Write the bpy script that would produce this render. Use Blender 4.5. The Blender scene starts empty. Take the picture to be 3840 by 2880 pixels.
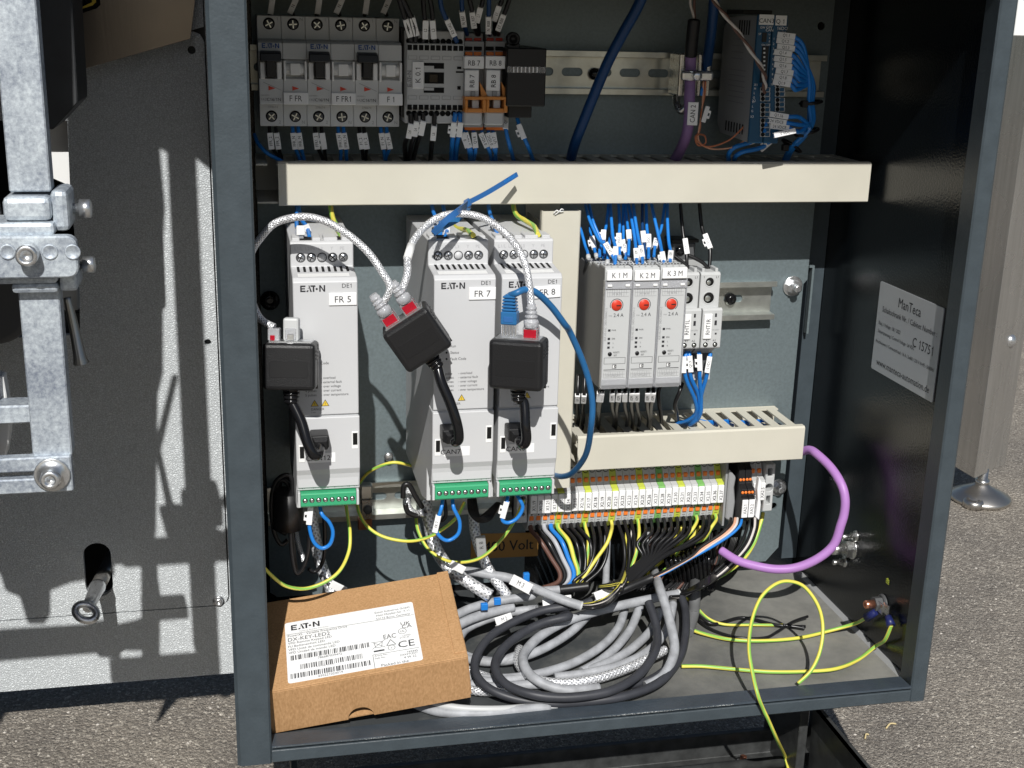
import bpy, bmesh, math, random
from mathutils import Vector, Matrix
random.seed(11)
S = 0.001                                   # authoring unit: millimetres
scn = bpy.context.scene
COL = scn.collection

# ------------------------------------------------------------------ camera
FPX = 4704.1                                # focal length in photo pixels (3840 wide)
CAM = Vector((17.25, -812.62, 531.03))
PITCH, YAW, ROLL = 0.2905, 0.2165, -0.0262
_f = Vector((math.sin(YAW)*math.cos(PITCH), math.cos(YAW)*math.cos(PITCH), -math.sin(PITCH)))
_r = Vector((math.cos(YAW), -math.sin(YAW), 0)); _d = _f.cross(_r)
RIGHT = _r*math.cos(ROLL) + _d*math.sin(ROLL)
DOWN = -_r*math.sin(ROLL) + _d*math.cos(ROLL)
cd = bpy.data.cameras.new('camera'); cam = bpy.data.objects.new('camera', cd); COL.objects.link(cam)
cd.sensor_width = 36; cd.lens = FPX/3840*36; cd.clip_start = .01; cd.clip_end = 200
m3 = Matrix((RIGHT, -DOWN, -_f)).transposed()
cam.matrix_world = Matrix.Translation(CAM*S) @ m3.to_4x4()
scn.camera = cam
scn.render.resolution_x, scn.render.resolution_y = 1024, 768

# ------------------------------------------------------------------ sky, sun, exposure
SUN = Vector((0.175, 1.0, -0.90))           # direction the light travels
world = bpy.data.worlds.new('World'); scn.world = world; world.use_nodes = True
wn = world.node_tree; bg = wn.nodes['Background']
sky = wn.nodes.new('ShaderNodeTexSky'); sky.sky_type = 'NISHITA'; sky.sun_disc = False
sky.sun_elevation = math.atan2(-SUN.z, math.hypot(SUN.x, SUN.y))
sky.sun_rotation = math.atan2(-SUN.x, -SUN.y)
wn.links.new(sky.outputs[0], bg.inputs[0]); bg.inputs[1].default_value = 0.05
sd = bpy.data.lights.new('sun', 'SUN'); sd.energy = 4.5; sd.angle = math.radians(.5); sd.color = (1, .98, .94)
so = bpy.data.objects.new('sun', sd); COL.objects.link(so)
so.rotation_euler = SUN.to_track_quat('-Z', 'Y').to_euler(); so.location = (-.2, -1.5, 2)
vs = scn.view_settings; vs.view_transform = 'Standard'; vs.look = 'None'; vs.exposure = 0.0; vs.gamma = 1; vs.use_curve_mapping = False

# ------------------------------------------------------------------ pixel -> place (photo pixel + known depth, height or side)
def _ray(u, v):
    return RIGHT*((u-1920)/FPX) + DOWN*((v-1440)/FPX) + _f
def P(u, v, Y):
    q = _ray(u, v); return CAM + q*((Y-CAM.y)/q.y)
def PZ(u, v, Z):
    q = _ray(u, v); return CAM + q*((Z-CAM.z)/q.z)
def PX(u, v, X):
    q = _ray(u, v); return CAM + q*((X-CAM.x)/q.x)
def crop(ox, oy, s=.5425):
    return lambda x, y, Y: P(ox+s*x, oy+s*y, Y)
c1 = crop(900, 0); c2 = crop(2000, 0); c3 = crop(950, 700); c4 = crop(950, 1400); c5 = crop(2000, 700)
c6 = crop(1900, 1650); c7 = crop(950, 1980); cz = crop(2600, 1980, .5606)

# ------------------------------------------------------------------ materials
MAT = {}
def hexc(h):
    h = h.lstrip('#'); r = [int(h[i:i+2], 16)/255 for i in (0, 2, 4)]
    return tuple(((x+.055)/1.055)**2.4 if x > .04045 else x/12.92 for x in r)
def mat(name, col, rough=.5, metal=0., bump=None, var=None, spec=.5, coat=0., trans=0., alpha=1., vor=None, ior=1.45):
    m = bpy.data.materials.new(name); m.use_nodes = True; nt = m.node_tree; N = nt.nodes; L = nt.links
    b = N['Principled BSDF']
    if isinstance(col, str): col = hexc(col)
    b.inputs['Base Color'].default_value = (*col, 1); b.inputs['Roughness'].default_value = rough
    b.inputs['Metallic'].default_value = metal; b.inputs['Specular IOR Level'].default_value = spec
    b.inputs['Coat Weight'].default_value = coat; b.inputs['Transmission Weight'].default_value = trans
    b.inputs['IOR'].default_value = ior; b.inputs['Alpha'].default_value = alpha
    tc = N.new('ShaderNodeTexCoord')
    def noise(sc, det=3., rgh=.55):
        n = N.new('ShaderNodeTexNoise'); n.inputs['Scale'].default_value = sc; n.inputs['Detail'].default_value = det
        n.inputs['Roughness'].default_value = rgh; L.new(tc.outputs['Object'], n.inputs['Vector']); return n
    if var:                                  # (scale, amount, [second colour])
        n = noise(var[0], 5); r = N.new('ShaderNodeValToRGB'); r.color_ramp.elements[0].position = .32; r.color_ramp.elements[1].position = .68
        lo = tuple(x*(1-var[1]) for x in col); hi = tuple(min(1, x*(1+var[1])) for x in col) if len(var) < 3 else hexc(var[2])
        r.color_ramp.elements[0].color = (*lo, 1); r.color_ramp.elements[1].color = (*hi, 1)
        L.new(n.outputs[0], r.inputs[0]); L.new(r.outputs[0], b.inputs['Base Color'])
        q = N.new('ShaderNodeMapRange'); q.inputs[3].default_value = rough*.85; q.inputs[4].default_value = min(1, rough*1.2)
        L.new(n.outputs[0], q.inputs[0]); L.new(q.outputs[0], b.inputs['Roughness'])
    if bump or vor:
        bn = N.new('ShaderNodeBump')
        if vor:
            t = N.new('ShaderNodeTexVoronoi'); t.feature = 'SMOOTH_F1'; t.inputs['Scale'].default_value = vor[0]
            nn = noise(vor[0]*.6, 2); mx = N.new('ShaderNodeMix'); mx.data_type = 'VECTOR'; mx.inputs[0].default_value = .012
            L.new(tc.outputs['Object'], mx.inputs[4]); L.new(nn.outputs[1], mx.inputs[5]); L.new(mx.outputs[1], t.inputs['Vector'])
            L.new(t.outputs['Distance'], bn.inputs['Height']); bn.inputs['Strength'].default_value = vor[1]; bn.inputs['Distance'].default_value = vor[2]
            bn.invert = True
        else:
            n = noise(bump[0], 3 if len(bump) < 4 else bump[3]); L.new(n.outputs[0], bn.inputs['Height'])
            bn.inputs['Strength'].default_value = bump[1]; bn.inputs['Distance'].default_value = bump[2] if len(bump) > 2 else .0006
        L.new(bn.outputs[0], b.inputs['Normal'])
    MAT[name] = m
    return m
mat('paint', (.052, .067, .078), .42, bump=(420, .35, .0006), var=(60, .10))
mat('paint_lip', (.05, .064, .08), .34, bump=(300, .5, .0007), var=(50, .12))
mat('edge_wear', (.42, .43, .42), .35, .6, var=(900, .5))
mat('paint_shaded', (.006, .008, .010), .16, bump=(520, .45, .0005))  # same cabinet paint, darkened in colour for the shade inside
mat('floor_paint', (.105, .110, .110), .55, bump=(500, .3, .0005), var=(7, .12, '#848279'))
mat('zinc', (.195, .240, .255), .46, .45, var=(420, .10), bump=(900, .08, .0003))
mat('rail_zinc', (.62, .64, .60), .30, .85, var=(80, .12))
mat('steel', (.58, .58, .57), .27, .95, var=(200, .12), bump=(700, .1, .0003))
mat('bright_zinc', (.72, .73, .74), .28, .9, var=(300, .12))
mat('brass', (.60, .36, .25), .3, .9)
mat('beige', (.585, .56, .475), .5, bump=(900, .05, .0003), var=(18, .035))
mat('beige_inner', (.60, .57, .48), .55)
mat('drive_grey', (.565, .57, .58), .48, bump=(1500, .06, .0002))
mat('drive_mark', (.42, .42, .44), .5)  # darker drive grey for the terminal marks
mat('mcb_grey', (.58, .59, .59), .45)
mat('mcb_step', (.40, .405, .41), .45)
mat('light_grey', (.52, .53, .53), .45)
mat('mid_grey', (.30, .305, .31), .5)
mat('dark_grey', (.085, .087, .09), .5)
mat('side_grey', (.14, .142, .145), .55)
mat('black', (.010, .010, .011), .42, bump=(1600, .12, .0003))
mat('black_grain', (.012, .012, .013), .36, bump=(1700, .55, .0004))
mat('black_gloss', (.008, .008, .009), .16)
mat('black_wire', (.012, .012, .013), .30)
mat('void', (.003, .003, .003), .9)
mat('white', (.84, .84, .83), .45)
mat('tag_white', (.86, .86, .86), .5)
mat('print', (.022, .022, .026), .6)
mat('print_grey', (.25, .25, .26), .6)
mat('print_blue', (.015, .08, .30), .5)
mat('blue_wire', (.018, .20, .62), .33)
mat('blue_dark', (.008, .05, .16), .38)
mat('blue_cable', (.022, .135, .33), .40)
mat('blue_tie', (.03, .13, .36), .38)
mat('purple', (.43, .21, .53), .42, bump=(800, .06, .0003))
mat('purple_dark', (.25, .15, .33), .5)
mat('yellow', (.72, .64, .10), .38)
mat('green', (.26, .52, .09), .38)
mat('tb_yellow', (.53, .60, .08), .4)
mat('tb_green', (.20, .46, .13), .42)
mat('conn_green', (.045, .36, .17), .38)
mat('red', (.62, .045, .02), .4)
mat('red_clear', (.55, .01, .03), .25, trans=.35)
mat('orange', (.80, .20, .03), .42)
mat('orange_relay', (.62, .24, .05), .4)
mat('warn', (.72, .50, .05), .5)
mat('label_orange', (.50, .26, .07), .35)
mat('brown_wire', (.13, .065, .05), .4)
mat('copper_wire', (.50, .17, .08), .4)
mat('peach_wire', (.66, .36, .24), .4)
mat('white_wire', (.62, .58, .55), .42)
mat('grey_wire', (.42, .43, .46), .42)
mat('grey_cable', (.345, .355, .375), .5, bump=(300, .10, .0006), var=(110, .20))
mat('black_cable', (.040, .042, .050), .46, bump=(500, .12, .0004), var=(60, .15))
mat('board_blue', (.008, .075, .16), .4)
mat('teal', (.05, .25, .35), .4)
mat('clear', (.86, .87, .89), .12, trans=.85, ior=1.35)
mat('clear_boot', (.72, .73, .76), .2, trans=.55)
mat('silver_plate', (.50, .515, .54), .36, .35)
mat('dark_steel', (.058, .060, .060), .36, .25, bump=(600, .2, .0005), var=(90, .3))
mat('machine_dark', (.045, .047, .05), .5, .2, var=(60, .15))
mat('copper', (.62, .28, .18), .3, .9)
mat('navy', (.012, .018, .10), .4)
mat('tape_clear', (.6, .6, .6), .1, alpha=.25)

def nodes(name):
    m = bpy.data.materials.new(name); m.use_nodes = True; MAT[name] = m
    nt = m.node_tree; return nt.nodes, nt.links, nt.nodes['Principled BSDF']
# pebbled white laminate
N, L, b = nodes('laminate')
tc = N.new('ShaderNodeTexCoord'); mp = N.new('ShaderNodeMapping'); mp.inputs['Scale'].default_value = (1, 1, 1.35); L.new(tc.outputs['Object'], mp.inputs[0])
nz = N.new('ShaderNodeTexNoise'); nz.inputs['Scale'].default_value = 160; L.new(mp.outputs[0], nz.inputs['Vector'])
mx = N.new('ShaderNodeMix'); mx.data_type = 'VECTOR'; mx.inputs[0].default_value = .006; L.new(mp.outputs[0], mx.inputs[4]); L.new(nz.outputs[1], mx.inputs[5])
vo = N.new('ShaderNodeTexVoronoi'); vo.feature = 'DISTANCE_TO_EDGE'; vo.inputs['Scale'].default_value = 480; L.new(mx.outputs[1], vo.inputs['Vector'])
rp = N.new('ShaderNodeMapRange'); rp.inputs[1].default_value = 0; rp.inputs[2].default_value = .28; rp.interpolation_type = 'SMOOTHSTEP'; L.new(vo.outputs[0], rp.inputs[0])
cr = N.new('ShaderNodeValToRGB'); cr.color_ramp.elements[0].color = (.45, .475, .49, 1); cr.color_ramp.elements[1].color = (.665, .70, .72, 1); cr.color_ramp.elements[1].position = .6
L.new(rp.outputs[0], cr.inputs[0]); L.new(cr.outputs[0], b.inputs['Base Color'])
bn = N.new('ShaderNodeBump'); bn.inputs['Strength'].default_value = .6; bn.inputs['Distance'].default_value = .0009; L.new(rp.outputs[0], bn.inputs['Height']); L.new(bn.outputs[0], b.inputs['Normal'])
b.inputs['Roughness'].default_value = .38
# galvanised steel with frosty spangle
N, L, b = nodes('galvanised')
tc = N.new('ShaderNodeTexCoord')
n1 = N.new('ShaderNodeTexNoise'); n1.inputs['Scale'].default_value = 330; n1.inputs['Detail'].default_value = 5; n1.inputs['Roughness'].default_value = .75; L.new(tc.outputs['Object'], n1.inputs['Vector'])
n2 = N.new('ShaderNodeTexNoise'); n2.inputs['Scale'].default_value = 22; n2.inputs['Detail'].default_value = 4; L.new(tc.outputs['Object'], n2.inputs['Vector'])
ad = N.new('ShaderNodeMath'); ad.operation = 'ADD'; L.new(n1.outputs[0], ad.inputs[0]); L.new(n2.outputs[0], ad.inputs[1])
cr = N.new('ShaderNodeValToRGB'); e = cr.color_ramp.elements; e[0].position = .38; e[0].color = (.20, .23, .29, 1); e[1].position = .62; e[1].color = (.66, .72, .76, 1)
hf = N.new('ShaderNodeMath'); hf.operation = 'MULTIPLY'; hf.inputs[1].default_value = .5; L.new(ad.outputs[0], hf.inputs[0]); L.new(hf.outputs[0], cr.inputs[0]); L.new(cr.outputs[0], b.inputs['Base Color'])
b.inputs['Metallic'].default_value = .35; b.inputs['Roughness'].default_value = .5
bn = N.new('ShaderNodeBump'); bn.inputs['Strength'].default_value = .25; bn.inputs['Distance'].default_value = .0004; L.new(n1.outputs[0], bn.inputs['Height']); L.new(bn.outputs[0], b.inputs['Normal'])
# cardboard with fibres
N, L, b = nodes('cardboard')
tc = N.new('ShaderNodeTexCoord'); mp = N.new('ShaderNodeMapping'); mp.inputs['Scale'].default_value = (1, 1, .35); L.new(tc.outputs['Object'], mp.inputs[0])
n1 = N.new('ShaderNodeTexNoise'); n1.inputs['Scale'].default_value = 700; n1.inputs['Detail'].default_value = 4; L.new(mp.outputs[0], n1.inputs['Vector'])
n2 = N.new('ShaderNodeTexNoise'); n2.inputs['Scale'].default_value = 30; n2.inputs['Detail'].default_value = 3; L.new(tc.outputs['Object'], n2.inputs['Vector'])
ad = N.new('ShaderNodeMath'); ad.operation = 'MULTIPLY_ADD'; ad.inputs[1].default_value = .35; L.new(n2.outputs[0], ad.inputs[0]); L.new(n1.outputs[0], ad.inputs[2])
cr = N.new('ShaderNodeValToRGB'); e = cr.color_ramp.elements; e[0].position = .48; e[0].color = (.40, .222, .095, 1); e[1].position = .90; e[1].color = (.56, .325, .155, 1)
L.new(ad.outputs[0], cr.inputs[0]); L.new(cr.outputs[0], b.inputs['Base Color']); b.inputs['Roughness'].default_value = .8
bn = N.new('ShaderNodeBump'); bn.inputs['Strength'].default_value = .2; bn.inputs['Distance'].default_value = .0004; L.new(n1.outputs[0], bn.inputs['Height']); L.new(bn.outputs[0], b.inputs['Normal'])
# asphalt with exposed aggregate
N, L, b = nodes('asphalt')
tc = N.new('ShaderNodeTexCoord')
nz = N.new('ShaderNodeTexNoise'); nz.inputs['Scale'].default_value = 300; nz.inputs['Detail'].default_value = 3; L.new(tc.outputs['Object'], nz.inputs['Vector'])
mx = N.new('ShaderNodeMix'); mx.data_type = 'VECTOR'; mx.inputs[0].default_value = .006; L.new(tc.outputs['Object'], mx.inputs[4]); L.new(nz.outputs[1], mx.inputs[5])
v1 = N.new('ShaderNodeTexVoronoi'); v1.inputs['Scale'].default_value = 270; L.new(mx.outputs[1], v1.inputs['Vector'])
v2 = N.new('ShaderNodeTexVoronoi'); v2.inputs['Scale'].default_value = 600; L.new(mx.outputs[1], v2.inputs['Vector'])
n1 = N.new('ShaderNodeTexNoise'); n1.inputs['Scale'].default_value = 750; n1.inputs['Detail'].default_value = 5; L.new(tc.outputs['Object'], n1.inputs['Vector'])
n2 = N.new('ShaderNodeTexNoise'); n2.inputs['Scale'].default_value = 10; n2.inputs['Detail'].default_value = 6; L.new(tc.outputs['Object'], n2.inputs['Vector'])
s1 = N.new('ShaderNodeSeparateColor'); L.new(v1.outputs['Color'], s1.inputs[0]); s2 = N.new('ShaderNodeSeparateColor'); L.new(v2.outputs['Color'], s2.inputs[0])
ra = N.new('ShaderNodeValToRGB'); e = ra.color_ramp.elements; e[0].position = 0; e[0].color = (.19, .17, .145, 1); e[1].position = 1; e[1].color = (.62, .57, .49, 1)
for p_, c_ in ((.35, (.22, .195, .165, 1)), (.80, (.32, .288, .245, 1)), (.93, (.44, .40, .34, 1))): q = e.new(p_); q.color = c_
rb = N.new('ShaderNodeValToRGB'); e = rb.color_ramp.elements; e[0].position = 0; e[0].color = (.16, .14, .12, 1); e[1].position = 1; e[1].color = (.62, .57, .49, 1)
for p_, c_ in ((.5, (.25, .222, .19, 1)), (.88, (.36, .325, .28, 1))): q = e.new(p_); q.color = c_
L.new(s1.outputs[0], ra.inputs[0]); L.new(s2.outputs[0], rb.inputs[0])
st = N.new('ShaderNodeMath'); st.operation = 'LESS_THAN'; st.inputs[1].default_value = .46; L.new(v1.outputs['Distance'], st.inputs[0])
m1 = N.new('ShaderNodeMix'); m1.data_type = 'RGBA'; L.new(st.outputs[0], m1.inputs[0]); L.new(rb.outputs[0], m1.inputs[6]); L.new(ra.outputs[0], m1.inputs[7])
m2 = N.new('ShaderNodeMix'); m2.data_type = 'RGBA'; m2.blend_type = 'MULTIPLY'; m2.inputs[0].default_value = .8; L.new(m1.outputs[2], m2.inputs[6])
cr = N.new('ShaderNodeValToRGB'); e = cr.color_ramp.elements; e[0].position = .30; e[0].color = (.55, .55, .56, 1); e[1].position = .66; e[1].color = (1.25, 1.24, 1.22, 1); L.new(n1.outputs[0], cr.inputs[0]); L.new(cr.outputs[0], m2.inputs[7])
m4 = N.new('ShaderNodeMix'); m4.data_type = 'RGBA'; m4.blend_type = 'MULTIPLY'; m4.inputs[0].default_value = .7; L.new(m2.outputs[2], m4.inputs[6])
c4r = N.new('ShaderNodeValToRGB'); e = c4r.color_ramp.elements; e[0].position = .35; e[0].color = (.95, .95, .96, 1); e[1].position = .65; e[1].color = (1.42, 1.41, 1.38, 1); L.new(n2.outputs[0], c4r.inputs[0]); L.new(c4r.outputs[0], m4.inputs[7])
L.new(m4.outputs[2], b.inputs['Base Color']); b.inputs['Roughness'].default_value = .85
hh = N.new('ShaderNodeMath'); hh.operation = 'SUBTRACT'; L.new(n1.outputs[0], hh.inputs[0]); L.new(v1.outputs['Distance'], hh.inputs[1])
bn = N.new('ShaderNodeBump'); bn.inputs['Strength'].default_value = .85; bn.inputs['Distance'].default_value = .003; L.new(hh.outputs[0], bn.inputs['Height']); L.new(bn.outputs[0], b.inputs['Normal'])
# cabinet floor: dark paint under a drift of pale dust that lies thicker towards the right
N, L, b = nodes('dusty_floor')
tc = N.new('ShaderNodeTexCoord'); gm = N.new('ShaderNodeNewGeometry'); sp = N.new('ShaderNodeSeparateXYZ'); L.new(gm.outputs['Position'], sp.inputs[0])
mr = N.new('ShaderNodeMapRange'); mr.inputs[1].default_value = .24; mr.inputs[2].default_value = .50; mr.inputs[3].default_value = -.12; mr.inputs[4].default_value = .34; L.new(sp.outputs[0], mr.inputs[0])
n1 = N.new('ShaderNodeTexNoise'); n1.inputs['Scale'].default_value = 16; n1.inputs['Detail'].default_value = 7; n1.inputs['Roughness'].default_value = .65; L.new(tc.outputs['Object'], n1.inputs['Vector'])
ad = N.new('ShaderNodeMath'); ad.operation = 'ADD'; L.new(n1.outputs[0], ad.inputs[0]); L.new(mr.outputs[0], ad.inputs[1])
cr = N.new('ShaderNodeValToRGB'); e = cr.color_ramp.elements; e[0].position = .38; e[0].color = (.052, .057, .060, 1); e[1].position = .95; e[1].color = (.26, .255, .232, 1)
L.new(ad.outputs[0], cr.inputs[0]); L.new(cr.outputs[0], b.inputs['Base Color']); b.inputs['Roughness'].default_value = .62
n3 = N.new('ShaderNodeTexNoise'); n3.inputs['Scale'].default_value = 500; L.new(tc.outputs['Object'], n3.inputs['Vector'])
bn = N.new('ShaderNodeBump'); bn.inputs['Strength'].default_value = .3; bn.inputs['Distance'].default_value = .0005; L.new(n3.outputs[0], bn.inputs['Height']); L.new(bn.outputs[0], b.inputs['Normal'])
# chipped paint edge
N, L, b = nodes('chipped_edge')
tc = N.new('ShaderNodeTexCoord'); n1 = N.new('ShaderNodeTexNoise'); n1.inputs['Scale'].default_value = 1400; n1.inputs['Detail'].default_value = 3; L.new(tc.outputs['Object'], n1.inputs['Vector'])
n2 = N.new('ShaderNodeTexNoise'); n2.inputs['Scale'].default_value = 12; L.new(tc.outputs['Object'], n2.inputs['Vector'])
ad = N.new('ShaderNodeMath'); ad.operation = 'ADD'; L.new(n1.outputs[0], ad.inputs[0]); L.new(n2.outputs[0], ad.inputs[1])
cr = N.new('ShaderNodeValToRGB'); e = cr.color_ramp.elements; e[0].position = .52; e[0].color = (.05, .064, .075, 1); e[1].position = .60; e[1].color = (.62, .63, .62, 1)
hf = N.new('ShaderNodeMath'); hf.operation = 'MULTIPLY'; hf.inputs[1].default_value = .5; L.new(ad.outputs[0], hf.inputs[0]); L.new(hf.outputs[0], cr.inputs[0]); L.new(cr.outputs[0], b.inputs['Base Color']); b.inputs['Roughness'].default_value = .3
# hazy brushed steel tube, colour streaks standing in for vertical reflections
N, L, b = nodes('leg_steel')
tc = N.new('ShaderNodeTexCoord'); mp = N.new('ShaderNodeMapping'); mp.inputs['Scale'].default_value = (1, 1, .05); L.new(tc.outputs['Object'], mp.inputs[0])
n1 = N.new('ShaderNodeTexNoise'); n1.inputs['Scale'].default_value = 160; n1.inputs['Detail'].default_value = 6; L.new(mp.outputs[0], n1.inputs['Vector'])
cr = N.new('ShaderNodeValToRGB'); e = cr.color_ramp.elements; e[0].position = .30; e[0].color = (.44, .43, .41, 1); e[1].position = .72; e[1].color = (.54, .53, .51, 1); L.new(n1.outputs[0], cr.inputs[0]); L.new(cr.outputs[0], b.inputs['Base Color'])
b.inputs['Metallic'].default_value = .8; n2 = N.new('ShaderNodeTexNoise'); n2.inputs['Scale'].default_value = 12; L.new(tc.outputs['Object'], n2.inputs['Vector'])
q = N.new('ShaderNodeMapRange'); q.inputs[3].default_value = .14; q.inputs[4].default_value = .4; L.new(n2.outputs[0], q.inputs[0]); L.new(q.outputs[0], b.inputs['Roughness'])
# braided silver screen, woven as two crossing sets of strands along the tube
N, L, b = nodes('braid')
tc = N.new('ShaderNodeTexCoord'); sp = N.new('ShaderNodeSeparateXYZ'); L.new(tc.outputs['UV'], sp.inputs[0])
def mth(op, x, y=None, z=None):
    n = N.new('ShaderNodeMath'); n.operation = op
    for k, q_ in enumerate((x, y, z)):
        if q_ is None: continue
        if isinstance(q_, (int, float)): n.inputs[k].default_value = q_
        else: L.new(q_, n.inputs[k])
    return n.outputs[0]
u8 = mth('MULTIPLY', sp.outputs[0], 7*math.pi); v8 = mth('MULTIPLY', sp.outputs[1], 7*math.pi)
pa = mth('ABSOLUTE', mth('SINE', mth('ADD', u8, v8))); pb = mth('ABSOLUTE', mth('SINE', mth('SUBTRACT', u8, v8)))
hi = mth('MAXIMUM', pa, pb)
w1 = N.new('ShaderNodeTexVoronoi'); w1.inputs['Scale'].default_value = 1300; L.new(tc.outputs['Object'], w1.inputs['Vector'])
cr = N.new('ShaderNodeValToRGB'); e = cr.color_ramp.elements; e[0].position = .40; e[0].color = (.36, .37, .40, 1); e[1].position = .95; e[1].color = (.93, .94, .96, 1)
L.new(hi, cr.inputs[0]); L.new(cr.outputs[0], b.inputs['Base Color']); b.inputs['Metallic'].default_value = .5; b.inputs['Roughness'].default_value = .28
bn = N.new('ShaderNodeBump'); bn.inputs['Strength'].default_value = .8; bn.inputs['Distance'].default_value = .0006; L.new(hi, bn.inputs['Height'])
sv = N.new('ShaderNodeVectorMath'); sv.operation = 'SUBTRACT'; L.new(w1.outputs['Color'], sv.inputs[0]); sv.inputs[1].default_value = (.5, .5, .5)
sm = N.new('ShaderNodeVectorMath'); sm.operation = 'MULTIPLY_ADD'; L.new(sv.outputs[0], sm.inputs[0]); sm.inputs[1].default_value = (.55, .55, .55); L.new(bn.outputs[0], sm.inputs[2])
nm = N.new('ShaderNodeVectorMath'); nm.operation = 'NORMALIZE'; L.new(sm.outputs[0], nm.inputs[0]); L.new(nm.outputs[0], b.inputs['Normal'])
b.inputs['Coat Weight'].default_value = .8; b.inputs['Coat Roughness'].default_value = .06
# brushed stainless
N, L, b = nodes('stainless')
tc = N.new('ShaderNodeTexCoord'); mp = N.new('ShaderNodeMapping'); mp.inputs['Scale'].default_value = (1, 1, .06); L.new(tc.outputs['Object'], mp.inputs[0])
n1 = N.new('ShaderNodeTexNoise'); n1.inputs['Scale'].default_value = 500; n1.inputs['Detail'].default_value = 4; L.new(mp.outputs[0], n1.inputs['Vector'])
n2 = N.new('ShaderNodeTexNoise'); n2.inputs['Scale'].default_value = 14; n2.inputs['Detail'].default_value = 4; L.new(tc.outputs['Object'], n2.inputs['Vector'])
q = N.new('ShaderNodeMapRange'); q.inputs[3].default_value = .24; q.inputs[4].default_value = .42; L.new(n2.outputs[0], q.inputs[0]); L.new(q.outputs[0], b.inputs['Roughness'])
b.inputs['Base Color'].default_value = (.50, .475, .44, 1); b.inputs['Metallic'].default_value = .95
bn = N.new('ShaderNodeBump'); bn.inputs['Strength'].default_value = .12; bn.inputs['Distance'].default_value = .0004; L.new(n1.outputs[0], bn.inputs['Height']); L.new(bn.outputs[0], b.inputs['Normal'])

# ------------------------------------------------------------------ mesh builder
_tcache = {}
def text_mesh(s):
    if s not in _tcache:
        x = 0.; vs_ = []; fs = []
        for ch in s:
            v, f, adv = glyph(ch); k = len(vs_)
            vs_ += [(a+x, b_-CAPH/2, 0) for a, b_ in v]; fs += [tuple(i+k for i in q) for q in f]; x += adv
        w = (min(v[0] for v in vs_)+max(v[0] for v in vs_))/2 if vs_ else 0
        _tcache[s] = ([(a-w, b_, c_) for a, b_, c_ in vs_], fs)
    return _tcache[s]
_gc = {}
def _raw(s):
    cu = bpy.data.curves.new('t', 'FONT'); cu.body = s; cu.resolution_u = 2
    o = bpy.data.objects.new('t', cu); me = bpy.data.meshes.new_from_object(o)
    r = ([(v.co.x, v.co.y) for v in me.vertices], [tuple(p.vertices) for p in me.polygons])
    bpy.data.objects.remove(o); bpy.data.curves.remove(cu); bpy.data.meshes.remove(me); return r
_wd = lambda s: max(v[0] for v in _raw(s)[0])-min(v[0] for v in _raw(s)[0])
CAPH = max(v[1] for v in _raw('H')[0])
def glyph(ch):
    """outline, faces and advance of one letter; the figure one gets a flag and no foot"""
    if ch not in _gc:
        if ch == '1':
            h = CAPH; v = [(.24, 0), (.33, 0), (.33, h), (.265, h), (.22, h*.87), (.12, h*.78), (.12, h*.68), (.24, h*.76)]
            _gc[ch] = (v, [tuple(range(8))], .50)
        else:
            adv = _wd('H'+ch+'H')-_wd('HH'); v, f = ([], []) if ch == ' ' else _raw(ch); _gc[ch] = (v, f, adv)
    return _gc[ch]
X_, Y_, Z_ = Vector((1, 0, 0)), Vector((0, 1, 0)), Vector((0, 0, 1))
WLOC = {}
def spline(pts, sub=8):
    p = [Vector(a) for a in pts]; n = len(p)
    if n < 3: return p
    out = []
    for i in range(n-1):
        a, b_, c_, d_ = p[max(i-1, 0)], p[i], p[i+1], p[min(i+2, n-1)]
        t1 = (c_-a)*.5; t2 = (d_-b_)*.5
        k = (c_-b_).length
        if t1.length > k*1.3: t1 = t1.normalized()*k*1.3
        if t2.length > k*1.3: t2 = t2.normalized()*k*1.3
        for j in range(sub):
            t = j/sub; t_2 = t*t; t3 = t_2*t
            out.append(b_*(2*t3-3*t_2+1) + t1*(t3-2*t_2+t) + c_*(-2*t3+3*t_2) + t2*(t3-t_2))
    out.append(p[-1]); return out
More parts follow.
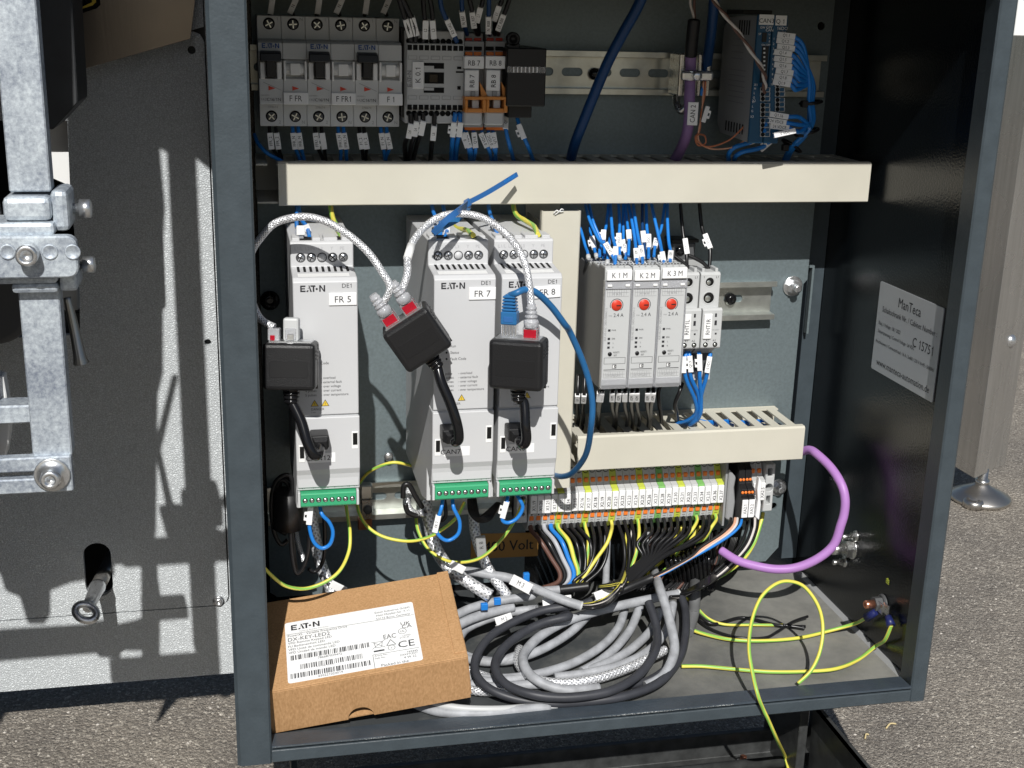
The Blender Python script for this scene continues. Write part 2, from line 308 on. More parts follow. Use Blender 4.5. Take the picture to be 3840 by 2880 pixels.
class B:
    def __init__(s): s.bm = bmesh.new(); s.mats = []
    def mi(s, m):
        if m not in s.mats: s.mats.append(m)
        return s.mats.index(m)
    def box(s, x0, x1, y0, y1, z0, z1, m='light_grey', bev=0., M=None, seg=1):
        bm = bmesh.new(); bmesh.ops.create_cube(bm, size=1)
        x0, x1 = min(x0, x1), max(x0, x1); y0, y1 = min(y0, y1), max(y0, y1); z0, z1 = min(z0, z1), max(z0, z1)
        for v in bm.verts: v.co = Vector(((x0+x1)/2+v.co.x*(x1-x0), (y0+y1)/2+v.co.y*(y1-y0), (z0+z1)/2+v.co.z*(z1-z0)))
        if bev: bmesh.ops.bevel(bm, geom=bm.edges[:], offset=min(bev, .45*min(x1-x0, y1-y0, z1-z0)), segments=seg, affect='EDGES', profile=.5)
        return s._add(bm, m, M)
    def _add(s, bm, m, M=None, smooth=False):
        i = s.mi(m); vm = {}
        for v in bm.verts: vm[v] = s.bm.verts.new(M @ v.co if M else v.co)
        for f in bm.faces:
            try: g = s.bm.faces.new([vm[v] for v in f.verts]); g.material_index = i; g.smooth = smooth or f.smooth
            except ValueError: pass
        bm.free(); return s
    def prism(s, poly, ax, a0, a1, m='light_grey', bev=0., M=None, holes=None, seg=1):
        """poly in the plane across ax: 'x'->(y,z) 'y'->(x,z) 'z'->(x,y); optional hole loops"""
        def mk(p, a): return Vector((a, p[0], p[1])) if ax == 'x' else Vector((p[0], a, p[1])) if ax == 'y' else Vector((p[0], p[1], a))
        bm = bmesh.new(); loops = [poly] + (holes or [])
        if not holes:
            f = bm.faces.new([bm.verts.new(mk(p, a0)) for p in poly])
        else:
            es = []
            for lp in loops:
                vv = [bm.verts.new(mk(p, a0)) for p in lp]
                es += [bm.edges.new((vv[i], vv[(i+1) % len(vv)])) for i in range(len(vv))]
            bmesh.ops.triangle_fill(bm, use_beauty=True, use_dissolve=False, edges=es)
        r = bmesh.ops.extrude_face_region(bm, geom=bm.faces[:])
        dv = mk((0, 0), a1-a0) if True else None
        bmesh.ops.translate(bm, vec=mk((0, 0), a1-a0), verts=[v for v in r['geom'] if isinstance(v, bmesh.types.BMVert)])
        bmesh.ops.recalc_face_normals(bm, faces=bm.faces[:])
        if bev:
            ee = [e for e in bm.edges if len(e.link_faces) == 2 and e.calc_face_angle(0) > .5]
            bmesh.ops.bevel(bm, geom=ee, offset=bev, segments=seg, affect='EDGES', profile=.5)
        return s._add(bm, m, M)
    def lathe(s, p, ax, prof, m='steel', n=16, M=None, smooth=True):
        """prof: (distance along ax, radius) pairs"""
        p = Vector(p); ax = Vector(ax).normalized(); u = ax.orthogonal().normalized(); w = ax.cross(u); i = s.mi(m); rings = []
        for t, r in prof:
            if r < 1e-6: rings.append([s.bm.verts.new(p+ax*t)])
            else: rings.append([s.bm.verts.new(p+ax*t+(u*math.cos(2*math.pi*k/n)+w*math.sin(2*math.pi*k/n))*r) for k in range(n)])
        vs_ = [v for r in rings for v in r]
        fs = []
        for a, b_ in zip(rings, rings[1:]):
            for k in range(n):
                k2 = (k+1) % n
                if len(a) == 1 and len(b_) == 1: continue
                if len(a) == 1: q_ = [a[0], b_[k2], b_[k]]
                elif len(b_) == 1: q_ = [a[k], a[k2], b_[0]]
                else: q_ = [a[k], a[k2], b_[k2], b_[k]]
                f = s.bm.faces.new(q_); f.material_index = i; f.smooth = smooth; fs.append(f)
        for r, fl in ((rings[0], 1), (rings[-1], 0)):
            if len(r) > 1: f = s.bm.faces.new(r[::-1] if fl else r); f.material_index = i
        if M:
            for v in vs_: v.co = M @ v.co
        return s
    def cyl(s, p, q_, r, m='steel', n=16, r2=None, M=None, smooth=True):
        p, q_ = Vector(p), Vector(q_); l = (q_-p).length
        return s.lathe(p, q_-p, [(0, r), (l, r if r2 is None else r2)], m, n, M, smooth and n > 6)
    def tube(s, pts, r, m, n=10, m2=None, sub=8, rr=None, cap=True, twist=0.):
        c = spline(pts, sub); i = s.mi(m); i2 = s.mi(m2) if m2 else i; prev = None; rings = []
        for k, p in enumerate(c):
            t = (c[min(k+1, len(c)-1)]-c[max(k-1, 0)])
            if t.length < 1e-9: t = Vector((0, 0, 1))
            t.normalize()
            if prev is None: u = t.orthogonal().normalized()
            else:
                u = prev - t*prev.dot(t)
                u = u.normalized() if u.length > 1e-6 else t.orthogonal().normalized()
            prev = u; w = t.cross(u); rad = r if rr is None else rr(k/(len(c)-1))
            a0 = twist*k/len(c)
            rings.append([s.bm.verts.new(p+(u*math.cos(a0+2*math.pi*j/n)+w*math.sin(a0+2*math.pi*j/n))*rad) for j in range(n)])
        uvl = s.bm.loops.layers.uv.verify(); ln = 0.; circ_ = 2*math.pi*r
        for kk, (a, b_) in enumerate(zip(rings, rings[1:])):
            l1 = ln+(c[kk+1]-c[kk]).length/circ_
            for j in range(n):
                f = s.bm.faces.new([a[j], a[(j+1) % n], b_[(j+1) % n], b_[j]]); f.smooth = True
                for lp, q_ in zip(f.loops, ((ln, j/n), (ln, (j+1)/n), (l1, (j+1)/n), (l1, j/n))): lp[uvl].uv = q_
                f.material_index = i2 if (m2 and (j % 5) < 2) else i
            ln = l1
        if cap:
            for r_, fl in ((rings[0], 1), (rings[-1], 0)):
                f = s.bm.faces.new(r_[::-1] if fl else r_); f.material_index = i
        return s
    def text(s, body, o, size, m='print', right=X_, up=Z_, sx=1., lift=.12):
        right = Vector(right).normalized(); up = Vector(up).normalized(); nrm = right.cross(up)
        o = Vector(o)+nrm*lift; i = s.mi(m); vs_, fs = text_mesh(body)
        vv = [s.bm.verts.new(o+right*(x*size*sx)+up*(y*size)) for x, y, z in vs_]
        for f in fs:
            try: g = s.bm.faces.new([vv[k] for k in f]); g.material_index = i
            except ValueError: pass
        return s
    def poly(s, pts, m, lift=None):
        i = s.mi(m); f = s.bm.faces.new([s.bm.verts.new(Vector(p)) for p in pts]); f.material_index = i; return s
    def obj(s, name, parent=None, kind=None, label=None, cat=None, group=None, org=None):
        me = bpy.data.meshes.new(name)
        if parent is None:
            if org is None:
                lo = [min(v.co[k] for v in s.bm.verts) for k in range(3)]; hi = [max(v.co[k] for v in s.bm.verts) for k in range(3)]
                org = Vector(((lo[0]+hi[0])/2, (lo[1]+hi[1])/2, lo[2]))
            w = Vector(org)
        else: w = WLOC[parent.name]
        for v in s.bm.verts: v.co = (v.co-w)*S
        bmesh.ops.recalc_face_normals(s.bm, faces=[f for f in s.bm.faces if len(f.verts) > 2]) if getattr(s, 'fixn', False) else None
        s.bm.to_mesh(me); s.bm.free()
        for m in s.mats: me.materials.append(MAT[m])
        o = bpy.data.objects.new(name, me); COL.objects.link(o); WLOC[o.name] = w
        if parent is None: o.location = w*S
        else: o.parent = parent
        tag(o, label, cat, group, kind); return o
def tag(o, label=None, cat=None, group=None, kind=None):
    for k, v in (('label', label), ('category', cat), ('group', group), ('kind', kind)):
        if v: o[k] = v
    return o
def thing(name, label, cat, loc, group=None):
    o = bpy.data.objects.new(name, None); o.empty_display_size = .01; COL.objects.link(o); o.location = Vector(loc)*S
    WLOC[o.name] = Vector(loc); return tag(o, label, cat, group)
def copy_tree(o, off, parent=None):
    c = o.copy(); COL.objects.link(c); WLOC[c.name] = WLOC[o.name]+Vector(off)
    if parent is None: c.location = o.location+Vector(off)*S
    else: c.parent = parent
    for ch in o.children: copy_tree(ch, off, c)
    return c
def rrect(x0, x1, z0, z1, r, n=5):
    o = []
    for cx, cz_, a in ((x1-r, z1-r, 0), (x0+r, z1-r, 90), (x0+r, z0+r, 180), (x1-r, z0+r, 270)):
        for k in range(n+1): t = math.radians(a+90*k/n); o.append((cx+r*math.cos(t), cz_+r*math.sin(t)))
    return o
def circ(x, z, r, n=18): return [(x+r*math.cos(2*math.pi*k/n), z+r*math.sin(2*math.pi*k/n)) for k in range(n)]
def eaton(b, o, w, m, right=X_, up=Z_, lift=.12):
    """the maker's five-glyph wordmark drawn as flat shapes, o = lower left corner, w = width"""
    right = Vector(right).normalized(); up = Vector(up).normalized(); k = w/100.; o = Vector(o)+right.cross(up)*lift
    def pl(pts): b.poly([o+right*(x*k)+up*(y*k) for x, y in pts], m)
    for q_ in ([(0, 0), (6, 0), (6, 27), (0, 27)], [(6, 0), (21, 0), (21, 6), (6, 6)], [(6, 11), (19, 11), (19, 16), (6, 16)], [(6, 21), (21, 21), (21, 27), (6, 27)]): pl(q_)
    pl([(24, 0), (31, 0), (34, 7), (27, 7)]); pl([(33, 27), (37, 27), (47, 0), (40, 0)]); pl([(30, 14), (34.5, 14), (33, 19)])
    pl([(42, 21), (62, 21), (60, 27), (40, 27)]); pl([(50, 0), (56.5, 0), (56.5, 21), (50, 21)])
    pl([(66+4.6*math.cos(t*math.pi/6), 11.5+4.6*math.sin(t*math.pi/6)) for t in range(12)])
    pl([(76, 0), (82, 0), (82, 27), (76, 27)]); pl([(82, 27), (94, 8), (94, 0), (82, 18)]); pl([(94, 0), (100, 0), (100, 27), (94, 27)])

MAT['stainless_shaded'] = MAT['stainless'].copy(); MAT['stainless_shaded'].node_tree.nodes['Principled BSDF'].inputs['Base Color'].default_value = (.26, .225, .19, 1)  # darkened copy: the sheet's shade is put into its colour

# =================================================================== THE SETTING
G = -140.0                                  # ground level
b = B(); b.box(-6000, 8000, -3000, 14000, G-20, G, 'asphalt'); b.obj('ground', kind='structure')
b = B()                                     # loose grit on the asphalt
for k in range(1500):
    if k % 2: x, y = random.uniform(520, 1000), random.uniform(60, 720)
    else: x, y = random.uniform(-420, 30), random.uniform(60, 420)
    r = random.choice((.6, .8, 1.0, 1.3, 1.7)); a = random.uniform(0, 6)
    m = random.choice(('grit_a', 'grit_b', 'grit_c'))
    if m not in MAT: mat(m, {'grit_a': (.42, .39, .34), 'grit_b': (.30, .27, .235), 'grit_c': (.56, .52, .47)}[m], .8)
    p = [Vector((x+r*random.uniform(.6, 1.4)*math.cos(a+t*1.257), y+r*random.uniform(.6, 1.4)*math.sin(a+t*1.257), G)) for t in range(5)]
    top = Vector((x, y, G+r*.7)); i = b.mi(m); vv = [b.bm.verts.new(q) for q in p]; vt = b.bm.verts.new(top)
    for t in range(5): f = b.bm.faces.new([vv[t], vv[(t+1) % 5], vt]); f.material_index = i
b.obj('gravel', kind='stuff', label='loose pale grit lying on the asphalt')

# =================================================================== CABINET
cab = thing('control_cabinet', 'open anthracite steel control cabinet full of drives and wiring', 'cabinet', (273, 116, 0))
W, H, D = 547.3, 606., 244.
b = B(); b.box(0, 2, 2, D, 0, H, 'paint', .5); b.obj('side_wall', cab)
b = B(); b.box(540, W, 22, D, 0, H, 'paint_shaded'); b.obj('side_wall', cab)
b = B(); b.box(2, 540, D-4, D-.5, 8, H, 'paint_shaded'); b.obj('back_wall', cab)
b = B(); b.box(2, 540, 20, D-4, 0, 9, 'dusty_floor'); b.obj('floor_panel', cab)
b = B(); b.box(2, 540, 20, D-4, H-6, H-.4, 'paint_shaded'); b.obj('roof_panel', cab)
b = B(); b.prism([(0, 2.4), (2.4, 0), (23.2, 0), (24.6, 1.4), (24.6, 19), (2, 19), (0, 19)], 'z', 0, H, 'paint', 0); fr = b.obj('frame_rail', cab)
b = B(); b.prism([(23.6, 19.1), (24.9, 19.1), (24.9, 21.4), (23.6, 21.4)], 'z', 14, H-16, 'edge_wear'); b.obj('worn_lip', fr)
b = B(); b.prism([(533.2, 1.2), (534.4, 0), (545.2, 0), (547.6, 2.2), (547.6, 21.9), (535.5, 21.9)], 'z', 0, H, 'paint', 0); b.obj('frame_rail', cab)
b = B(); b.prism([(0, 1.2), (1.2, 0), (10.2, 0), (10.6, .6), (10.6, 19.8), (0, 19.8)][::1] and [(0, 1.6), (0, 19.8), (10.6, 19.8), (10.6, .5), (10.2, 0), (1.6, 0)] and
                [(1.2, 0), (.0, 1.2), (.0, 9.9), (.5, 10.4), (19.8, 10.4), (19.8, 0)], 'x', 24.7, 533.1, 'paint'); rail = b.obj('frame_rail', cab)
b = B(); b.prism([(-.9, 13.0), (-.4, 12.5), (12, 12.4), (12, 10.5), (17.4, 10.5), (17.8, 13.4), (0, 14.3), (-.7, 14.0)], 'x', 24.8, 533.0, 'paint_lip'); b.obj('sill_lip', rail)
b = B(); b.box(25, 380, -1.05, -.6, 13.1, 14.05, 'chipped_edge', .12); b.obj('worn_edge', rail)
b = B(); b.box(24.7, 533.1, 0, 19.8, 554, H, 'paint', .8); b.obj('frame_rail', cab)
# mounting plate, notched where the field cables come in
b = B()
PLZ = 27.
pl = [(30, PLZ), (36, PLZ-5), (256, PLZ-5), (262, PLZ), (262, 92), (434, 92), (434, 24), (502, 24), (514, 38), (514.5, 298), (518, 302), (519.5, 596), (30, 596)]
holes = [circ(c2(1990, 180, 226).x, c2(1990, 180, 226).z, 3.5), circ(c6(1845, 455, 226).x, c6(1845, 455, 226).z, 3.3), circ(36, 560, 3)]
b.prism(pl, 'y', 226, 228, 'zinc', holes=holes); b.obj('mounting_plate', cab)
b = B(); b.box(524, 539.6, 238.0, 239.8, 20, 590, 'paint'); b.prism([(521, 314), (526, 314), (526, 250), (524, 250), (524, 312), (521, 312)], 'y', 230, 236, 'zinc'); b.obj('corner_rail', cab)
# bolts that hold the plate and pass through the side wall
def hexbolt(name, p, ax, parent, r=7, h=5, m='bright_zinc', stud=3, studl=9, washer=9.5, label=None):
    b = B(); ax = Vector(ax); p = Vector(p)
    b.lathe(p, ax, [(0, washer), (1.4, washer), (1.8, washer*.9)], m, 20)
    b.cyl(p+ax*1.8, p+ax*(1.8+h), r, m, 6, smooth=False)
    b.lathe(p+ax*(1.8+h), ax, [(0, stud), (studl, stud), (studl+.6, stud*.7)], m, 14)
    o = b.obj(name, parent); 
    if label: o['label'] = label
    return o
hexbolt('plate_nut', P(2971, 1072, 225.8), (0, -1, 0), cab, 6.4, 5.5, 'bright_zinc', 3.6, 6, 9.4)
hexbolt('plate_nut', P(2917, 1826, 225.8), (0, -1, 0), cab, 5.4, 4, 'bright_zinc', 3.4, 3, 8.6)
hexbolt('side_bolt', PX(3196, 2055, 540), (-1, 0, 0), cab, 8.5, 6, 'steel', 5, 12, 10)
hexbolt('side_bolt', PX(3212, 2010, 540), (-1, 0, 0), cab, 3.6, 3, 'steel', 2.4, 9, 5)
hexbolt('side_bolt', PX(3170, 2106, 540), (-1, 0, 0), cab, 3.6, 3, 'steel', 2.4, 7, 5)
b = B(); p = PX(3330, 2180, 539.9)          # earth mark sticker on the side wall
b.lathe(p, (-1, 0, 0), [(0, 3.6), (.25, 3.6)], 'black_gloss', 20); e = b.obj('earth_sticker', cab)
b = B()
for k in range(3): b.box(539.2, 539.55, p.y-2.4, p.y+2.4, p.z-2.0+k*1.6, p.z-1.4+k*1.6, 'tb_yellow')
b.box(539.2, 539.55, p.y-.4, p.y+.4, p.z+.6, p.z+3, 'tb_yellow'); b.obj('mark', e)

# name plate on the side wall
npl = thing('name_plate', 'silver printed name plate with cabinet number on the inner right wall', 'name plate', (539.5, 82, 245))
b = B(); b.prism(rrect(31.5, 132, 244.6, 320.3, 1.5, 3), 'x', 539.1, 539.9, 'silver_plate'); b.obj('plate', npl)
b = B(); R_, U_ = Vector((0, -1, 0)), Z_
def nt(s, y, z, size, sx=1.): b.text(s, (539.1, y, z), size, 'print', R_, U_, sx)
nt('ManTeca', 81, 309.5, 11.5, .86); nt('Schaltschrank Nr. / Cabinet Number :', 80, 298.5, 6.6, .86)
nt('Bauj. / Voltage : 08 / 2022', 109, 286, 4.4, .8); nt('C 15751', 55, 284, 11, .86)
nt('Steuerspannung / Control Voltage : 24 VDC', 97, 279, 4.2, .8); nt('Anschlusswert / Connected load : 16 A / 3x400 / 230 V N+PE / 50/60Hz', 82, 270, 4.1, .78)
nt('www.manteca-automation.de', 81, 253, 8.2, .88)
b.obj('lettering', npl)

# earth stud with lugs on the side wall
stud = thing('earth_stud', 'copper earth stud with nut on the inner right wall', 'stud', PX(3300, 2262, 539))
p = PX(3312, 2262, 539.5); p.x = 539.5
b = B(); b.lathe(p, (-1, 0, 0), [(0, 8), (1.2, 8), (1.3, 7.2), (2.4, 7.2)], 'dark_grey', 20); b.obj('washer', stud)
b = B(); b.cyl(p+Vector((-2.4, 0, 0)), p+Vector((-9, 0, 0)), 6.2, 'dark_grey', 6); b.obj('nut', stud)
b = B(); b.lathe(p+Vector((-9, 0, 0)), (-1, 0, 0), [(0, 3.6), (7.4, 3.6), (8.2, 2.8), (8.2, 2.2), (7.2, 2)], 'copper', 18); b.obj('stud_end', stud)

# base frame under the cabinet, on the ground
base = thing('base_frame', 'black steel channel frame on the asphalt under the cabinet', 'steel frame', (270, 60, G))
b = B(); b.prism([(112, -88), (118, -88), (118, -116), (92, -116), (92, -111), (112, -111)], 'x', 40, 511, 'dark_steel', .6); b.obj('rear_channel', base)
b = B(); b.box(46, 500, 52, 76, -112, -106, 'dark_steel', 1); b.obj('cross_flat', base)
b = B(); b.tube([(46, 84, -103), (495, 84, -103)], 5.5, 'dark_steel', 12); b.obj('cross_tube', base)
b = B(); b.box(44, 498, -60, 50, -122, -118, 'dark_steel', 1); b.obj('bottom_tray', base)
b = B(); b.box(505, 511, -160, 112, -120, -70, 'dark_steel', .8); b.obj('side_flat', base)
b = B(); b.prism([(476, -30), (480, -30), (482, -96), (498, -118), (505, -118), (505, -114), (500, -113), (486, -93), (483, -30)], 'y', -140, 60, 'dark_steel'); b.obj('side_channel', base)
b = B(); b.box(470, 478, 60, 130, -118, -4, 'dark_steel', .8); b.obj('upright_plate', base)
b = B(); b.box(505, 511, -160, 112, -140, -121, 'dark_steel', .8); b.obj('foot_bar', base); b = B(); b.box(40, 46, -160, 112, -140, -60, 'dark_steel', .8); b.obj('foot_bar', base)
for u, v in ((2785, 2872), (2945, 2862)):
    q = PZ(u, v, -111); b = B(); b.lathe(q, (0, 0, 1), [(-6, 9), (0, 9), (0, 7.5), (1, 7.5)], 'bright_zinc', 20); b.cyl(q+Vector((0, 0, 1)), q+Vector((0, 0, 6)), 5.6, 'bright_zinc', 6); b.lathe(q+Vector((0, 0, 6)), (0, 0, 1), [(0, 3), (4, 3), (4.4, 2.2)], 'copper', 12); b.obj('earth_bolt', base)

# =================================================================== DIN RAILS
def din_rail(x0, x1, z, label, first=12):
    t = thing('din_rail', label, 'rail', ((x0+x1)/2, 216, z-17.5), 'zinc mounting rails on the plate')
    b = B()
    for sg in (-1, 1):
        pr = [(213, z+sg*17.5), (214, z+sg*17.5), (214, z+sg*13.6), (225.8, z+sg*13.2), (225.8, z+sg*12.2), (213, z+sg*12.6)]
        b.prism(pr if sg > 0 else pr[::-1], 'x', x0, x1, 'rail_zinc', .25)
    b.obj('rail_lip', t)
    b = B(); hs = []; x = x0+first
    while x < x1-12: hs.append(rrect(x-9, x+9, z-3.4, z+3.4, 3.3, 4)); x += 25
    b.prism([(x0, z-12.3), (x1, z-12.3), (x1, z+12.3), (x0, z+12.3)], 'y', 224.6, 225.8, 'rail_zinc', holes=hs); b.obj('rail_web', t)
    return t
R1 = 482.2; R2 = 286.2; R3 = 114.
din_rail(28, 511, R1, 'long zinc rail at the top carrying the circuit breakers and contactor', 11.5)
din_rail(288, c5(1685, 700, 213).x, R2, 'zinc rail behind the three motor starters with free slotted end', 9)
din_rail(30, 478, R3, 'zinc rail at the bottom carrying drives and terminal blocks', 20)
b = B(); p = c2(420, 510, 224); b.lathe(p, (0, -1, 0), [(0, 5), (2, 5), (4, 3.6), (5, 1.5), (5, 0)], 'black_gloss', 18); b.obj('rail_screw', label='black domed screw in the top rail beside the blue cable', cat='screw')
b = B(); p = P(2738, 1121, 224); b.lathe(p, (0, -1, 0), [(0, 5.4), (2, 5.4), (4.4, 4), (5.4, 2), (4.8, 1.4), (4.8, 0)], 'black_gloss', 18); b.obj('rail_screw', label='black domed screw in the middle rail right of the relays', cat='screw')
b = B(); p = P(1012, 1125, 225.5); b.lathe(p, (0, -1, 0), [(0, 8), (3, 8), (3, 5.5), (8, 5.5), (8, 3), (4, 3)], 'black_gloss', 18); b.obj('rail_screw', label='large black bolt in the shade left of the FR 5 drive', cat='bolt')
b = B(); p = c4(928, 555, 226); b.lathe(p, (0, -1, 0), [(0, 2.2), (7, 2.2), (7, 4.2), (8.5, 4), (9.6, 2.6), (9.8, 0)], 'bright_zinc', 16); b.obj('plate_screw', label='small shiny screw standing out of the plate between the drives', cat='screw')

# =================================================================== CABLE TRUNKING
def trunk(name, label, x0, x1, z0, z1, yf, ybase, fingers=True, over=0):
    t = thing(name, label, 'cable duct', ((x0+x1)/2, 190, z0))
    b = B(); c = 1.6
    b.prism([(yf, z0+c*.4), (yf+c*.4, z0), (yf+7, z0), (yf+7, z0+1.3), (yf+1.4, z0+1.3), (yf+1.4, z1-1.3), (yf+7, z1-1.3), (yf+7, z1), (yf+c, z1), (yf, z1-c)], 'x', x0, x1, 'beige'); b.obj('cover', t)
    b = B(); b.box(x0-over, x1-1, ybase-2, ybase, z0+1.5, z1-1.5, 'beige_inner'); b.obj('base', t)
    pitch = 15.0; n = int((x1-x0+over)/pitch)
    b = B(); b.box(x0-over, x1-1, yf+2, ybase-2, z0+1.5, z0+2.8, 'beige_inner'); b.obj('lower_wall', t)  # kept solid, without slots, so no sun leaks through the duct
    for zz, nm in ((z1-2.9, 'slot_finger'),):
        b = B(); b.box(x0-over, x1-1, ybase-9, ybase-2, zz, zz+1.3, 'beige_inner'); b.obj('wall_strip', t)
        first = None
        for k in range(n+1):
            xa = x0-over+k*pitch
            if xa+8 > x1: continue
            if first is None:
                b = B(); b.prism([(xa, ybase-9), (xa+8.2, ybase-9), (xa+8.2, yf+2), (xa, yf+2)], 'z', zz, zz+1.3, 'beige'); first = b.obj(nm, t)
            else:
                c_ = first.copy(); COL.objects.link(c_); c_.location.x += (xa-(x0-over))*S
    return t
trunk('cable_trunking', 'long beige slotted cable duct across the cabinet under the breakers', P(1044, 690, 156).x, P(3261, 690, 156).x, P(1046.5, 772, 156).z, P(1042, 607.6, 156).z, 156, 225.6, over=16)
trunk('cable_trunking', 'short beige slotted cable duct above the terminal blocks with open slots', 290, 497.5, 153.2, 184.2, 160, 225.6)
vt_ = thing('cable_trunking', 'upright beige cable duct between the FR 8 drive and motor starters', 'cable duct', (268, 190, 140))
b = B(); b.prism([(252.2, 161), (253.2, 160), (283.6, 160), (284.6, 161), (284.6, 167), (283.2, 167), (283.2, 161.4), (253.6, 161.4), (253.6, 167), (252.2, 167)], 'z', 138.5, 376.6, 'beige'); b.obj('cover', vt_)
b = B(); b.box(253.5, 283, 224, 225.6, 139, 376, 'beige_inner'); b.obj('base', vt_)
for sx in (254.6, 281.2):
    for k in range(15):
        if k == 0: b = B(); b.box(sx, sx+1.2, 162, 224, 142, 150.2, 'beige'); first = b.obj('slot_finger', vt_)
        else: c_ = first.copy(); COL.objects.link(c_); c_.location.z += k*15.4*S
b = B(); p = c5(175, 170, 159)             # torn sliver of tape left on the duct edge
b.tube([p+Vector((-4, 0, -2)), p+Vector((-2, -1, 1)), p+Vector((0, -1.5, 0)), p+Vector((2, -1, 2)), p+Vector((4, 0, 1))], .5, 'white', 5, sub=3)
b.tube([p+Vector((-3, 0, -3)), p+Vector((0, -1, -.5)), p+Vector((4, -.5, 0))], .4, 'white', 5, sub=3)
b.obj('tape_shred', label='torn white sliver stuck on top of the upright duct', cat='tape')

# =================================================================== LEFT SIDE: wall panel, machine frame
YP = 278.
pan = thing('wall_panel', 'white pebbled laminate wall panel left of the cabinet', 'panel', (-150, YP, -77))
zb = P(870, 2525, YP).z; xs = P(860, 2212, YP).x; zs0 = P(801, 2272, YP).z; ztop = P(780, 120, YP).z
xl = -620
def pp(u, v, Y=YP): q = P(u, v, Y); return (q.x, q.z)
a, b_ = pp(308, 2040), pp(427, 2233)
slot = rrect(a[0], b_[0], b_[1], a[1], (b_[0]-a[0])*.48, 6)
op = [pp(252, 452), pp(262, 690), pp(298, 1080), pp(300, 1235), pp(280, 1255), pp(-200, 1280), pp(-200, 452)]
hs = [slot, op, circ(*pp(718, 188), 3.3), circ(*pp(779, 1284), 3.0)]
xr = xs-1.2
ht = [(xl, zs0+.6), (xr-8, zs0+.6), (xr-2.4, zs0+3), (xr, zs0+8.6), (xr, ztop-8), (xr-3, ztop-2), (xr-8, ztop), (xl, ztop)]
b = B(); b.prism(ht, 'y', YP, YP+6, 'laminate', holes=hs); b.obj('hatch', pan)
b = B(); b.prism([(xl, zb), (24, zb), (24, ztop+260), (xs, ztop+260), (xs, zs0+9), (xs-1.5, zs0+3.4), (xs-7, zs0-.6), (xl, zs0-.6)], 'y', YP+.4, YP+6, 'laminate'); b.obj('frame_strip', pan)
b = B(); b.prism([(xl, ztop+1.2), (xr-9, ztop+1.2), (xs-1, ztop+4), (xs-.2, ztop+260), (xl, ztop+260)], 'y', YP+.4, YP+6, 'laminate'); b.obj('upper_panel', pan)
b = B(); b.prism([(xl, zb+3), (22, zb+3), (22, ztop+200), (xl, ztop+200)], 'y', YP+8, YP+9, 'machine_dark', holes=[slot, op]); b.obj('backing', pan)
q = P(820, 2253, YP); b = B(); b.lathe(q, (0, -1, 0), [(0, 5.2), (1, 5.2), (1, 4), (3, 3.8), (4, 2.8), (4, 1.8), (2.6, 1.6), (2.6, 0)], 'bright_zinc', 18); b.obj('corner_screw', pan)
# dark works behind the opening and the rod with an eye
wk = thing('linear_guide', 'dark machine works seen through the opening behind the galvanised post', 'machine', (-230, 330, 120))
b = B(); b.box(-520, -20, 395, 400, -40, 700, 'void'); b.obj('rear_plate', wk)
q0, q1 = P(-250, 1010, 300), P(300, 1270, 300)
b = B(); b.box(q0.x, P(292, 1100, 300).x, 300, 330, P(280, 1165, 300).z, P(280, 1080, 300).z, 'light_grey', 1.5); b.obj('guide_block', wk)
b = B(); b.box(q0.x, P(300, 1100, 306).x, 306, 330, P(280, 1262, 306).z, P(280, 1170, 306).z, 'machine_dark', 1); b.obj('guide_base', wk)
b = B(); q = P(-40, 1150, 210); b.lathe(q, (0.12, 1, 0), [(0, 26), (0, 30), (6, 32), (50, 32), (52, 28)], 'dark_grey', 28); b.obj('motor_drum', wk)
wp = thing('cover_sheet', 'bright white sheet glimpsed between the post and the wall panel', 'sheet', (-130, 305, 300))
b = B(); b.prism([pp(150, 480, 310), pp(262, 380, 310), pp(270, 700, 310), pp(180, 660, 310)], 'y', 310, 313, 'white'); b.obj('sheet', wp)
rod = thing('eye_rod', 'steel rod with a zinc eye sticking out of the panel slot', 'rod', P(330, 2260, 250))
a0, a1, a2 = P(425, 2085, YP+60), P(366, 2200, YP-25), P(340, 2252, YP-55)
b = B(); b.tube([a0, a1], 6.6, 'stainless', 18); b.obj('shaft', rod)
dd = (a2-a1).normalized(); ce = P(322, 2296, YP-70); lc = (ce-a1).length; dd = (ce-a1).normalized(); b = B(); b.lathe(a1, dd, [(-2, 6.8), (2, 7.2), (9, 6.4), (lc-14, 5.6), (lc-7, 4.4)], 'bright_zinc', 18); b.obj('collar', rod)
ce = P(322, 2296, YP-70); b = B(); u_ = (RIGHT*.95+DOWN*.55).normalized(); w_ = (RIGHT*-.42+DOWN*.62+_f*-.45).normalized()
b.tube([ce+u_*(9.2*math.cos(t*math.pi/10))+w_*(6.6*math.sin(t*math.pi/10)) for t in range(21)], 3.3, 'bright_zinc', 12, sub=2, cap=False); b.obj('eye', rod)

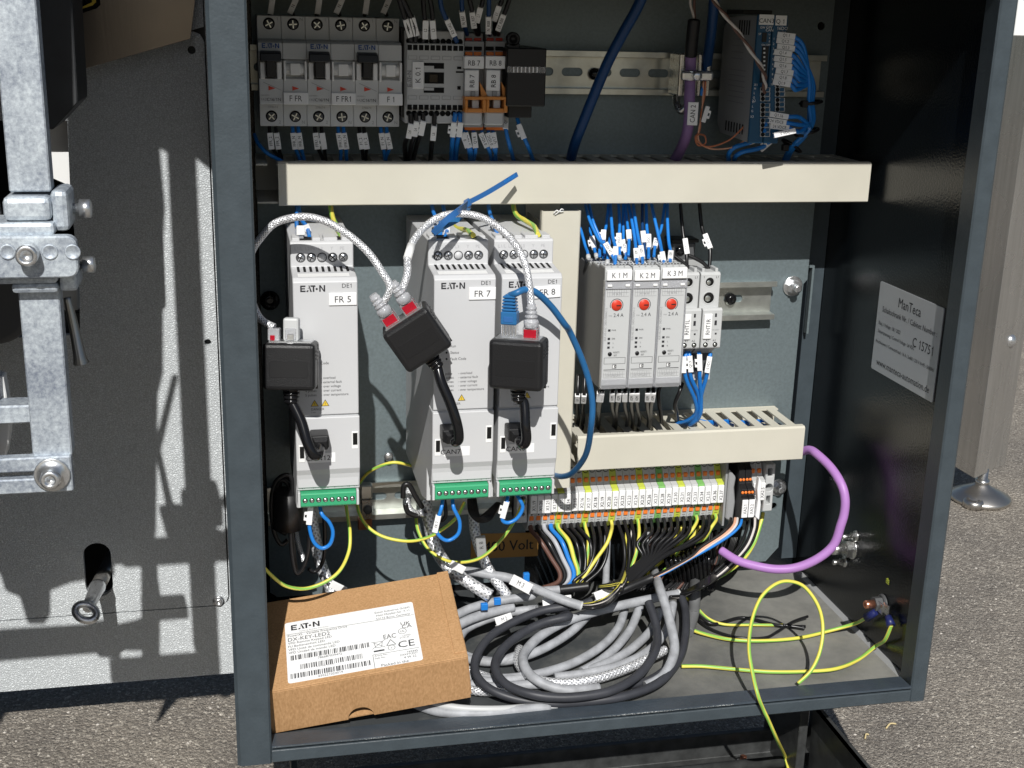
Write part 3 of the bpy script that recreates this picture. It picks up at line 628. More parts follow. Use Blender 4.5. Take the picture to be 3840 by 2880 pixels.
# stainless sheet and dark housing above
st_ = thing('stainless_sheet', 'brownish stainless cover at the top left beside the cabinet', 'sheet', P(500, 150, 262))
b = B(); b.prism([pp(200, 290, 262), pp(714, 146, 262), pp(735, -20, 262), pp(760, -300, 262), pp(120, -300, 262)], 'y', 258, 262, 'stainless_shaded', .4); b.obj('sheet', st_)
b = B(); b.prism([pp(230, 62, 257.8), pp(268, 62, 257.8), pp(362, 32, 257.8), pp(378, 18, 257.8), pp(372, -40, 257.8), pp(230, -40, 257.8)], 'y', 257, 257.9, 'black_gloss'); b.obj('warning_decal', st_)
b = B(); b.prism([pp(236, 45, 256.9), pp(268, 45, 256.9), pp(348, 20, 256.9), pp(360, 8, 256.9), pp(355, -30, 256.9), pp(236, -30, 256.9)], 'y', 256.6, 257, 'warn'); b.prism([pp(240, 38, 256.5), pp(300, 30, 256.5), pp(345, 8, 256.5), pp(345, -30, 256.5), pp(240, -30, 256.5)], 'y', 256.2, 256.6, 'black_gloss'); b.obj('decal_print', st_)
hs_ = thing('machine_housing', 'dark grey machine housing hanging behind the galvanised post', 'housing', P(220, 400, 60))
Yh = 70.
b = B(); b.prism([pp(100, -260, Yh), pp(262, -260, Yh), pp(269, 0, Yh), pp(290, 352, Yh), pp(290, 388, Yh), pp(196, 488, Yh), pp(140, 470, Yh)], 'y', Yh, Yh+60, 'machine_dark', .8); b.obj('housing', hs_)

# galvanised post with clamp, bracket and bolts
YG = -95.
post = thing('galvanised_post', 'galvanised steel post with clamp and slotted foot at the left edge', 'post', P(200, 1840, YG))
def gx(u, v): return P(u, v, YG).x
def gz(u, v): return P(u, v, YG).z
xa, xb = gx(113, 1600), gx(262, 1600)
b = B(); b.box(xa, xb, YG, YG+14, gz(120, 720), gz(100, 0)+260, 'galvanised', .8); b.obj('upper_bar', post)
b = B(); b.box(xa, xb, YG, YG+14, gz(190, 1712), gz(160, 1085), 'galvanised', .8); b.obj('lower_bar', post)
b = B(); b.box(gx(20, 800), gx(200, 800), YG-8, YG+22, gz(150, 822), gz(150, 732), 'galvanised', 3, seg=2); b.box(gx(195, 800), gx(262, 800), YG-4, YG+26, gz(230, 865), gz(230, 710), 'galvanised', 3, seg=2); b.obj('clamp_block', post)
b = B(); b.box(gx(-120, 850), gx(214, 850), YG-10, YG+20, gz(150, 872), gz(150, 824), 'galvanised', 2, seg=2); b.obj('clamp_ledge', post)
z0_, z1_ = gz(150, 1022), gz(150, 868)
b = B(); b.prism(rrect(gx(-420, 945), gx(303, 945), z0_, z1_, 5, 4), 'y', YG-16, YG-8, 'galvanised', .9); br = b.obj('bracket_plate', post)
for u in (28, 187, 272):
    b = B(); q = P(u, 945, YG-16.2); b.lathe(q, (0, -1, 0), [(0, 4.3), (.5, 4.1), (.5, 3.4), (.12, 3.0), (.12, 0)], 'galvanised', 18); b.obj('plug_hole', br)
b = B(); q = P(108, 948, YG-16); b.lathe(q, (0, -1, 0), [(0, 5.8), (9, 5.8), (9.8, 5), (9.8, 3.2), (6, 3), (6, 0)], 'bright_zinc', 20); b.obj('socket_screw', br)
b = B(); b.box(gx(-120, 1040), gx(223, 1040), YG-9, YG+18, gz(150, 1052), gz(150, 1022.5), 'galvanised', 1.5); b.box(gx(50, 1070), gx(225, 1070), YG-7, YG+18, gz(150, 1090), gz(150, 1052.5), 'galvanised', 2, seg=2); b.box(gx(226, 1050), gx(293, 1050), YG-5, YG+22, gz(250, 1086), gz(250, 1018), 'galvanised', 2, seg=2); b.obj('clamp_jaw', post)
for (u0, u1, u2, v, r) in ((262, 299, 344, 782, 5.2), (290, 312, 357, 992, 4.6)):
    b = B(); q = P(u0, v, YG+14); b.lathe(q, (1, 0, 0), [(0, r*.55), (gx(u1, v)-gx(u0, v), r*.55), (gx(u1, v)-gx(u0, v), r), (gx(u2, v)-gx(u0, v)-.6, r), (gx(u2, v)-gx(u0, v), r*.85)], 'bright_zinc', 18); b.obj('side_screw', post)
b = B(); fx0, fx1 = gx(-420, 1780), gx(275, 1790); fz0, fz1 = gz(190, 1838), gz(190, 1705); zm0, zm1 = gz(100, 1788), gz(100, 1762)
b.prism([(fx0, fz0), (fx1, fz0), (fx1, fz1), (fx0, fz1)], 'y', YG-4, YG+4, 'galvanised', .8, holes=[rrect(fx0+4, gx(165, 1775), zm0, zm1, 1.6, 4)]); ft = b.obj('slotted_foot', post)
b = B(); q = P(196, 1778, YG-4); b.lathe(q, (0, -1, 0), [(0, 10), (1.6, 10), (1.8, 9.4), (1.8, 5.8), (10, 5.6), (11, 4.6), (11, 2.8), (6, 2.6), (6, 0)], 'bright_zinc', 22); b.obj('socket_screw', ft)
lev = thing('clamp_lever', 'tapered grey metal clamp lever hanging beside the post', 'lever', P(300, 1370, -40))
b = B(); b.tube([P(252, 1115, -40), P(280, 1240, -42), P(300, 1340, -45), P(305, 1362, -45)], 3.2, 'stainless', 10, rr=lambda t: 2.2+2.6*t); b.obj('lever', lev)
b = B(); b.prism([(P(u, v, -40).x, P(u, v, -40).z) for u, v in ((-30, 1402), (18, 1402), (30, 1470), (39, 1540), (43, 1590), (37, 1650), (28, 1700), (8, 1702), (-30, 1640))], 'y', -46, -34, 'white', .8); b.obj('white_guide', label='curved white plastic guide strip at the left edge', cat='strip')
b = B(); b.box(gx(-120, 1550)-6, gx(112, 1550), YG+30, YG+48, P(60, 1590, YG+30).z, P(60, 1522, YG+30).z, 'galvanised', 1); b.obj('link_bar', label='short galvanised bar joining the post from the left edge', cat='bar')

# unseen machine mass, added left of and above the view to shade the panel
mc = thing('machine', 'unseen dark machine mass added left of and above the view for its shade', 'machine', (-300, YG+20, 300))
YC = YG+24.
def cast(pts, name, th=5, hole=None):  # unseen plate, outline traced back along the sun from its shadow on the panel
    k = (YP-YC); o = []
    for u, v in pts:
        q = P(u, v, YP); o.append((q.x-SUN.x*k, q.z-SUN.z*k))
    b = B(); b.prism(o, 'y', YC, YC+th, 'machine_dark', holes=[[(P(u, v, YP).x-SUN.x*k, P(u, v, YP).z-SUN.z*k) for u, v in hole]] if hole else None); b.obj(name, mc)
b = B(); b.box(-900, -340, -320, 268, G, 1300, 'machine_dark', 3); b.obj('sky_block_side', mc)  # added box, blocks sky fill from the left
b = B(); b.box(-900, -18, -40, 268, 735, 1300, 'machine_dark', 3); b.obj('sky_block_top', mc)  # added overhead slab, blocks sky fill from above
cast([(-500, -500), (900, -500), (900, 660), (790, 640), (735, 595), (690, 600), (600, 560), (620, 780), (612, 920), (612, 1400), (592, 1480), (586, 1990), (560, 2105), (430, 2120), (430, 2160), (270, 2185), (190, 2215), (190, 2305), (165, 2340), (105, 2340), (75, 2240), (20, 2215), (0, 2150), (-500, 2150)], 'shade_plate', hole=[(120, 400), (252, 400), (258, 700), (150, 700)])  # hole shaped to let sun reach the white cover sheet
cast([(-500, 2420), (0, 2375), (330, 2355), (350, 2345), (440, 2335), (445, 2355), (510, 2340), (535, 2330), (535, 2440), (455, 2440), (450, 2468), (375, 2465), (360, 2450), (0, 2480), (-500, 2520)], 'shade_cross_bar')
cast([(533, 2100), (590, 2100), (600, 2330), (600, 2545), (560, 2700), (535, 2480)], 'shade_upright_bar')
cast([(650, 1425), (668, 1420), (604, 1690), (650, 1890), (680, 1945), (650, 1958), (628, 1925), (582, 1690)], 'shade_handle')

# =================================================================== RIGHT SIDE: stainless leg
leg = thing('stainless_support', 'square stainless support with round levelling foot on the asphalt', 'support', (1047, 705, G))
lx0, lx1 = P(3566, 1780, 680).x, P(3650, 1780, 680).x
q0, q1, q2 = P(3566, 1780, 745), P(3655, 1790, 690), P(3766, 1775, 735)
b = B(); zt = 760; zb_ = P(3655, 1795, 690).z
pts2 = [(q0.x, q0.y), (q1.x, q1.y), (q2.x, q2.y), (q2.x+q0.x-q1.x, q2.y+q0.y-q1.y)]
b.prism(pts2, 'z', zb_, zt, 'leg_steel', 1.5, seg=2); b.obj('tube', leg)
q = P(3672, 1886, 715); q.z = G
b = B(); b.lathe(q, (0, 0, 1), [(0, 42), (4, 44), (8, 42), (16, 26), (24, 11), (30, 8)], 'stainless', 36); b.obj('foot_plate', leg)
b = B(); b.lathe(q+Vector((0, 0, 26)), (0, 0, 1), [(0, 10), (6, 10), (6, 7), (zb_-G-20, 7)], 'steel', 18); b.obj('spindle', leg)
b = B(); q3 = PZ(3645, 1900, G); b.lathe(Vector((q3.x, q3.y-2, G)), (0, 0, 1), [(0, 15), (9, 15), (12, 12), (12, 6), (8, 6)], 'stainless', 22); b.obj('anchor_lug', leg)
b = B(); q = P(3782, 1275, 720); b.lathe(q, Vector((-.3, -1, 0)), [(0, 10), (3, 10), (9, 7), (11, 0)], 'bright_zinc', 18); b.obj('dome_nut', leg)
b = B(); b.box(P(3805, 100, 620).x, P(3850, 100, 620).x, 620, 640, P(3810, 135, 620).z, 900, 'white', 1); b.obj('white_strip', label='narrow white strip at the top right edge beside the cabinet', cat='strip')
b = B(); b.box(2100, 2600, 2300, 2400, G, 900, 'dark_grey', 4); b.box(2150, 2550, 2290, 2300, 0, 800, 'mid_grey'); b.obj('far_housing', label='dark grey housing far behind the stainless leg', cat='housing')

b = B(); b.prism([(535.5, 9), (540, 9), (540, 11.2), (538.6, 11.2)], 'y', 22.2, 239.9, 'mid_grey'); b.obj('floor_seam', cab)

mat('straw', (.62, .50, .27), .7)
# bits of dry straw on the asphalt
for (a, c, lab) in (((1290, 1340), (1355, 1310), 'dry straw bit on the asphalt right of the base frame'), ((1150, 1408), (1172, 1382), 'short straw bit on the asphalt near the base frame'), ((1190, 870), (1240, 862), 'dark twig on the asphalt right of the cabinet corner')):
    p0, p1 = [PZ(2600+.5606*x, 1980+.5606*y, G+1.2) for x, y in (a, c)]; dv = (p1-p0)*.5+Vector((0, 2.2, 1.4))
    b = B(); b.tube([p0, p0+dv, p1], .9, 'straw' if 'straw' in lab else 'brown_wire', 6, sub=4); b.obj('straw', label=lab, cat='straw')

# =================================================================== FREQUENCY DRIVES
def drive(x0, tagtxt, can, label, tilt=0, tagbox=(25.2, 44.9, 329.4, 338.6)):
    t = thing('frequency_drive', label, 'drive', (x0+22.5, 135, 158), 'light grey frequency drives in a row')
    X = lambda a: x0+a
    b = B(); b.prism([(213, 158), (213, 366), (150, 366.5), (89.4, 367.6), (88, 366.2), (88, 349.4), (60.2, 347.2), (57.2, 344.6), (57.2, 246.6), (59, 246.6), (59, 190), (88, 190), (88, 163), (115, 156.5)], 'x', X(0), X(45), 'drive_grey', .55); b.obj('housing', t)
    b = B(); b.prism([(56.4, 244.8), (56.4, 205), (58.4, 200.5), (60.6, 187.6), (76, 187.6), (76, 245.2), (57, 245.2)], 'x', X(-.5), X(45.4), 'drive_grey', .5); cov = b.obj('front_cover', t)
    for (xa, xb, u0, v0, v1) in ((39.6, 44.2, 1620, 362, 478), (1.2, 5.6, 1272, 455, 570)):
        za, zb2 = c4(u0, v0, 56.4).z, c4(u0, v1, 56.4).z
        b = B(); b.box(X(xa), X(xb), 56.0, 56.7, zb2, za, 'white', .2); b.box(X(xa+.8), X(xb-.5), 55.7, 56.3, zb2+(za-zb2)*.25, za-1, 'void'); b.obj('latch_window', cov)
    # terminal head
    for i in range(5):
        xx = c3((1276, 1347, 1417, 1488, 1557)[i], 475, 88).x-149.8; zz = c3(1417, 475, 88).z
        b = B()
        if i == 2:
            b.lathe((X(xx), 88, zz), (0, -1, 0), [(0, 3.5), (.25, 3.5), (.25, 2.9), (.12, 2.9)], 'print', 20); b.lathe((X(xx), 88, zz), (0, -1, 0), [(0, 2.9), (.3, 2.9), (.3, 0)], 'drive_grey', 20)
        else:
            b.lathe((X(xx), 88, zz), (0, -1, 0), [(0, 3.5), (.15, 3.5), (.15, 3.1), (.06, 3.1), (.06, 0)], 'dark_grey', 20)
            b.lathe((X(xx), 87.9, zz-.1), (0, -1, 0), [(0, 2.6), (.25, 2.5), (.25, 0)], 'bright_zinc', 16)
            a = random.uniform(0, 3); ca, sa = math.cos(a), math.sin(a)
            for (c0, s0) in ((ca, sa), (-sa, ca)):
                M = Matrix.Translation((X(xx), 87.6, zz-.1)) @ Matrix(((c0, 0, -s0), (0, 1, 0), (s0, 0, c0))).to_4x4()
                b.box(-2.3, 2.3, -.08, .08, -.35, .35, 'print', M=M)
        b.obj('terminal_screw', t)
    for k in range(9):
        xx = 4.2+k*4.35; b = B(); s = (349.4-347.2)/(88-60.2)
        b.bm.faces.new([b.bm.verts.new(Vector((X(xx+dx), yy, 347.2+(yy-60.2)*s+.12))) for dx, yy in ((0, 74), (1.9, 74), (1.9, 87.5), (0, 87.5))]); b.mi('void'); b.obj('vent_slot', t)
    b = B()
    b.bm.faces.new([b.bm.verts.new(Vector((X(xx), yy, 347.2+(yy-60.2)*s+.12))) for xx, yy in ((4, 61.5), (40, 61.5), (40, 70), (4, 70))]); b.mi('white')
    upv = Vector((0, 27.8, 2.2)).normalized()
    for k in range(26):
        xx = 5+k*1.32+random.uniform(0, .4); b.poly([(X(xx), 63, 347.5), (X(xx+random.uniform(.3, .9)), 63, 347.5), (X(xx+.5), 68.5, 347.95), (X(xx), 68.5, 347.95)], 'print_grey')
    b.obj('type_label', t)
    b = B()
    for i, s_ in enumerate(('L1/L', 'L2/N', 'L3', 'Y', 'PE')): b.text(s_, (X((6, 14, 21.5, 29.5, 37)[i]), 88, 362.6), 3.4, 'drive_mark')
    eaton(b, (X(5.1), 57.2, 337.6), 17.3, 'print'); b.text('DE1', (X(37.5), 57.2, 341.6), 4.4, 'print')
    def tl(s_, x, z, sz=2.9): 
        vs_, _ = text_mesh(s_); wd = max(v[0] for v in vs_)-min(v[0] for v in vs_); b.text(s_, (X(x)+wd*sz*.46, 57.2, z), sz, 'print', sx=.92)
    tl('Run', 12.3, 295.3); tl('Status', 12.3, 290.4); tl('Fault Code', 12.3, 285.6)
    for k, (n_, w_) in enumerate((('1 pulse', 'overload'), ('2 pulses', 'external fault'), ('3 pulses', 'over voltage'), ('4 pulses', 'over current'), ('5 pulses', 'over temperature'))):
        tl(n_, 7.0, 274.6-k*3.15, 2.7); tl('- '+w_, 18.4, 274.6-k*3.15, 2.7)
    tl('DANGER', 11, 251.2, 2.5); tl('5 min', 11, 248.9, 1.5)
    for zz in (295.3, 290.4, 285.6): b.lathe((X(9.5), 57.2, zz), (0, -1, 0), [(0, .8), (.12, .8), (.12, 0)], 'print', 10)
    b.text('0V   +10V   1     2     3     4    13   14', (X(23), 59.7, 190.6), 2.75, 'print', up=(0, 2.2, 12.9), sx=.98)
    b.obj('lettering', t)
    b = B()
    for xx in (13.4, 21.0):
        z_ = 253.4
        b.poly([(X(xx-2.9), 57.05, z_), (X(xx+2.9), 57.05, z_), (X(xx), 57.05, z_+5)], 'print'); b.poly([(X(xx-2.3), 56.95, z_+.35), (X(xx+2.3), 56.95, z_+.35), (X(xx), 56.95, z_+4.3)], 'warn')
        b.text('!', (X(xx), 56.9, z_+1.8), 2.9, 'print')
    b.obj('warning_symbol', t)
    # markers
    M = Matrix.Translation((X((tagbox[0]+tagbox[1])/2), 0, (tagbox[2]+tagbox[3])/2)) @ Matrix.Rotation(-tilt, 4, 'Y')
    hw, hh = (tagbox[1]-tagbox[0])/2, (tagbox[3]-tagbox[2])/2
    b = B(); b.box(-hw, hw, 56.0, 57.1, -hh, hh, 'tag_white', .35, M=M); mk = b.obj('drive_marker', t)
    b = B(); b.text(tagtxt, M @ Vector((0, 56, 0)), 6.6, 'print', M.to_3x3() @ X_, M.to_3x3() @ Z_); b.obj('lettering', mk)
    zc = c4(1395, 540, 56.3).z
    b = B(); b.box(X(8), X(27.5), 56.1, 56.39, zc-3.6, zc+3.6, 'tag_white'); mk = b.obj('socket_marker', t)
    b = B(); b.text(can, (X(13.2 if len(can) < 5 else 15), 56.1, zc), 5.2, 'print', sx=1.12); b.obj('lettering', mk)
    # green control terminal strip
    b = B(); b.prism([(56.6, 186.9), (55.8, 186.2), (55.8, 177), (57.5, 175.4), (80, 175.4), (80, 186.9)], 'x', X(1.8), X(42.4), 'conn_green', .3); cn = b.obj('control_terminal', t)
    for k in range(8):
        xx = 5.0+k*4.92; b = B(); b.lathe((X(xx), 55.8, 181.4), (0, -1, 0), [(0, 1.9), (.12, 1.9), (.12, 1.65), (.05, 1.65), (.05, 0)], 'print', 16)
        b.lathe((X(xx), 55.75, 181.2), (0, -1, 0), [(0, 1.35), (.1, 1.3), (.1, 0)], 'rail_zinc', 12); b.box(X(xx-1.2), X(xx+1.2), 55.55, 55.7, 181.05, 181.4, 'print'); b.obj('clamp_screw', cn)
    for xa in (-.2, 42.7): b = B(); b.box(X(xa), X(xa+1.9), 57, 70, 175.5, 187.2, 'drive_grey', .3); b.obj('end_ear', t)
    # top wire entry tabs
    for xa, xb in ((1.5, 7), (16, 22), (24, 34), (37, 43.5)):
        b = B(); b.box(X(xa), X(xb), 92, 108, 367, 369.6, 'drive_grey', .5); b.obj('entry_tab', t)
    b = B(); b.box(X(7.2), X(15.8), 94, 108, 366.9, 367.8, 'void'); b.box(X(34.2), X(36.8), 94, 108, 366.9, 367.8, 'void'); b.obj('entry_opening', t)
    return t
drive(50.2, 'FR 5', 'CAN12', 'light grey frequency drive tagged FR 5, leftmost and apart from the others', 0, (24.8, 44.4, 327.6, 336.6))
drive(149.8, 'FR 7', 'CAN7', 'light grey frequency drive tagged FR 7 behind the tilted black adapter')
drive(199.2, 'FR 8', 'CAN8', 'light grey frequency drive tagged FR 8 beside the upright duct', .05, (24.0, 43.6, 329.6, 338.6))

# =================================================================== BLACK PLUG ADAPTERS
def frame(c_, right, up):
    right = Vector(right).normalized(); up = Vector(up); up = (up-right*up.dot(right)).normalized(); n = right.cross(up)   # n points to the viewer
    M = Matrix((right, -n, up)).transposed().to_4x4(); return Matrix.Translation(c_) @ M
def adapter(c_, right, up, label, w=36, h=33, d=25, sockets=True):
    M = frame(c_, right, up); t = thing('plug_adapter', label, 'adapter', c_, 'black plug adapters in front of the drives')
    b = B(); b.box(-w/2, w/2, -d/2, d/2, -h/2, h/2, 'black_grain', 3.2, M=M, seg=3); b.obj('body', t)
    b = B()
    for k in range(3): b.box(w/2-.3, w/2+.5, -d*.30, d*.30, h*.30-k*2.6, h*.30+1.3-k*2.6, 'black_grain', .3, M=M)
    b.obj('grip_rib', t)
    b = B(); b.box(-w/2-.18, w/2+.18, d*.08, d*.08+.7, -h/2-.18, h/2-2, 'black_gloss', .1, M=M); b.obj('shell_seam', t)
    b = B(); b.box(-w*.36, w*.36, -d/2-.15, -d/2+.2, -h*.22, h*.12, 'black', .3, M=M); b.obj('moulded_panel', t)
    b = B(); b.box(-w*.40, w*.42, -d*.30, d*.30, h/2-.4, h/2+.8, 'bright_zinc', .2, M=M); b.obj('socket_frame', t)
    b = B(); b.lathe(M @ Vector((0, 0, -h/2+1)), M.to_3x3() @ Vector((0, 0, -1)), [(0, 6.4), (2.6, 6.2), (2.6, 5), (3.6, 5), (3.6, 5.9), (5.2, 5.8), (5.2, 4.9), (6.4, 4.9), (6.4, 5.6), (8, 5.4), (8, 4.6), (9, 4.6), (9, 5.1), (11, 4.9), (11, 4.2)], 'black_gloss', 20); b.obj('strain_relief', t)
    return t, M
def braid_cable(pts, label, r=2.65):
    t = thing('patch_cable', label, 'cable', pts[0])
    b = B(); b.tube(pts, r, 'braid', 12, sub=10); b.obj('braid', t)
    return t
def rj45(M, xoff, h, parent, boot='clear_boot', shell='clear', inner='red_clear'):
    """plug standing in the adapter's top socket, plus its boot"""
    b = B(); b.box(xoff-5.6, xoff+5.6, -3.8, 3.8, h, h+8.5, shell, .5, M=M); p = b.obj('plug', parent)
    b = B(); b.box(xoff-4.6, xoff+4.6, -4.0, 1.0, h+1, h+7, inner, .3, M=M) if inner else b.box(xoff-.5, xoff+.5, -4.0, -3.7, h+.5, h+7, 'bright_zinc', M=M)
    b.obj('insert', p)
    b = B(); ax = M.to_3x3() @ Z_
    b.lathe(M @ Vector((xoff, 0, h+8)), ax, [(0, 5.2), (4, 5.3), (5.4, 4.8), (5.6, 3.9), (7, 4.0), (7.2, 4.6), (8.4, 4.5), (8.6, 3.6), (10, 3.7), (10.2, 4.2), (11.4, 4.1), (11.6, 3.3), (13, 3.4), (13.2, 3.8), (14.6, 3.6), (14.8, 3.0), (17, 2.9)], boot, 18); b.obj('boot', parent)
    return M @ Vector((xoff, 0, h+15))
# FR 5 adapter, half behind the frame edge
cA = c3(262, 1232, 38); adA, MA = adapter(cA, (.98, -.19, .0), (-.10, .16, .98), 'black plug adapter in front of the FR 5 drive, half hidden by the frame')
# FR 7 adapter, tilted diamond
rt = (RIGHT*.86 + DOWN*-.56 + _f*-.06); cB = c3(1130, 1035, 30)
adB, MB_ = adapter(cB, (.83, -.10, .56), (-.56, .02, .83), 'black plug adapter hanging tilted beside the FR 7 drive with red plugs', 37, 34, 24)
cC = c3(1835, 1215, 26); adC, MC = adapter(cC, (.90, -.43, .02), (-.02, .05, 1), 'black plug adapter upright in front of FR 8 with one blue plug', 39, 36, 24)
# plugs and patch cables
e1 = rj45(MB_, -8.5, 17, adB); e2 = rj45(MB_, 7.5, 17, adB)
e3 = rj45(MC, 8.5, 18, adC)
# blue plug on the FR 8 adapter
b = B(); b.box(-12.5, -1.5, -4, 4, 18.5, 28, 'clear', .5, M=MC); pb = b.obj('plug', adC)
b = B(); [b.box(-11.5+k*2.4, -10.9+k*2.4, -4.3, -3.9, 19, 27, 'bright_zinc', M=MC) for k in range(5)]; b.obj('contact', pb)
b = B(); b.box(-12.8, -1.2, -4.8, 4.8, 27.5, 37, 'blue_cable', .8, M=MC); b.box(-10.5, -3.6, -5.1, -4.6, 29.5, 33.5, 'blue_tie', .3, M=MC)
for k in range(5): b.box(-12.2+k*.2, -1.8-k*.2, -4.5, 4.5, 37.3+k*2.3, 38.9+k*2.3, 'blue_cable', .5, M=MC)
b.box(-10, -4, -3.4, 3.4, 37, 49, 'blue_cable', .5, M=MC); b.obj('boot', adC, label='blue plug boot with ribs')
# white and red plugs at the FR 5 adapter
b = B(); b.box(-15.5, -7.5, -4, 4, 17, 25.5, 'clear_boot', .6, M=MA); b.box(-14, -10.5, -4.3, 0, 17.4, 21, 'red_clear', .4, M=MA); b.obj('plug', adA)
b = B(); b.box(-5, 5.8, -4.5, 4.5, 17, 33, 'light_grey', 1.6, M=MA, seg=2); b.box(-3.4, 4.2, -5.0, -3.5, 18, 26, 'clear_boot', .5, M=MA); b.box(-2, 2.6, -5.3, -4.4, 17.6, 22, 'bright_zinc', .3, M=MA); b.obj('blanking_plug', adA)
e0 = MA @ Vector((-11.5, 0, 26))
braid_cable([e0, c3(40, 900, 50), c3(-30, 700, 58), c3(-20, 480, 62), c3(62, 340, 62), c3(165, 245, 60), c3(330, 208, 56), c3(480, 232, 50), c3(640, 320, 44), c3(790, 450, 38), c3(890, 590, 32), c3(945, 705, 29), e1],
            'clear braided patch cable arching from behind the frame to the FR 7 adapter')
pc = braid_cable([e2, c3(1062, 610, 34), c3(1068, 480, 46), c3(1110, 370, 58), c3(1200, 265, 68), c3(1320, 198, 72), c3(1470, 188, 72), c3(1600, 222, 66), c3(1730, 310, 56), c3(1825, 420, 45), c3(1880, 540, 36), c3(1905, 660, 30), c3(1915, 745, 27), e3],
            'clear braided patch cable arching from the FR 7 adapter to FR 8')
b = B(); q0, q1 = c3(1064, 500, 44), c3(1092, 405, 54); dq = (q1-q0).normalized(); b.cyl(q0, q1, 3.0, 'white', 16); b.obj('sleeve_label', pc)
# black tails into the drive sockets
def tail(M, h, pts, plug, label):
    t = thing('adapter_tail', label, 'cable', pts[-1]); p0 = M @ Vector((0, 0, -h/2-9))
    b = B(); b.tube([p0]+pts, 3.7, 'black_gloss', 14, sub=8); b.obj('cord', t)
    b = B(); q = plug; b.box(q.x-6.4, q.x+6.4, 40, 56.2, q.z-4.8, q.z+4.8, 'black', 1.2, seg=2)
    for k in range(4): b.box(q.x-5.6+k*.3, q.x+5.6-k*.3, 38.6-k*1.8, 39.8-k*1.8, q.z-4.2+k*.25, q.z+4.2-k*.25, 'black', .4)
    b.box(q.x-4.4, q.x+4.4, 33, 41, q.z-3.3, q.z+3.3, 'black', .6)
    b.obj('plug', t); return t
q5 = c4(455, 440, 52); tail(MA, 33, [c4(330, 330, 28), c4(372, 470, 22), c4(415, 560, 20), c4(450, 560, 24), q5+Vector((0, -15, -1))], q5, 'thick black tail looping from the adapter into drive FR 5')
q7 = c4(1352, 400, 52); tail(MB_, 34, [c4(1300, 60, 24), c4(1360, 200, 19), c4(1408, 350, 16), c4(1420, 450, 17), c4(1395, 475, 22), q7+Vector((2, -15, -2))], q7, 'thick black tail looping from the tilted adapter into drive FR 7')
q8 = c4(1800, 390, 52); tail(MC, 36, [c4(1870, 200, 24), c4(1880, 350, 18), c4(1888, 450, 17), c4(1870, 492, 20), c4(1840, 470, 26), q8+Vector((3, -15, -3))], q8, 'thick black tail looping from the upright adapter into drive FR 8')
# blue patch lead of the FR 8 adapter
b = B(); p0 = MC @ Vector((-7, 0, 48))
b.tube([p0, c3(1820, 735, 26), c3(1880, 712, 28), c3(1960, 735, 30), c3(2060, 830, 36), c3(2150, 950, 42), c5(250, 1000, 50), c5(330, 1180, 56), c5(385, 1350, 60), c5(408, 1500, 62), c5(400, 1650, 66), c6(560, 60, 84), c6(520, 150, 100), c6(450, 230, 120), c6(380, 252, 140), c6(310, 240, 165)], 2.45, 'blue_cable', 14, sub=8)
b.obj('patch_lead', label='blue patch lead bulging out from the FR 8 adapter past the duct', cat='cable')
# blue cable tie round the braided cable
ti = thing('cable_tie', 'long blue cable tie with its tail pointing up across the duct', 'cable tie', c3(1480, 115, 100))
pa, pb_, pc_ = c3(1240, 305, 60), c3(1480, 112, 108), c1(1915, 1205, 142)
def strap(pts, w, th, m, nm, par, up=Vector((0, 0, 1))):
    b = B(); c_ = spline(pts, 6); i = b.mi(m); rows = []
    for k, p in enumerate(c_):
        tt = (c_[min(k+1, len(c_)-1)]-c_[max(k-1, 0)]).normalized(); s_ = up.cross(tt).normalized(); n = tt.cross(s_); s2 = tt.cross(Vector((0, -1, 0))).normalized()
        nn = tt.cross(s2).normalized()
        rows.append([b.bm.verts.new(p+s2*(w/2*a)+nn*(th/2*c)) for a, c in ((-1, -1), (1, -1), (1, 1), (-1, 1))])
    for a, c in zip(rows, rows[1:]):
        for j in range(4): f = b.bm.faces.new([a[j], a[(j+1) % 4], c[(j+1) % 4], c[j]]); f.material_index = i
    b.bm.faces.new(rows[0][::-1]); b.bm.faces.new(rows[-1]); b.fixn = True; return b.obj(nm, par)
strap([pb_, pb_.lerp(pc_, .35)+Vector((0, 0, -.8)), pb_.lerp(pc_, .7)+Vector((0, 0, -.6)), pc_], 3.6, 1.2, 'blue_tie', 'tail', ti)
strap([c3(1245, 320, 62), c3(1330, 235, 58), c3(1420, 165, 66), pb_], 4.4, 1.3, 'blue_tie', 'strap', ti)
strap([c3(1250, 318, 64), c3(1330, 265, 84), c3(1420, 215, 88), pb_+Vector((2, 3, -2))], 5.0, 1.2, 'blue_cable', 'inner_strap', ti)
dt = (pc_-pb_).normalized(); M = Matrix.Translation(pb_) @ Matrix((dt, Vector((0, 1, 0)), dt.cross(Vector((0, 1, 0))))).transposed().to_4x4()
b = B(); b.box(-3.2, 3.4, -3.4, 2.2, -3.3, 3.3, 'blue_tie', .8, M=M); b.obj('head', ti)
b = B()
for k in range(9): M2 = Matrix.Translation(pb_.lerp(pc_, .74+k*.026)) @ Matrix((dt, Vector((0, 1, 0)), dt.cross(Vector((0, 1, 0))))).transposed().to_4x4(); b.box(-.35, .35, -.95, -.6, -1.3, 1.3, 'blue_wire', M=M2)
b.obj('tail_ridge', ti)

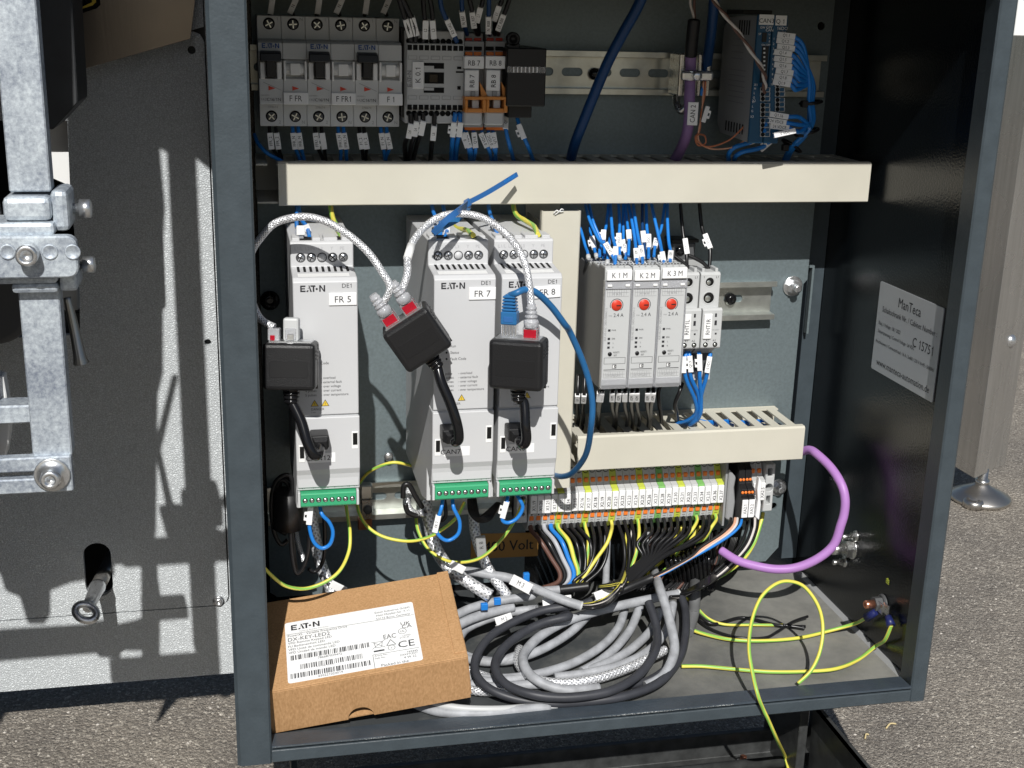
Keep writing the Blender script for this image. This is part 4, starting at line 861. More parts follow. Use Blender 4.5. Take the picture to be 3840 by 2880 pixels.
# =================================================================== CIRCUIT BREAKERS
def breaker(k, name_tag, label):
    x0 = 33.05+35.0*k; t = thing('circuit_breaker', label, 'breaker', (x0+17.5, 180, 442), 'two-pole circuit breakers on the top rail')
    zt, zn1, zn0, zb2 = 522, c1(300, 283, 147).z, c1(300, 722, 147).z, 442
    zr1, zr0 = c1(300, 408, 147).z, c1(300, 545, 147).z
    for j in range(2):
        xa, xb = x0+17.5*j+.12, x0+17.5*(j+1)-.12
        b = B(); b.prism([(163, zt-.5), (163.5, zt), (205, zt), (205, zb2), (163.5, zb2), (163, zb2+.5), (163, zn0-1), (147.5, zn0), (147, zn0+.8), (146.6, zr0), (152, zr0+1), (152, zr1-1), (147.5, zr1), (148.5, zn1-1.5), (151, zn1), (163, zn1+1)], 'x', xa, xb, 'mcb_grey', .25); pole = b.obj('pole_body', t)
        for zz, u in ((c1(192, 162, 163).z, 0), (c1(215, 803, 163).z, 1)):
            xm = (xa+xb)/2; b = B(); b.lathe((xm, 163, zz), (0, -1, 0), [(0, 4.3), (.15, 4.3), (.15, 4.0), (.05, 4.0), (.05, 0)], 'void', 20); b.lathe((xm, 162.9, zz-.3), (0, -1, 0), [(0, 3.4), (.3, 3.2), (.3, 0)], 'dark_grey', 18)
            a = random.uniform(0, 3)
            for q in (a, a+1.57):
                M = Matrix.Translation((xm, 162.5, zz-.3)) @ Matrix.Rotation(q, 4, 'Y'); b.box(-2.9, 2.9, -.06, .06, -.4, .4, 'rail_zinc', M=M)
            b.obj('terminal_screw', pole)
            b = B(); b.text(('1', '2')[u] if j == 0 else 'N', (xm+6, 163, zz-(-3.5 if u == 0 else 4.2)), 3.4, 'mid_grey'); b.obj('terminal_mark', pole)
    zl1, zl0 = c1(200, 350, 143).z, c1(200, 420, 143).z
    b = B(); b.prism([(146.5, zl1), (138, zl1-1.5), (137, zl0), (146, zl0)], 'x', x0+1.2, x0+16.3, 'black', .5); b.box(x0+5.5, x0+12, 140.5, 152, c1(200, 530, 146).z, zl0+.5, 'black', .4); b.obj('toggle_lever', t)
    for xx in (x0+1, x0+13): b = B(); b.box(xx, xx+3.5, 144.5, 152, zr0, zr1-2, 'white', .5); b.obj('toggle_guard', t)
    b = B(); b.cyl((x0+19, 149.5, (zr0+zr1)/2), (x0+33, 149.5, (zr0+zr1)/2), 4.3, 'white', 18); b.box(x0+22.5, x0+30, 143.4, 149, (zr0+zr1)/2-4.2, (zr0+zr1)/2+4.4, 'white', .5); b.obj('neutral_toggle', t)
    for xx in (x0+17.8, x0+33): b = B(); b.box(xx, xx+1.6, 143.8, 152, zr0-1, zr1-1, 'white', .4); b.obj('toggle_guard', t)
    b = B(); eaton(b, (x0+2.8, 147.9, c1(200, 332, 147.9).z), 12.5, 'print_blue'); b.obj('logo', t)
    b = B(); zz = c1(200, 687, 146.7).z; b.text('FAZ-', (x0+3.6, 146.7, zz), 2.4, 'print_grey'); b.text('C16/1N', (x0+10.3, 146.7, zz), 3.2, 'print'); b.text('230/400V~', (x0+4.3, 146.7, zz+3), 1.5, 'print_grey'); b.text('278674', (x0+10, 163, c1(220, 740, 163).z), 2.4, 'mid_grey')
    zz = c1(200, 610, 146.6).z
    for xm in (x0+9.3, x0+26.5):
        b.poly([(xm-2.6, 146.45, zz+1.8), (xm+2.4, 146.45, zz), (xm-2.6, 146.45, zz-1.5)], 'red')
    b.poly([(x0+3, 146.5, zz+4.6), (x0+16, 146.5, zz-1.2), (x0+16, 146.5, zz-1.5), (x0+3, 146.5, zz+4.2)], 'print_grey')
    b.obj('print', t)
    hw = 9.4; zm = c1(368, 680, 145).z; b = B(); b.box(x0+17.2, x0+17.2+2*hw-.8, 144.6, 146.6, zm-4.4, zm+4.4, 'tag_white', .5); mk = b.obj('marker', t)
    b = B(); b.text(name_tag, (x0+17.2+hw-.4, 144.6, zm), 6.0, 'print', sx=.86); b.obj('lettering', mk)
breaker(0, 'F FR', 'grey breaker pair marked F FR, leftmost on the top rail')
breaker(1, 'F FR1', 'grey breaker pair marked F FR1 in the middle of the three')
breaker(2, 'F 1', 'grey breaker pair marked F 1 beside the contactor')

# =================================================================== CONTACTOR
ct = thing('contactor', 'light grey contactor with upright white tag K 0.1', 'contactor', (163, 180, 445))
b = B(); b.box(140.4, 185.3, 150, 205, 446, 514, 'light_grey', .8); b.box(139, 141, 152, 200, 450, 516, 'black', .5); b.obj('body', ct)
zf0, zf1 = c1(1300, 745, 145).z, c1(1300, 300, 145).z
b = B(); b.box(141.2, 184.6, 145, 151, zf0, zf1, 'light_grey', .6); b.obj('front_face', ct)
for i in range(5):
    for zz, ang in ((c1(1300, 285, 148).z, 1), (c1(1300, 785, 148).z, -1)):
        for dx in (-2.1, 2.1):
            b = B(); b.lathe((145.6+i*8.6+dx, 149.9, zz), (0, -1, 0), [(0, 2.1), (.3, 2.1), (.3, 1.6), (.1, 1.5), (.1, 0)], 'void', 14); b.obj('wire_entry', ct)
    for zz in (c1(1300, 330, 144.8).z, c1(1300, 742, 144.8).z):
        for dx in (-2.1, 2.1):
            b = B(); b.box(145.6+i*8.6+dx-1.7, 145.6+i*8.6+dx+1.7, 144.7, 145.1, zz-1.9, zz+1.9, 'void'); b.obj('release_slot', ct)
    for zz in (c1(1300, 400, 144.8).z, c1(1300, 675, 144.8).z):
        b = B(); b.box(145.6+i*8.6-3.4, 145.6+i*8.6+3.4, 144.85, 145.1, zz-1.4, zz+1.4, 'mid_grey'); b.box(145.6+i*8.6-3.0, 145.6+i*8.6+3.0, 144.6, 145.05, zz-1.0, zz+1.2, 'light_grey'); b.obj('rib', ct)
def cbox(x0, y0, x1, y1, Y, m, nm, par, th=.5, bev=0):
    a, c = c1(x0, (y0+y1)/2, Y), c1(x1, (y0+y1)/2, Y); d, e = c1((x0+x1)/2, y0, Y), c1((x0+x1)/2, y1, Y)
    b = B(); b.box(a.x, c.x, Y-th, Y, e.z, d.z, m, bev); return b.obj(nm, par)
cbox(1270, 435, 1410, 475, 145, 'void', 'window', ct, .25); cbox(1275, 500, 1410, 578, 145, 'void', 'window', ct, .25); cbox(1270, 605, 1410, 642, 145, 'void', 'window', ct, .25)
cbox(1272, 455, 1340, 475, 144.9, 'light_grey', 'window_bar', ct, .5); cbox(1272, 606, 1340, 625, 144.9, 'light_grey', 'window_bar', ct, .5)
cbox(1310, 515, 1365, 568, 144.7, 'black_gloss', 'armature', ct, .6)
cbox(1500, 460, 1530, 478, 145, 'void', 'mark', ct, .2); cbox(1492, 492, 1545, 504, 145, 'void', 'mark', ct, .2); cbox(1502, 595, 1525, 620, 145, 'void', 'mark', ct, .2)
o = cbox(1190, 425, 1270, 612, 144.8, 'tag_white', 'marker', ct, 1.2, .4)
q = c1(1230, 520, 143.6); b = B(); b.text('K 0.1', q, 5.6, 'print', right=Z_, up=-X_, sx=1.0); b.obj('lettering', o)
b = B(); q = c1(1170, 545, 144.9); eaton(b, (q.x+1.6, 144.9, q.z-6), 12, 'print_grey', Z_, -X_); b.obj('logo', ct)

# =================================================================== COUPLING RELAYS
def relay(dx, name, label):
    t = thing('coupling_relay', label, 'relay', (c1(1760+dx, 600, 160).x, 180, 440), 'slim coupling relays with orange clips')
    A = lambda x, y, Y: c1(x+dx, y, Y)
    def bx(x0, y0, x1, y1, Y0, Y1, m, nm, par=t, bev=.4):
        a, c = A(x0, (y0+y1)/2, Y0), A(x1, (y0+y1)/2, Y0); d, e = A((x0+x1)/2, y0, Y0), A((x0+x1)/2, y1, Y0)
        b = B(); b.box(a.x, c.x, Y0, Y1, e.z, d.z, m, bev); return b.obj(nm, par)
    bx(1694, 285, 1832, 880, 152, 206, 'mid_grey', 'base'); bx(1700, 230, 1828, 300, 165, 206, 'mid_grey', 'upper_terminal')
    for k in range(2): bx(1700+k*66, 322, 1755+k*66, 350, 151, 153, 'void', 'wire_entry'); bx(1704+k*62, 358, 1756+k*62, 384, 150.4, 153, 'orange', 'release_lever'); bx(1706+k*62, 262, 1754+k*62, 284, 164, 166, 'red', 'release_lever')
    bx(1702, 480, 1800, 672, 140, 153, 'light_grey', 'relay_body'); bx(1745, 630, 1775, 668, 138.6, 141, 'mid_grey', 'relay_key')
    o = bx(1699, 388, 1835, 475, 139, 152, 'tag_white', 'marker'); q = A(1767, 436, 138.9); b = B(); b.text(name, q, 5.4, 'print', sx=.9); b.obj('lettering', o)
    o = bx(1703, 485, 1798, 628, 138.5, 139.8, 'tag_white', 'marker'); q = A(1752, 560, 138.4); b = B(); b.text(name, q, 5.2, 'print', right=Z_, up=-X_, sx=.95); b.obj('lettering', o)
    a = A(1710, 660, 138); bx(1700, 668, 1850, 690, 136, 156, 'orange_relay', 'clip_bar'); bx(1704, 690, 1724, 778, 136, 150, 'orange_relay', 'clip_arm'); bx(1825, 690, 1850, 778, 136, 150, 'orange_relay', 'clip_arm'); bx(1700, 750, 1850, 778, 137, 156, 'orange_relay', 'clip_bar'); bx(1752, 690, 1800, 750, 141, 150, 'light_grey', 'clip_window')
    q0, q1, q2 = A(1788, 560, 150), A(1850, 668, 150), A(1800, 668, 150); b = B(); b.prism([(q0.x, q0.z), (q1.x, q1.z), (q2.x, q2.z)], 'y', 140, 152, 'orange_relay'); b.obj('ejector', t)
    bx(1696, 772, 1822, 866, 139, 153, 'light_grey', 'lower_cover', bev=1.2); bx(1700, 866, 1830, 900, 160, 200, 'orange', 'lower_terminal')
relay(-148, 'RB 7', 'coupling relay tagged RB 7 beside the contactor'); relay(0, 'RB 8', 'coupling relay tagged RB 8 beside the black module')
# black module
bm_ = thing('black_module', 'black plastic module with clear tape strip on the top rail', 'module', (232, 175, 455))
a, c = c1(1848, 330, 135), c1(2108, 738, 135)
b = B(); b.box(a.x, c.x, 135, 206, c.z, a.z, 'black', .8); b.obj('case', bm_)
b = B(); q = c1(2015, 815, 150); b.box(c1(1852, 780, 150).x, q.x, 150, 206, q.z, c.z+1, 'black', .6); b.obj('foot', bm_)
b = B(); q = c1(1880, 268, 150); b.lathe(q, (0, -1, 0), [(0, 5), (6, 5), (6, 3), (3, 2.4), (3, 0)], 'black', 18); b.box(q.x-5, q.x+5, 144, 170, q.z-9, q.z-3, 'black', .6); b.obj('screw_ear', bm_)
b = B(); d, e = c1(1850, 458, 134.9), c1(2112, 506, 134.9); b.box(d.x-.3, e.x, 134.2, 134.9, e.z, d.z, 'tape_clear', .2); o = b.obj('tape', bm_)
b = B()
for k in range(7): q = c1(1892+k*27, 482, 134.1); b.box(q.x-.5, q.x+.5, 133.9, 134.1, q.z-2, q.z+2, 'white')
b.obj('tape_mark', o)

# =================================================================== MOTOR STARTERS
def starter(i, name, label):
    x0 = 290.6+22.5*i; t = thing('motor_starter', label, 'motor starter', (x0+11.2, 160, 242), 'slim grey motor starters with red dial')
    X = lambda a: x0+a
    b = B(); b.prism([(108, 243), (108, 340), (124, 340.5), (124, 337.5), (146, 338), (146, 334), (178, 335), (213, 318), (213, 258), (178, 247), (120, 242)], 'x', X(.35), X(22.1), 'side_grey', .4); b.obj('housing', t)
    for (y0, y1, z1) in ((109, 123, 341.2), (125.5, 144, 338.8), (148, 170, 336)):
        for k in range(4):
            xx = 1.2+k*5.2; b = B(); b.box(X(xx), X(xx+4.8), y0, y1, z1-2, z1, 'light_grey', .4); p = b.obj('terminal', t)
            b = B(); b.lathe((X(xx+2.4), (y0+y1)/2, z1), (0, 0, 1), [(0, 2.1), (.15, 2.1), (.15, 1.5), (.05, 1.5), (.05, 0)], 'void', 14); b.lathe((X(xx+2.4), (y0+y1)/2, z1+.02), (0, 0, 1), [(0, 1.2), (.4, 1.1), (.4, 0)], 'bright_zinc', 12); b.obj('screw', p)
    b = B(); b.box(X(.6), X(21.9), 105.4, 108.5, 246, 330, 'light_grey', .7); fp = b.obj('front_plate', t)
    b = B(); b.prism([(106, 330.5), (104.8, 331), (106.5, 340.6), (108.5, 340.6), (108.5, 330.5)], 'x', X(.4), X(22.0), 'light_grey', .3); b.obj('upper_flap', t)
    b = B(); b.prism([(108, 242), (106.6, 242.4), (105, 246), (105, 251), (108.4, 251)], 'x', X(.4), X(22), 'clear_boot', .3); b.obj('lower_flap', t)
    for xa in (.2, 21.7):
        b = B(); b.box(X(xa), X(xa+.7), 103.8, 109, 244, 331, 'clear_boot', .2); b.obj('cover_edge', t)
    b = B(); b.box(X(.4), X(22.1), 104.2, 105.3, 324.2, 330.3, 'clear_boot', .3); b.obj('cover_hinge', t)
    for xa in (2.2, 16.6): b = B(); b.box(X(xa), X(xa+3.6), 103.3, 105, 326.2, 328, 'white', .3); b.obj('hinge_pin', t)
    q = c5(585, 612, 103.4).z+(0, -.5, .8)[i]; b = B(); b.box(X(.9), X(21.4), 102.6, 104.4, q-4.3, q+4.3, 'tag_white', .5); mk = b.obj('marker', t)
    b = B(); b.text(name, (X(11.1), 102.6, q), 6.0, 'print', sx=.86); b.obj('lettering', mk)
    F = lambda y: c5(590, y, 105.4).z
    zk = F(820); b = B(); b.lathe((X(10.6), 105.4, zk), (0, -1, 0), [(0, 4.3), (.4, 4.3), (.8, 4.0), (.8, 0)], 'red', 24); b.box(X(10.6)-.3, X(10.6)+3.2, 104.2, 104.7, zk-.35, zk+.35, 'print'); b.obj('dial', t)
    b = B()
    for a in range(28):
        th = math.radians(-50+a*9); th2 = math.radians(-50+a*9+9); r1, r2 = 4.9, 5.4
        b.poly([(X(10.6)+r1*math.cos(th), 105.3, zk+r1*math.sin(th)), (X(10.6)+r2*math.cos(th), 105.3, zk+r2*math.sin(th)), (X(10.6)+r2*math.cos(th2), 105.3, zk+r2*math.sin(th2)), (X(10.6)+r1*math.cos(th2), 105.3, zk+r1*math.sin(th2))], 'print')
    tx = lambda s_, x, z, sz, m='print', sx=.9: b.text(s_, (X(x), 105.4, z), sz, m, sx=sx)
    tx('2.4 A', 12.6, F(888), 4.2); tx('max', 6, F(890), 1.9, 'print_grey')
    for v, s_ in ((992, 'PWR'), (1050, 'ERR'), (1080, 'L'), (1110, 'R')):
        z_ = F(v); b.poly([(X(4.6), 105.25, z_-.9), (X(6.6), 105.25, z_-.9), (X(6.6), 105.25, z_+.9), (X(4.6), 105.25, z_+.9)], 'print'); tx(s_, 9.4, z_, 1.9)
    tx('RESET/', 12.5, F(1145), 2.0); tx('SET', 11.6, F(1166), 2.0)
    for (ya, yb) in ((1180, 1222), (1262, 1264)):
        za, zb2 = F(ya), F(yb)
        for (p0, p1, p2_, p3) in ((2.4, 20, za, za-.25), (2.4, 20, zb2, zb2-.25), (2.4, 2.7, za, zb2), (19.7, 20, za, zb2)): b.poly([(X(p0), 105.28, p3), (X(p1), 105.28, p3), (X(p1), 105.28, p2_), (X(p0), 105.28, p2_)], 'print')
    z_ = F(1242); b.poly([(X(9.4), 105.28, z_-1.6), (X(12.8), 105.28, z_-1.6), (X(12.8), 105.28, z_+1.6), (X(9.4), 105.28, z_+1.6)], 'print'); b.poly([(X(9.8), 105.2, z_-1.2), (X(11, ), 105.2, z_-1.2), (X(11), 105.2, z_+1.2), (X(9.8), 105.2, z_+1.2)], 'white'); b.text('D', (X(11.6), 105.2, z_), 2.6, 'white')
    for (ya, yb, n) in ((705, 760, 9), (1275, 1320, 12)):
        for k in range(n):
            xx = 2.6+17.2*k/n; za, zb2 = F(ya+random.uniform(0, 10)), F(yb-random.uniform(0, 14)); b.poly([(X(xx), 105.28, zb2), (X(xx+.22), 105.28, zb2), (X(xx+.22), 105.28, za), (X(xx), 105.28, za)], 'print_grey')
        for zz in (F(ya), F((ya+yb)/2), F(yb)): b.poly([(X(2.4), 105.28, zz), (X(20.2), 105.28, zz), (X(20.2), 105.28, zz+.2), (X(2.4), 105.28, zz+.2)], 'print_grey')
        tx(('97  98  95', '2/T1 4/T2 6/T3')[ya > 1000], 10.5, (F(ya)+F(yb))/2-1.2, 2.0, 'print_grey')
    b.text('ELR H5-I-SC- 24DC/500AC-2', (X(2.4), 105.4, (F(780)+F(1120))/2), 2.3, 'print_grey', right=Z_, up=-X_, sx=.95)
    b.obj('print', fp)
    b = B(); zz = F(1155); b.lathe((X(7), 105.4, zz), (0, -1, 0), [(0, 1.7), (.6, 1.6), (.6, 0)], 'black', 16); b.obj('reset_button', t)
for i, n in enumerate(('K 1 M', 'K 2 M', 'K 3 M')):
    starter(i, n, ('grey motor starter tagged K1M beside the upright duct', 'grey motor starter tagged K2M between the other two', 'grey motor starter tagged K3M beside the small relays')[i])

# =================================================================== SOLID STATE RELAYS
def ssr(x0, name, label):
    t = thing('power_relay', label, 'relay', (x0+8.9, 180, 240), 'narrow grey power relays')
    X = lambda a: x0+a
    b = B(); b.prism([(150, 296), (150, 325), (152, 326.5), (205, 326.5), (205, 254), (160, 254), (150, 262), (141, 264), (140, 265), (140, 297), (142, 298.5)], 'x', X(.3), X(17.6), 'light_grey', .5); b.obj('body', t)
    for (z, r) in ((318.5, 3.5), (305, 4.6)):
        b = B(); b.lathe((X(8.2), 150, z), (0, -1, 0), [(0, r+1), (.2, r+.9), (.2, r), (.05, r), (.05, 0)], 'light_grey', 24); b.lathe((X(8.2), 149.9, z), (0, -1, 0), [(0, r), (.1, r), (.1, 0)], 'void', 24); b.lathe((X(7.4), 149.8, z-.6), (0, -1, 0), [(0, r*.55), (.12, r*.5), (.12, 0)], 'rail_zinc', 14); b.obj('screw_hole', t)
    b = B(); b.text('1', (X(3), 150, 322.6), 2.8, 'print'); b.text('L1', (X(14.6), 150, 322.6), 2.8, 'print'); b.text('A1     A2', (X(8.8), 140, 271), 2.4, 'print'); b.box(X(11), X(12.6), 139.8, 140.1, 291, 294, 'print'); b.box(X(11), X(13), 139.8, 140.1, 284, 288, 'print'); b.box(X(12), X(13.5), 139.8, 140.1, 276, 277.5, 'print'); b.text('24-230V', (X(12.4), 140, 280), 1.8, 'print_grey'); b.obj('print', t)
    b = B(); b.box(X(1.4), X(8.6), 138.4, 140, 272.5, 294, 'tag_white', .5); mk = b.obj('marker', t)
    b = B(); b.text(name, (X(5), 138.4, 283.2), 5.2, 'print', right=Z_, up=-X_, sx=.86); b.obj('lettering', mk)
    for xx in (4.4, 12.8): b = B(); b.lathe((X(xx), 140, 267.4), (0, -1, 0), [(0, 2.1), (.2, 2.1), (.2, 1.7), (.1, 1.7), (.1, 0)], 'void', 16); b.lathe((X(xx), 139.85, 267.2), (0, -1, 0), [(0, 1.3), (.2, 1.2), (.2, 0)], 'rail_zinc', 12); b.obj('terminal_screw', t)
    b = B(); b.box(X(.8), X(17), 158, 200, 238, 255, 'dark_grey', .6); b.box(X(1), X(16.5), 155, 175, 232, 240, 'light_grey', .5); b.obj('lower_socket', t)
    for xx in (1.6, 13.2): b = B(); b.box(X(xx), X(xx+2.6), 152, 165, 326, 329.5, 'light_grey', .4); b.obj('top_tab', t)
ssr(367.8, 'RHT1L', 'narrow grey power relay tagged RHT1L beside the motor starters'); ssr(386.2, 'RHT1R', 'narrow grey power relay tagged RHT1R at the row end')
b = B(); q = c5(1020, 420, 212); b.box(q.x-10, q.x+12, 208, 224, q.z-14, q.z+5, 'dark_grey', 1.2); b.box(q.x-11, q.x+14, 206, 225, q.z+5, q.z+8, 'black', .6); b.lathe((q.x-2, 208, q.z-2), (0, -1, 0), [(0, 4), (1.5, 4), (1.5, 0)], 'black_gloss', 16); b.obj('heat_sink', label='shiny heat sink behind the two power relays', cat='heat sink')

# =================================================================== FIELD BUS MODULE
io = thing('bus_module', 'blue fronted input output module marked CAN3 and Q 1', 'module', (424, 170, 436))
b = B(); b.prism([(137, 434), (137, 531), (160, 531), (196, 529), (206, 520), (206, 444), (198, 436)], 'x', 412.6, 424.6, 'mid_grey', .4); b.obj('bus_housing', io)
b = B(); b.prism([(137, 434), (137, 531), (160, 531), (196, 529), (206, 520), (206, 444), (198, 436)], 'x', 425.0, 437.2, 'board_blue', .4); b.obj('output_housing', io)
b = B(); b.box(412.3, 424.4, 134.4, 137.2, 433.5, 531.5, 'board_blue', .5); f1 = b.obj('front_strip', io); b = B(); b.box(425.2, 437.4, 134.4, 137.2, 433.5, 531.5, 'board_blue', .5); f2 = b.obj('front_strip', io)
b = B()
for k in range(5): b.box(412.3, 412.7, 150+k*5, 152+k*5, 516, 527, 'void')
for k in range(7): b.box(412.3, 412.7, 148+k*6, 150+k*6, 439, 447, 'void')
b.obj('side_vent', io)
b = B()
for k in range(7): b.box(412.35, 412.65, 152, 186, 488-k*4.2, 488.6-k*4.2, 'print_grey')
for k in range(4): b.box(412.35, 412.65, 160, 184, 512-k*5, 512.5-k*5, 'print_grey')
b.obj('side_print', io)
b = B(); b.box(411.9, 437, 165, 200, 531.5, 535, 'black', .5); b.obj('top_latch', io)
def ibx(x0, y0, x1, y1, Y, m, nm, par, th=.6, bev=.2):
    a, c = c2(x0, (y0+y1)/2, Y), c2(x1, (y0+y1)/2, Y); d, e = c2((x0+x1)/2, y0, Y), c2((x0+x1)/2, y1, Y)
    b = B(); b.box(a.x, c.x, Y-th, Y, e.z, d.z, m, bev); return b.obj(nm, par)
o = ibx(1560, 100, 1662, 172, 134.2, 'tag_white', 'marker', io, .5); b = B(); b.text('CAN3', c2(1612, 143, 133.6), 4.6, 'print', sx=1.05); b.obj('lettering', o)
o = ibx(1674, 106, 1752, 176, 134.2, 'tag_white', 'marker', io, .5); b = B(); b.text('Q 1', c2(1706, 148, 133.6), 4.8, 'print'); b.obj('lettering', o)
ibx(1580, 225, 1612, 290, 134.4, 'black', 'usb_socket', io); o = ibx(1572, 318, 1618, 572, 134.4, 'black', 'dip_switch', io)
for k in range(8): ibx(1590, 330+k*29, 1602, 342+k*29, 133.7, 'white', 'switch', o, .4, 0)
def term(x, ys, nm):
    for v in ys:
        o = ibx(x, v, x+68, v+31, 134.3, 'light_grey', 'spring_terminal', io, 1.2, .3)
        q = c2(x+20, v+15, 133.0); b = B(); b.lathe(q, (0, -1, 0), [(0, 1.7), (.2, 1.7), (.2, 1.3), (.05, 1.3), (.05, 0)], 'void', 14); b.obj('hole', o)
        ibx(x+36, v+3, x+64, v+27, 133.0, 'board_blue', 'push_button', o, .5)
term(1566, (604, 636, 668, 712, 744, 776, 818, 850, 882, 914), 'bus'); term(1668, (572, 604, 636, 676, 708, 740), 'out')
b = B()
for s_, x, y, sz in (('GW', 1585, 190, 2.4), ('GW', 1632, 188, 3), ('CAN', 1632, 208, 3), ('16DO', 1722, 196, 3.6), ('P16', 1735, 220, 2.2), ('ON', 1590, 310, 2), ('OFF', 1625, 310, 2), ('U', 1632, 238, 2), ('S', 1632, 262, 2), ('B', 1632, 286, 2), ('ST', 1566, 235, 2.2), ('X1', 1536, 586, 2.6), ('X2', 1524, 696, 2.6), ('X3', 1510, 806, 2.6)): b.text(s_, c2(x, y, 134.2), sz, 'tag_white')
for k in range(10): b.text(str(k+1), c2(1662-k*1.3, 268+k*35, 134.2), 2.4, 'tag_white')
for k, s_ in enumerate('HLGHLG'): b.text(s_, c2(1532-k*4, 612+k*31, 134.2), 2.4, 'tag_white')
b.obj('lettering', io)

ORD = ('first second third fourth fifth sixth seventh eighth ninth tenth eleventh twelfth thirteenth fourteenth fifteenth sixteenth seventeenth eighteenth nineteenth twentieth '
       'twenty-first twenty-second twenty-third twenty-fourth twenty-fifth twenty-sixth twenty-seventh twenty-eighth twenty-ninth thirtieth thirty-first').split()
# =================================================================== TERMINAL BLOCKS
ZM = 115.6
def tb_proto(body):
    t = thing('terminal_block', 'x', 'terminal', (0, 195, 84)); 
    b = B(); b.prism([(212, 84), (212, 149), (204, 149), (196, 140), (190, 127.5), (183, 125.5), (183, 106), (187.5, 104.5), (190.5, 92), (197, 84.5)], 'x', -3.0, 3.0, body, .25); b.obj('block_body', t)
    for zz, y in ((99.8, 188.6), (131.8, 192.2)):
        b = B(); b.box(-1.9, 1.9, y-1.0, y+1.5, zz-2.2, zz+2.2, 'orange', .4); b.obj('push_lever', t)
    b = B(); b.lathe((0, 191.6, 92.2), (0, -1, -.55), [(-.5, 2.75), (.6, 2.75), (.6, 2.3), (-.1, 2.2), (-.1, 0)], 'void', 16); b.obj('wire_entry', t)
    b = B(); b.lathe((0, 196.4, 139.8), (0, -1, .7), [(-.5, 2.75), (.6, 2.75), (.6, 2.3), (-.1, 2.2), (-.1, 0)], 'void', 16); b.obj('wire_entry', t)
    b = B(); b.lathe((0, 187.8, 103.4), (0, -1, 0), [(0, .7), (.3, .7), (.3, 0)], 'void', 10); b.obj('test_hole', t)
    return t
TBX = lambda j: 295.5+6.2*(j-6)+(.5 if j > 8 else 0)*0
protos = {}
names = ['X1.%d' % k for k in range(19, 24)] + ['X2.%d' % k for k in range(14, 38)]
PE = {4: 'tb_yellow', 8: 'tb_yellow', 12: 'tb_yellow', 16: 'tb_yellow', 19: 'tb_green', 22: 'tb_yellow', 25: 'tb_green', 28: 'tb_yellow'}
_rt = random.Random(9)
def place_tb(x, nm, body, label, group='terminal blocks on the bottom rail'):
    if body not in protos:
        t = protos[body] = tb_proto(body); t.location.x = x*S; WLOC[t.name] = Vector((x, 195, 84))
    else:
        t = copy_tree(protos[body], (x-WLOC[protos[body].name].x, 0, 0))
        for ch in list(t.children):
            if ch.name.startswith('marker'):
                for g in list(ch.children): bpy.data.objects.remove(g)
                bpy.data.objects.remove(ch)
    t['label'] = label; t['group'] = group
    b = B(); dz = _rt.uniform(-.45, .45); b.box(x-2.8, x+2.8, 180.9+_rt.uniform(-.2, .3), 183.2, ZM-8.5+dz, ZM+8.5+dz, 'tag_white', .45); mk = b.obj('marker', t)
    b = B(); b.text(nm, (x, 180.7, ZM-1+dz), 4.4, 'print', right=Z_, up=-X_, sx=.92); b.obj('lettering', mk)
    return t
for j, nm in enumerate(names):
    body = PE.get(j, 'light_grey'); kind = {'light_grey': 'grey', 'tb_yellow': 'yellow-green earth', 'tb_green': 'green earth'}[body]
    place_tb(TBX(j), nm, body, '%s terminal block marked %s, %s from the left' % (kind, nm.replace('.', ' '), ORD[j]))
xe = TBX(28)+3.2
b = B(); b.box(xe, xe+2, 181, 212, 84, 146, 'mid_grey', .4); b.prism([(xe+2, 92), (xe+9, 88), (xe+10, 108), (xe+8, 122), (xe+9, 132), (xe+2, 140)], 'y', 178, 200, 'mid_grey', 1.2); b.obj('end_cover', label='crumpled grey end cover between X2.37 and the black terminals', cat='cover')
for k in range(2):
    x = xe+13.2+k*6.3; nm = 'XA2.%d' % (k+1)
    t = thing('stacked_terminal', ('black two-tier terminal marked XA2 1, left of the pair', 'black two-tier terminal marked XA2 2, right of the pair')[k], 'terminal', (x, 190, 90), 'black two-tier terminals')
    b = B(); b.prism([(212, 88), (212, 150), (190, 150), (176, 140), (174, 128), (168, 124), (168, 119), (164, 117), (164, 98), (170, 95), (176, 90)], 'x', x-3, x+3, 'black', .3); b.obj('block_body', t)
    for (yy, zz) in ((174.6, 131), (167.6, 121.4), (170.5, 96.4), (186, 147)):
        for dx in (-1.5, 1.5): b = B(); b.lathe((x+dx, yy, zz), (0, -1, .2), [(-.5, 1.35), (.5, 1.35), (.8, 1.0), (.8, 0)], 'orange' if zz < 140 else 'orange_relay', 12); b.obj('push_lever', t)
    b = B(); b.box(x-2.8, x+2.8, 162.6, 164.2, 99, 116, 'tag_white', .4); mk = b.obj('marker', t)
    b = B(); b.text(nm, (x, 162.6, 107), 4.2, 'print', right=Z_, up=-X_, sx=.9); b.obj('lettering', mk)
x3 = xe+24.5
b = B(); b.prism([(x3-1.6, 100), (x3+2, 97), (x3+2.4, 112), (x3+1, 120), (x3+1.8, 133), (x3-1.6, 138), (x3-2.2, 126), (x3-.8, 116)], 'y', 160, 166, 'tag_white', .5); b.obj('loose_marker', label='loose white marker strip wedged beside XA2 2', cat='marker')
for k in range(2): place_tb(x3+6+k*6.2, 'XA2.%d' % (k+4), 'light_grey', ('grey terminal block marked XA2 4 beside the loose marker', 'grey terminal block marked XA2 5 beside the end clamp')[k])
ec = thing('end_clamp', 'light grey end clamp with openings at the right end of the terminals', 'clamp', (x3+22, 195, 92)); x = x3+16.4
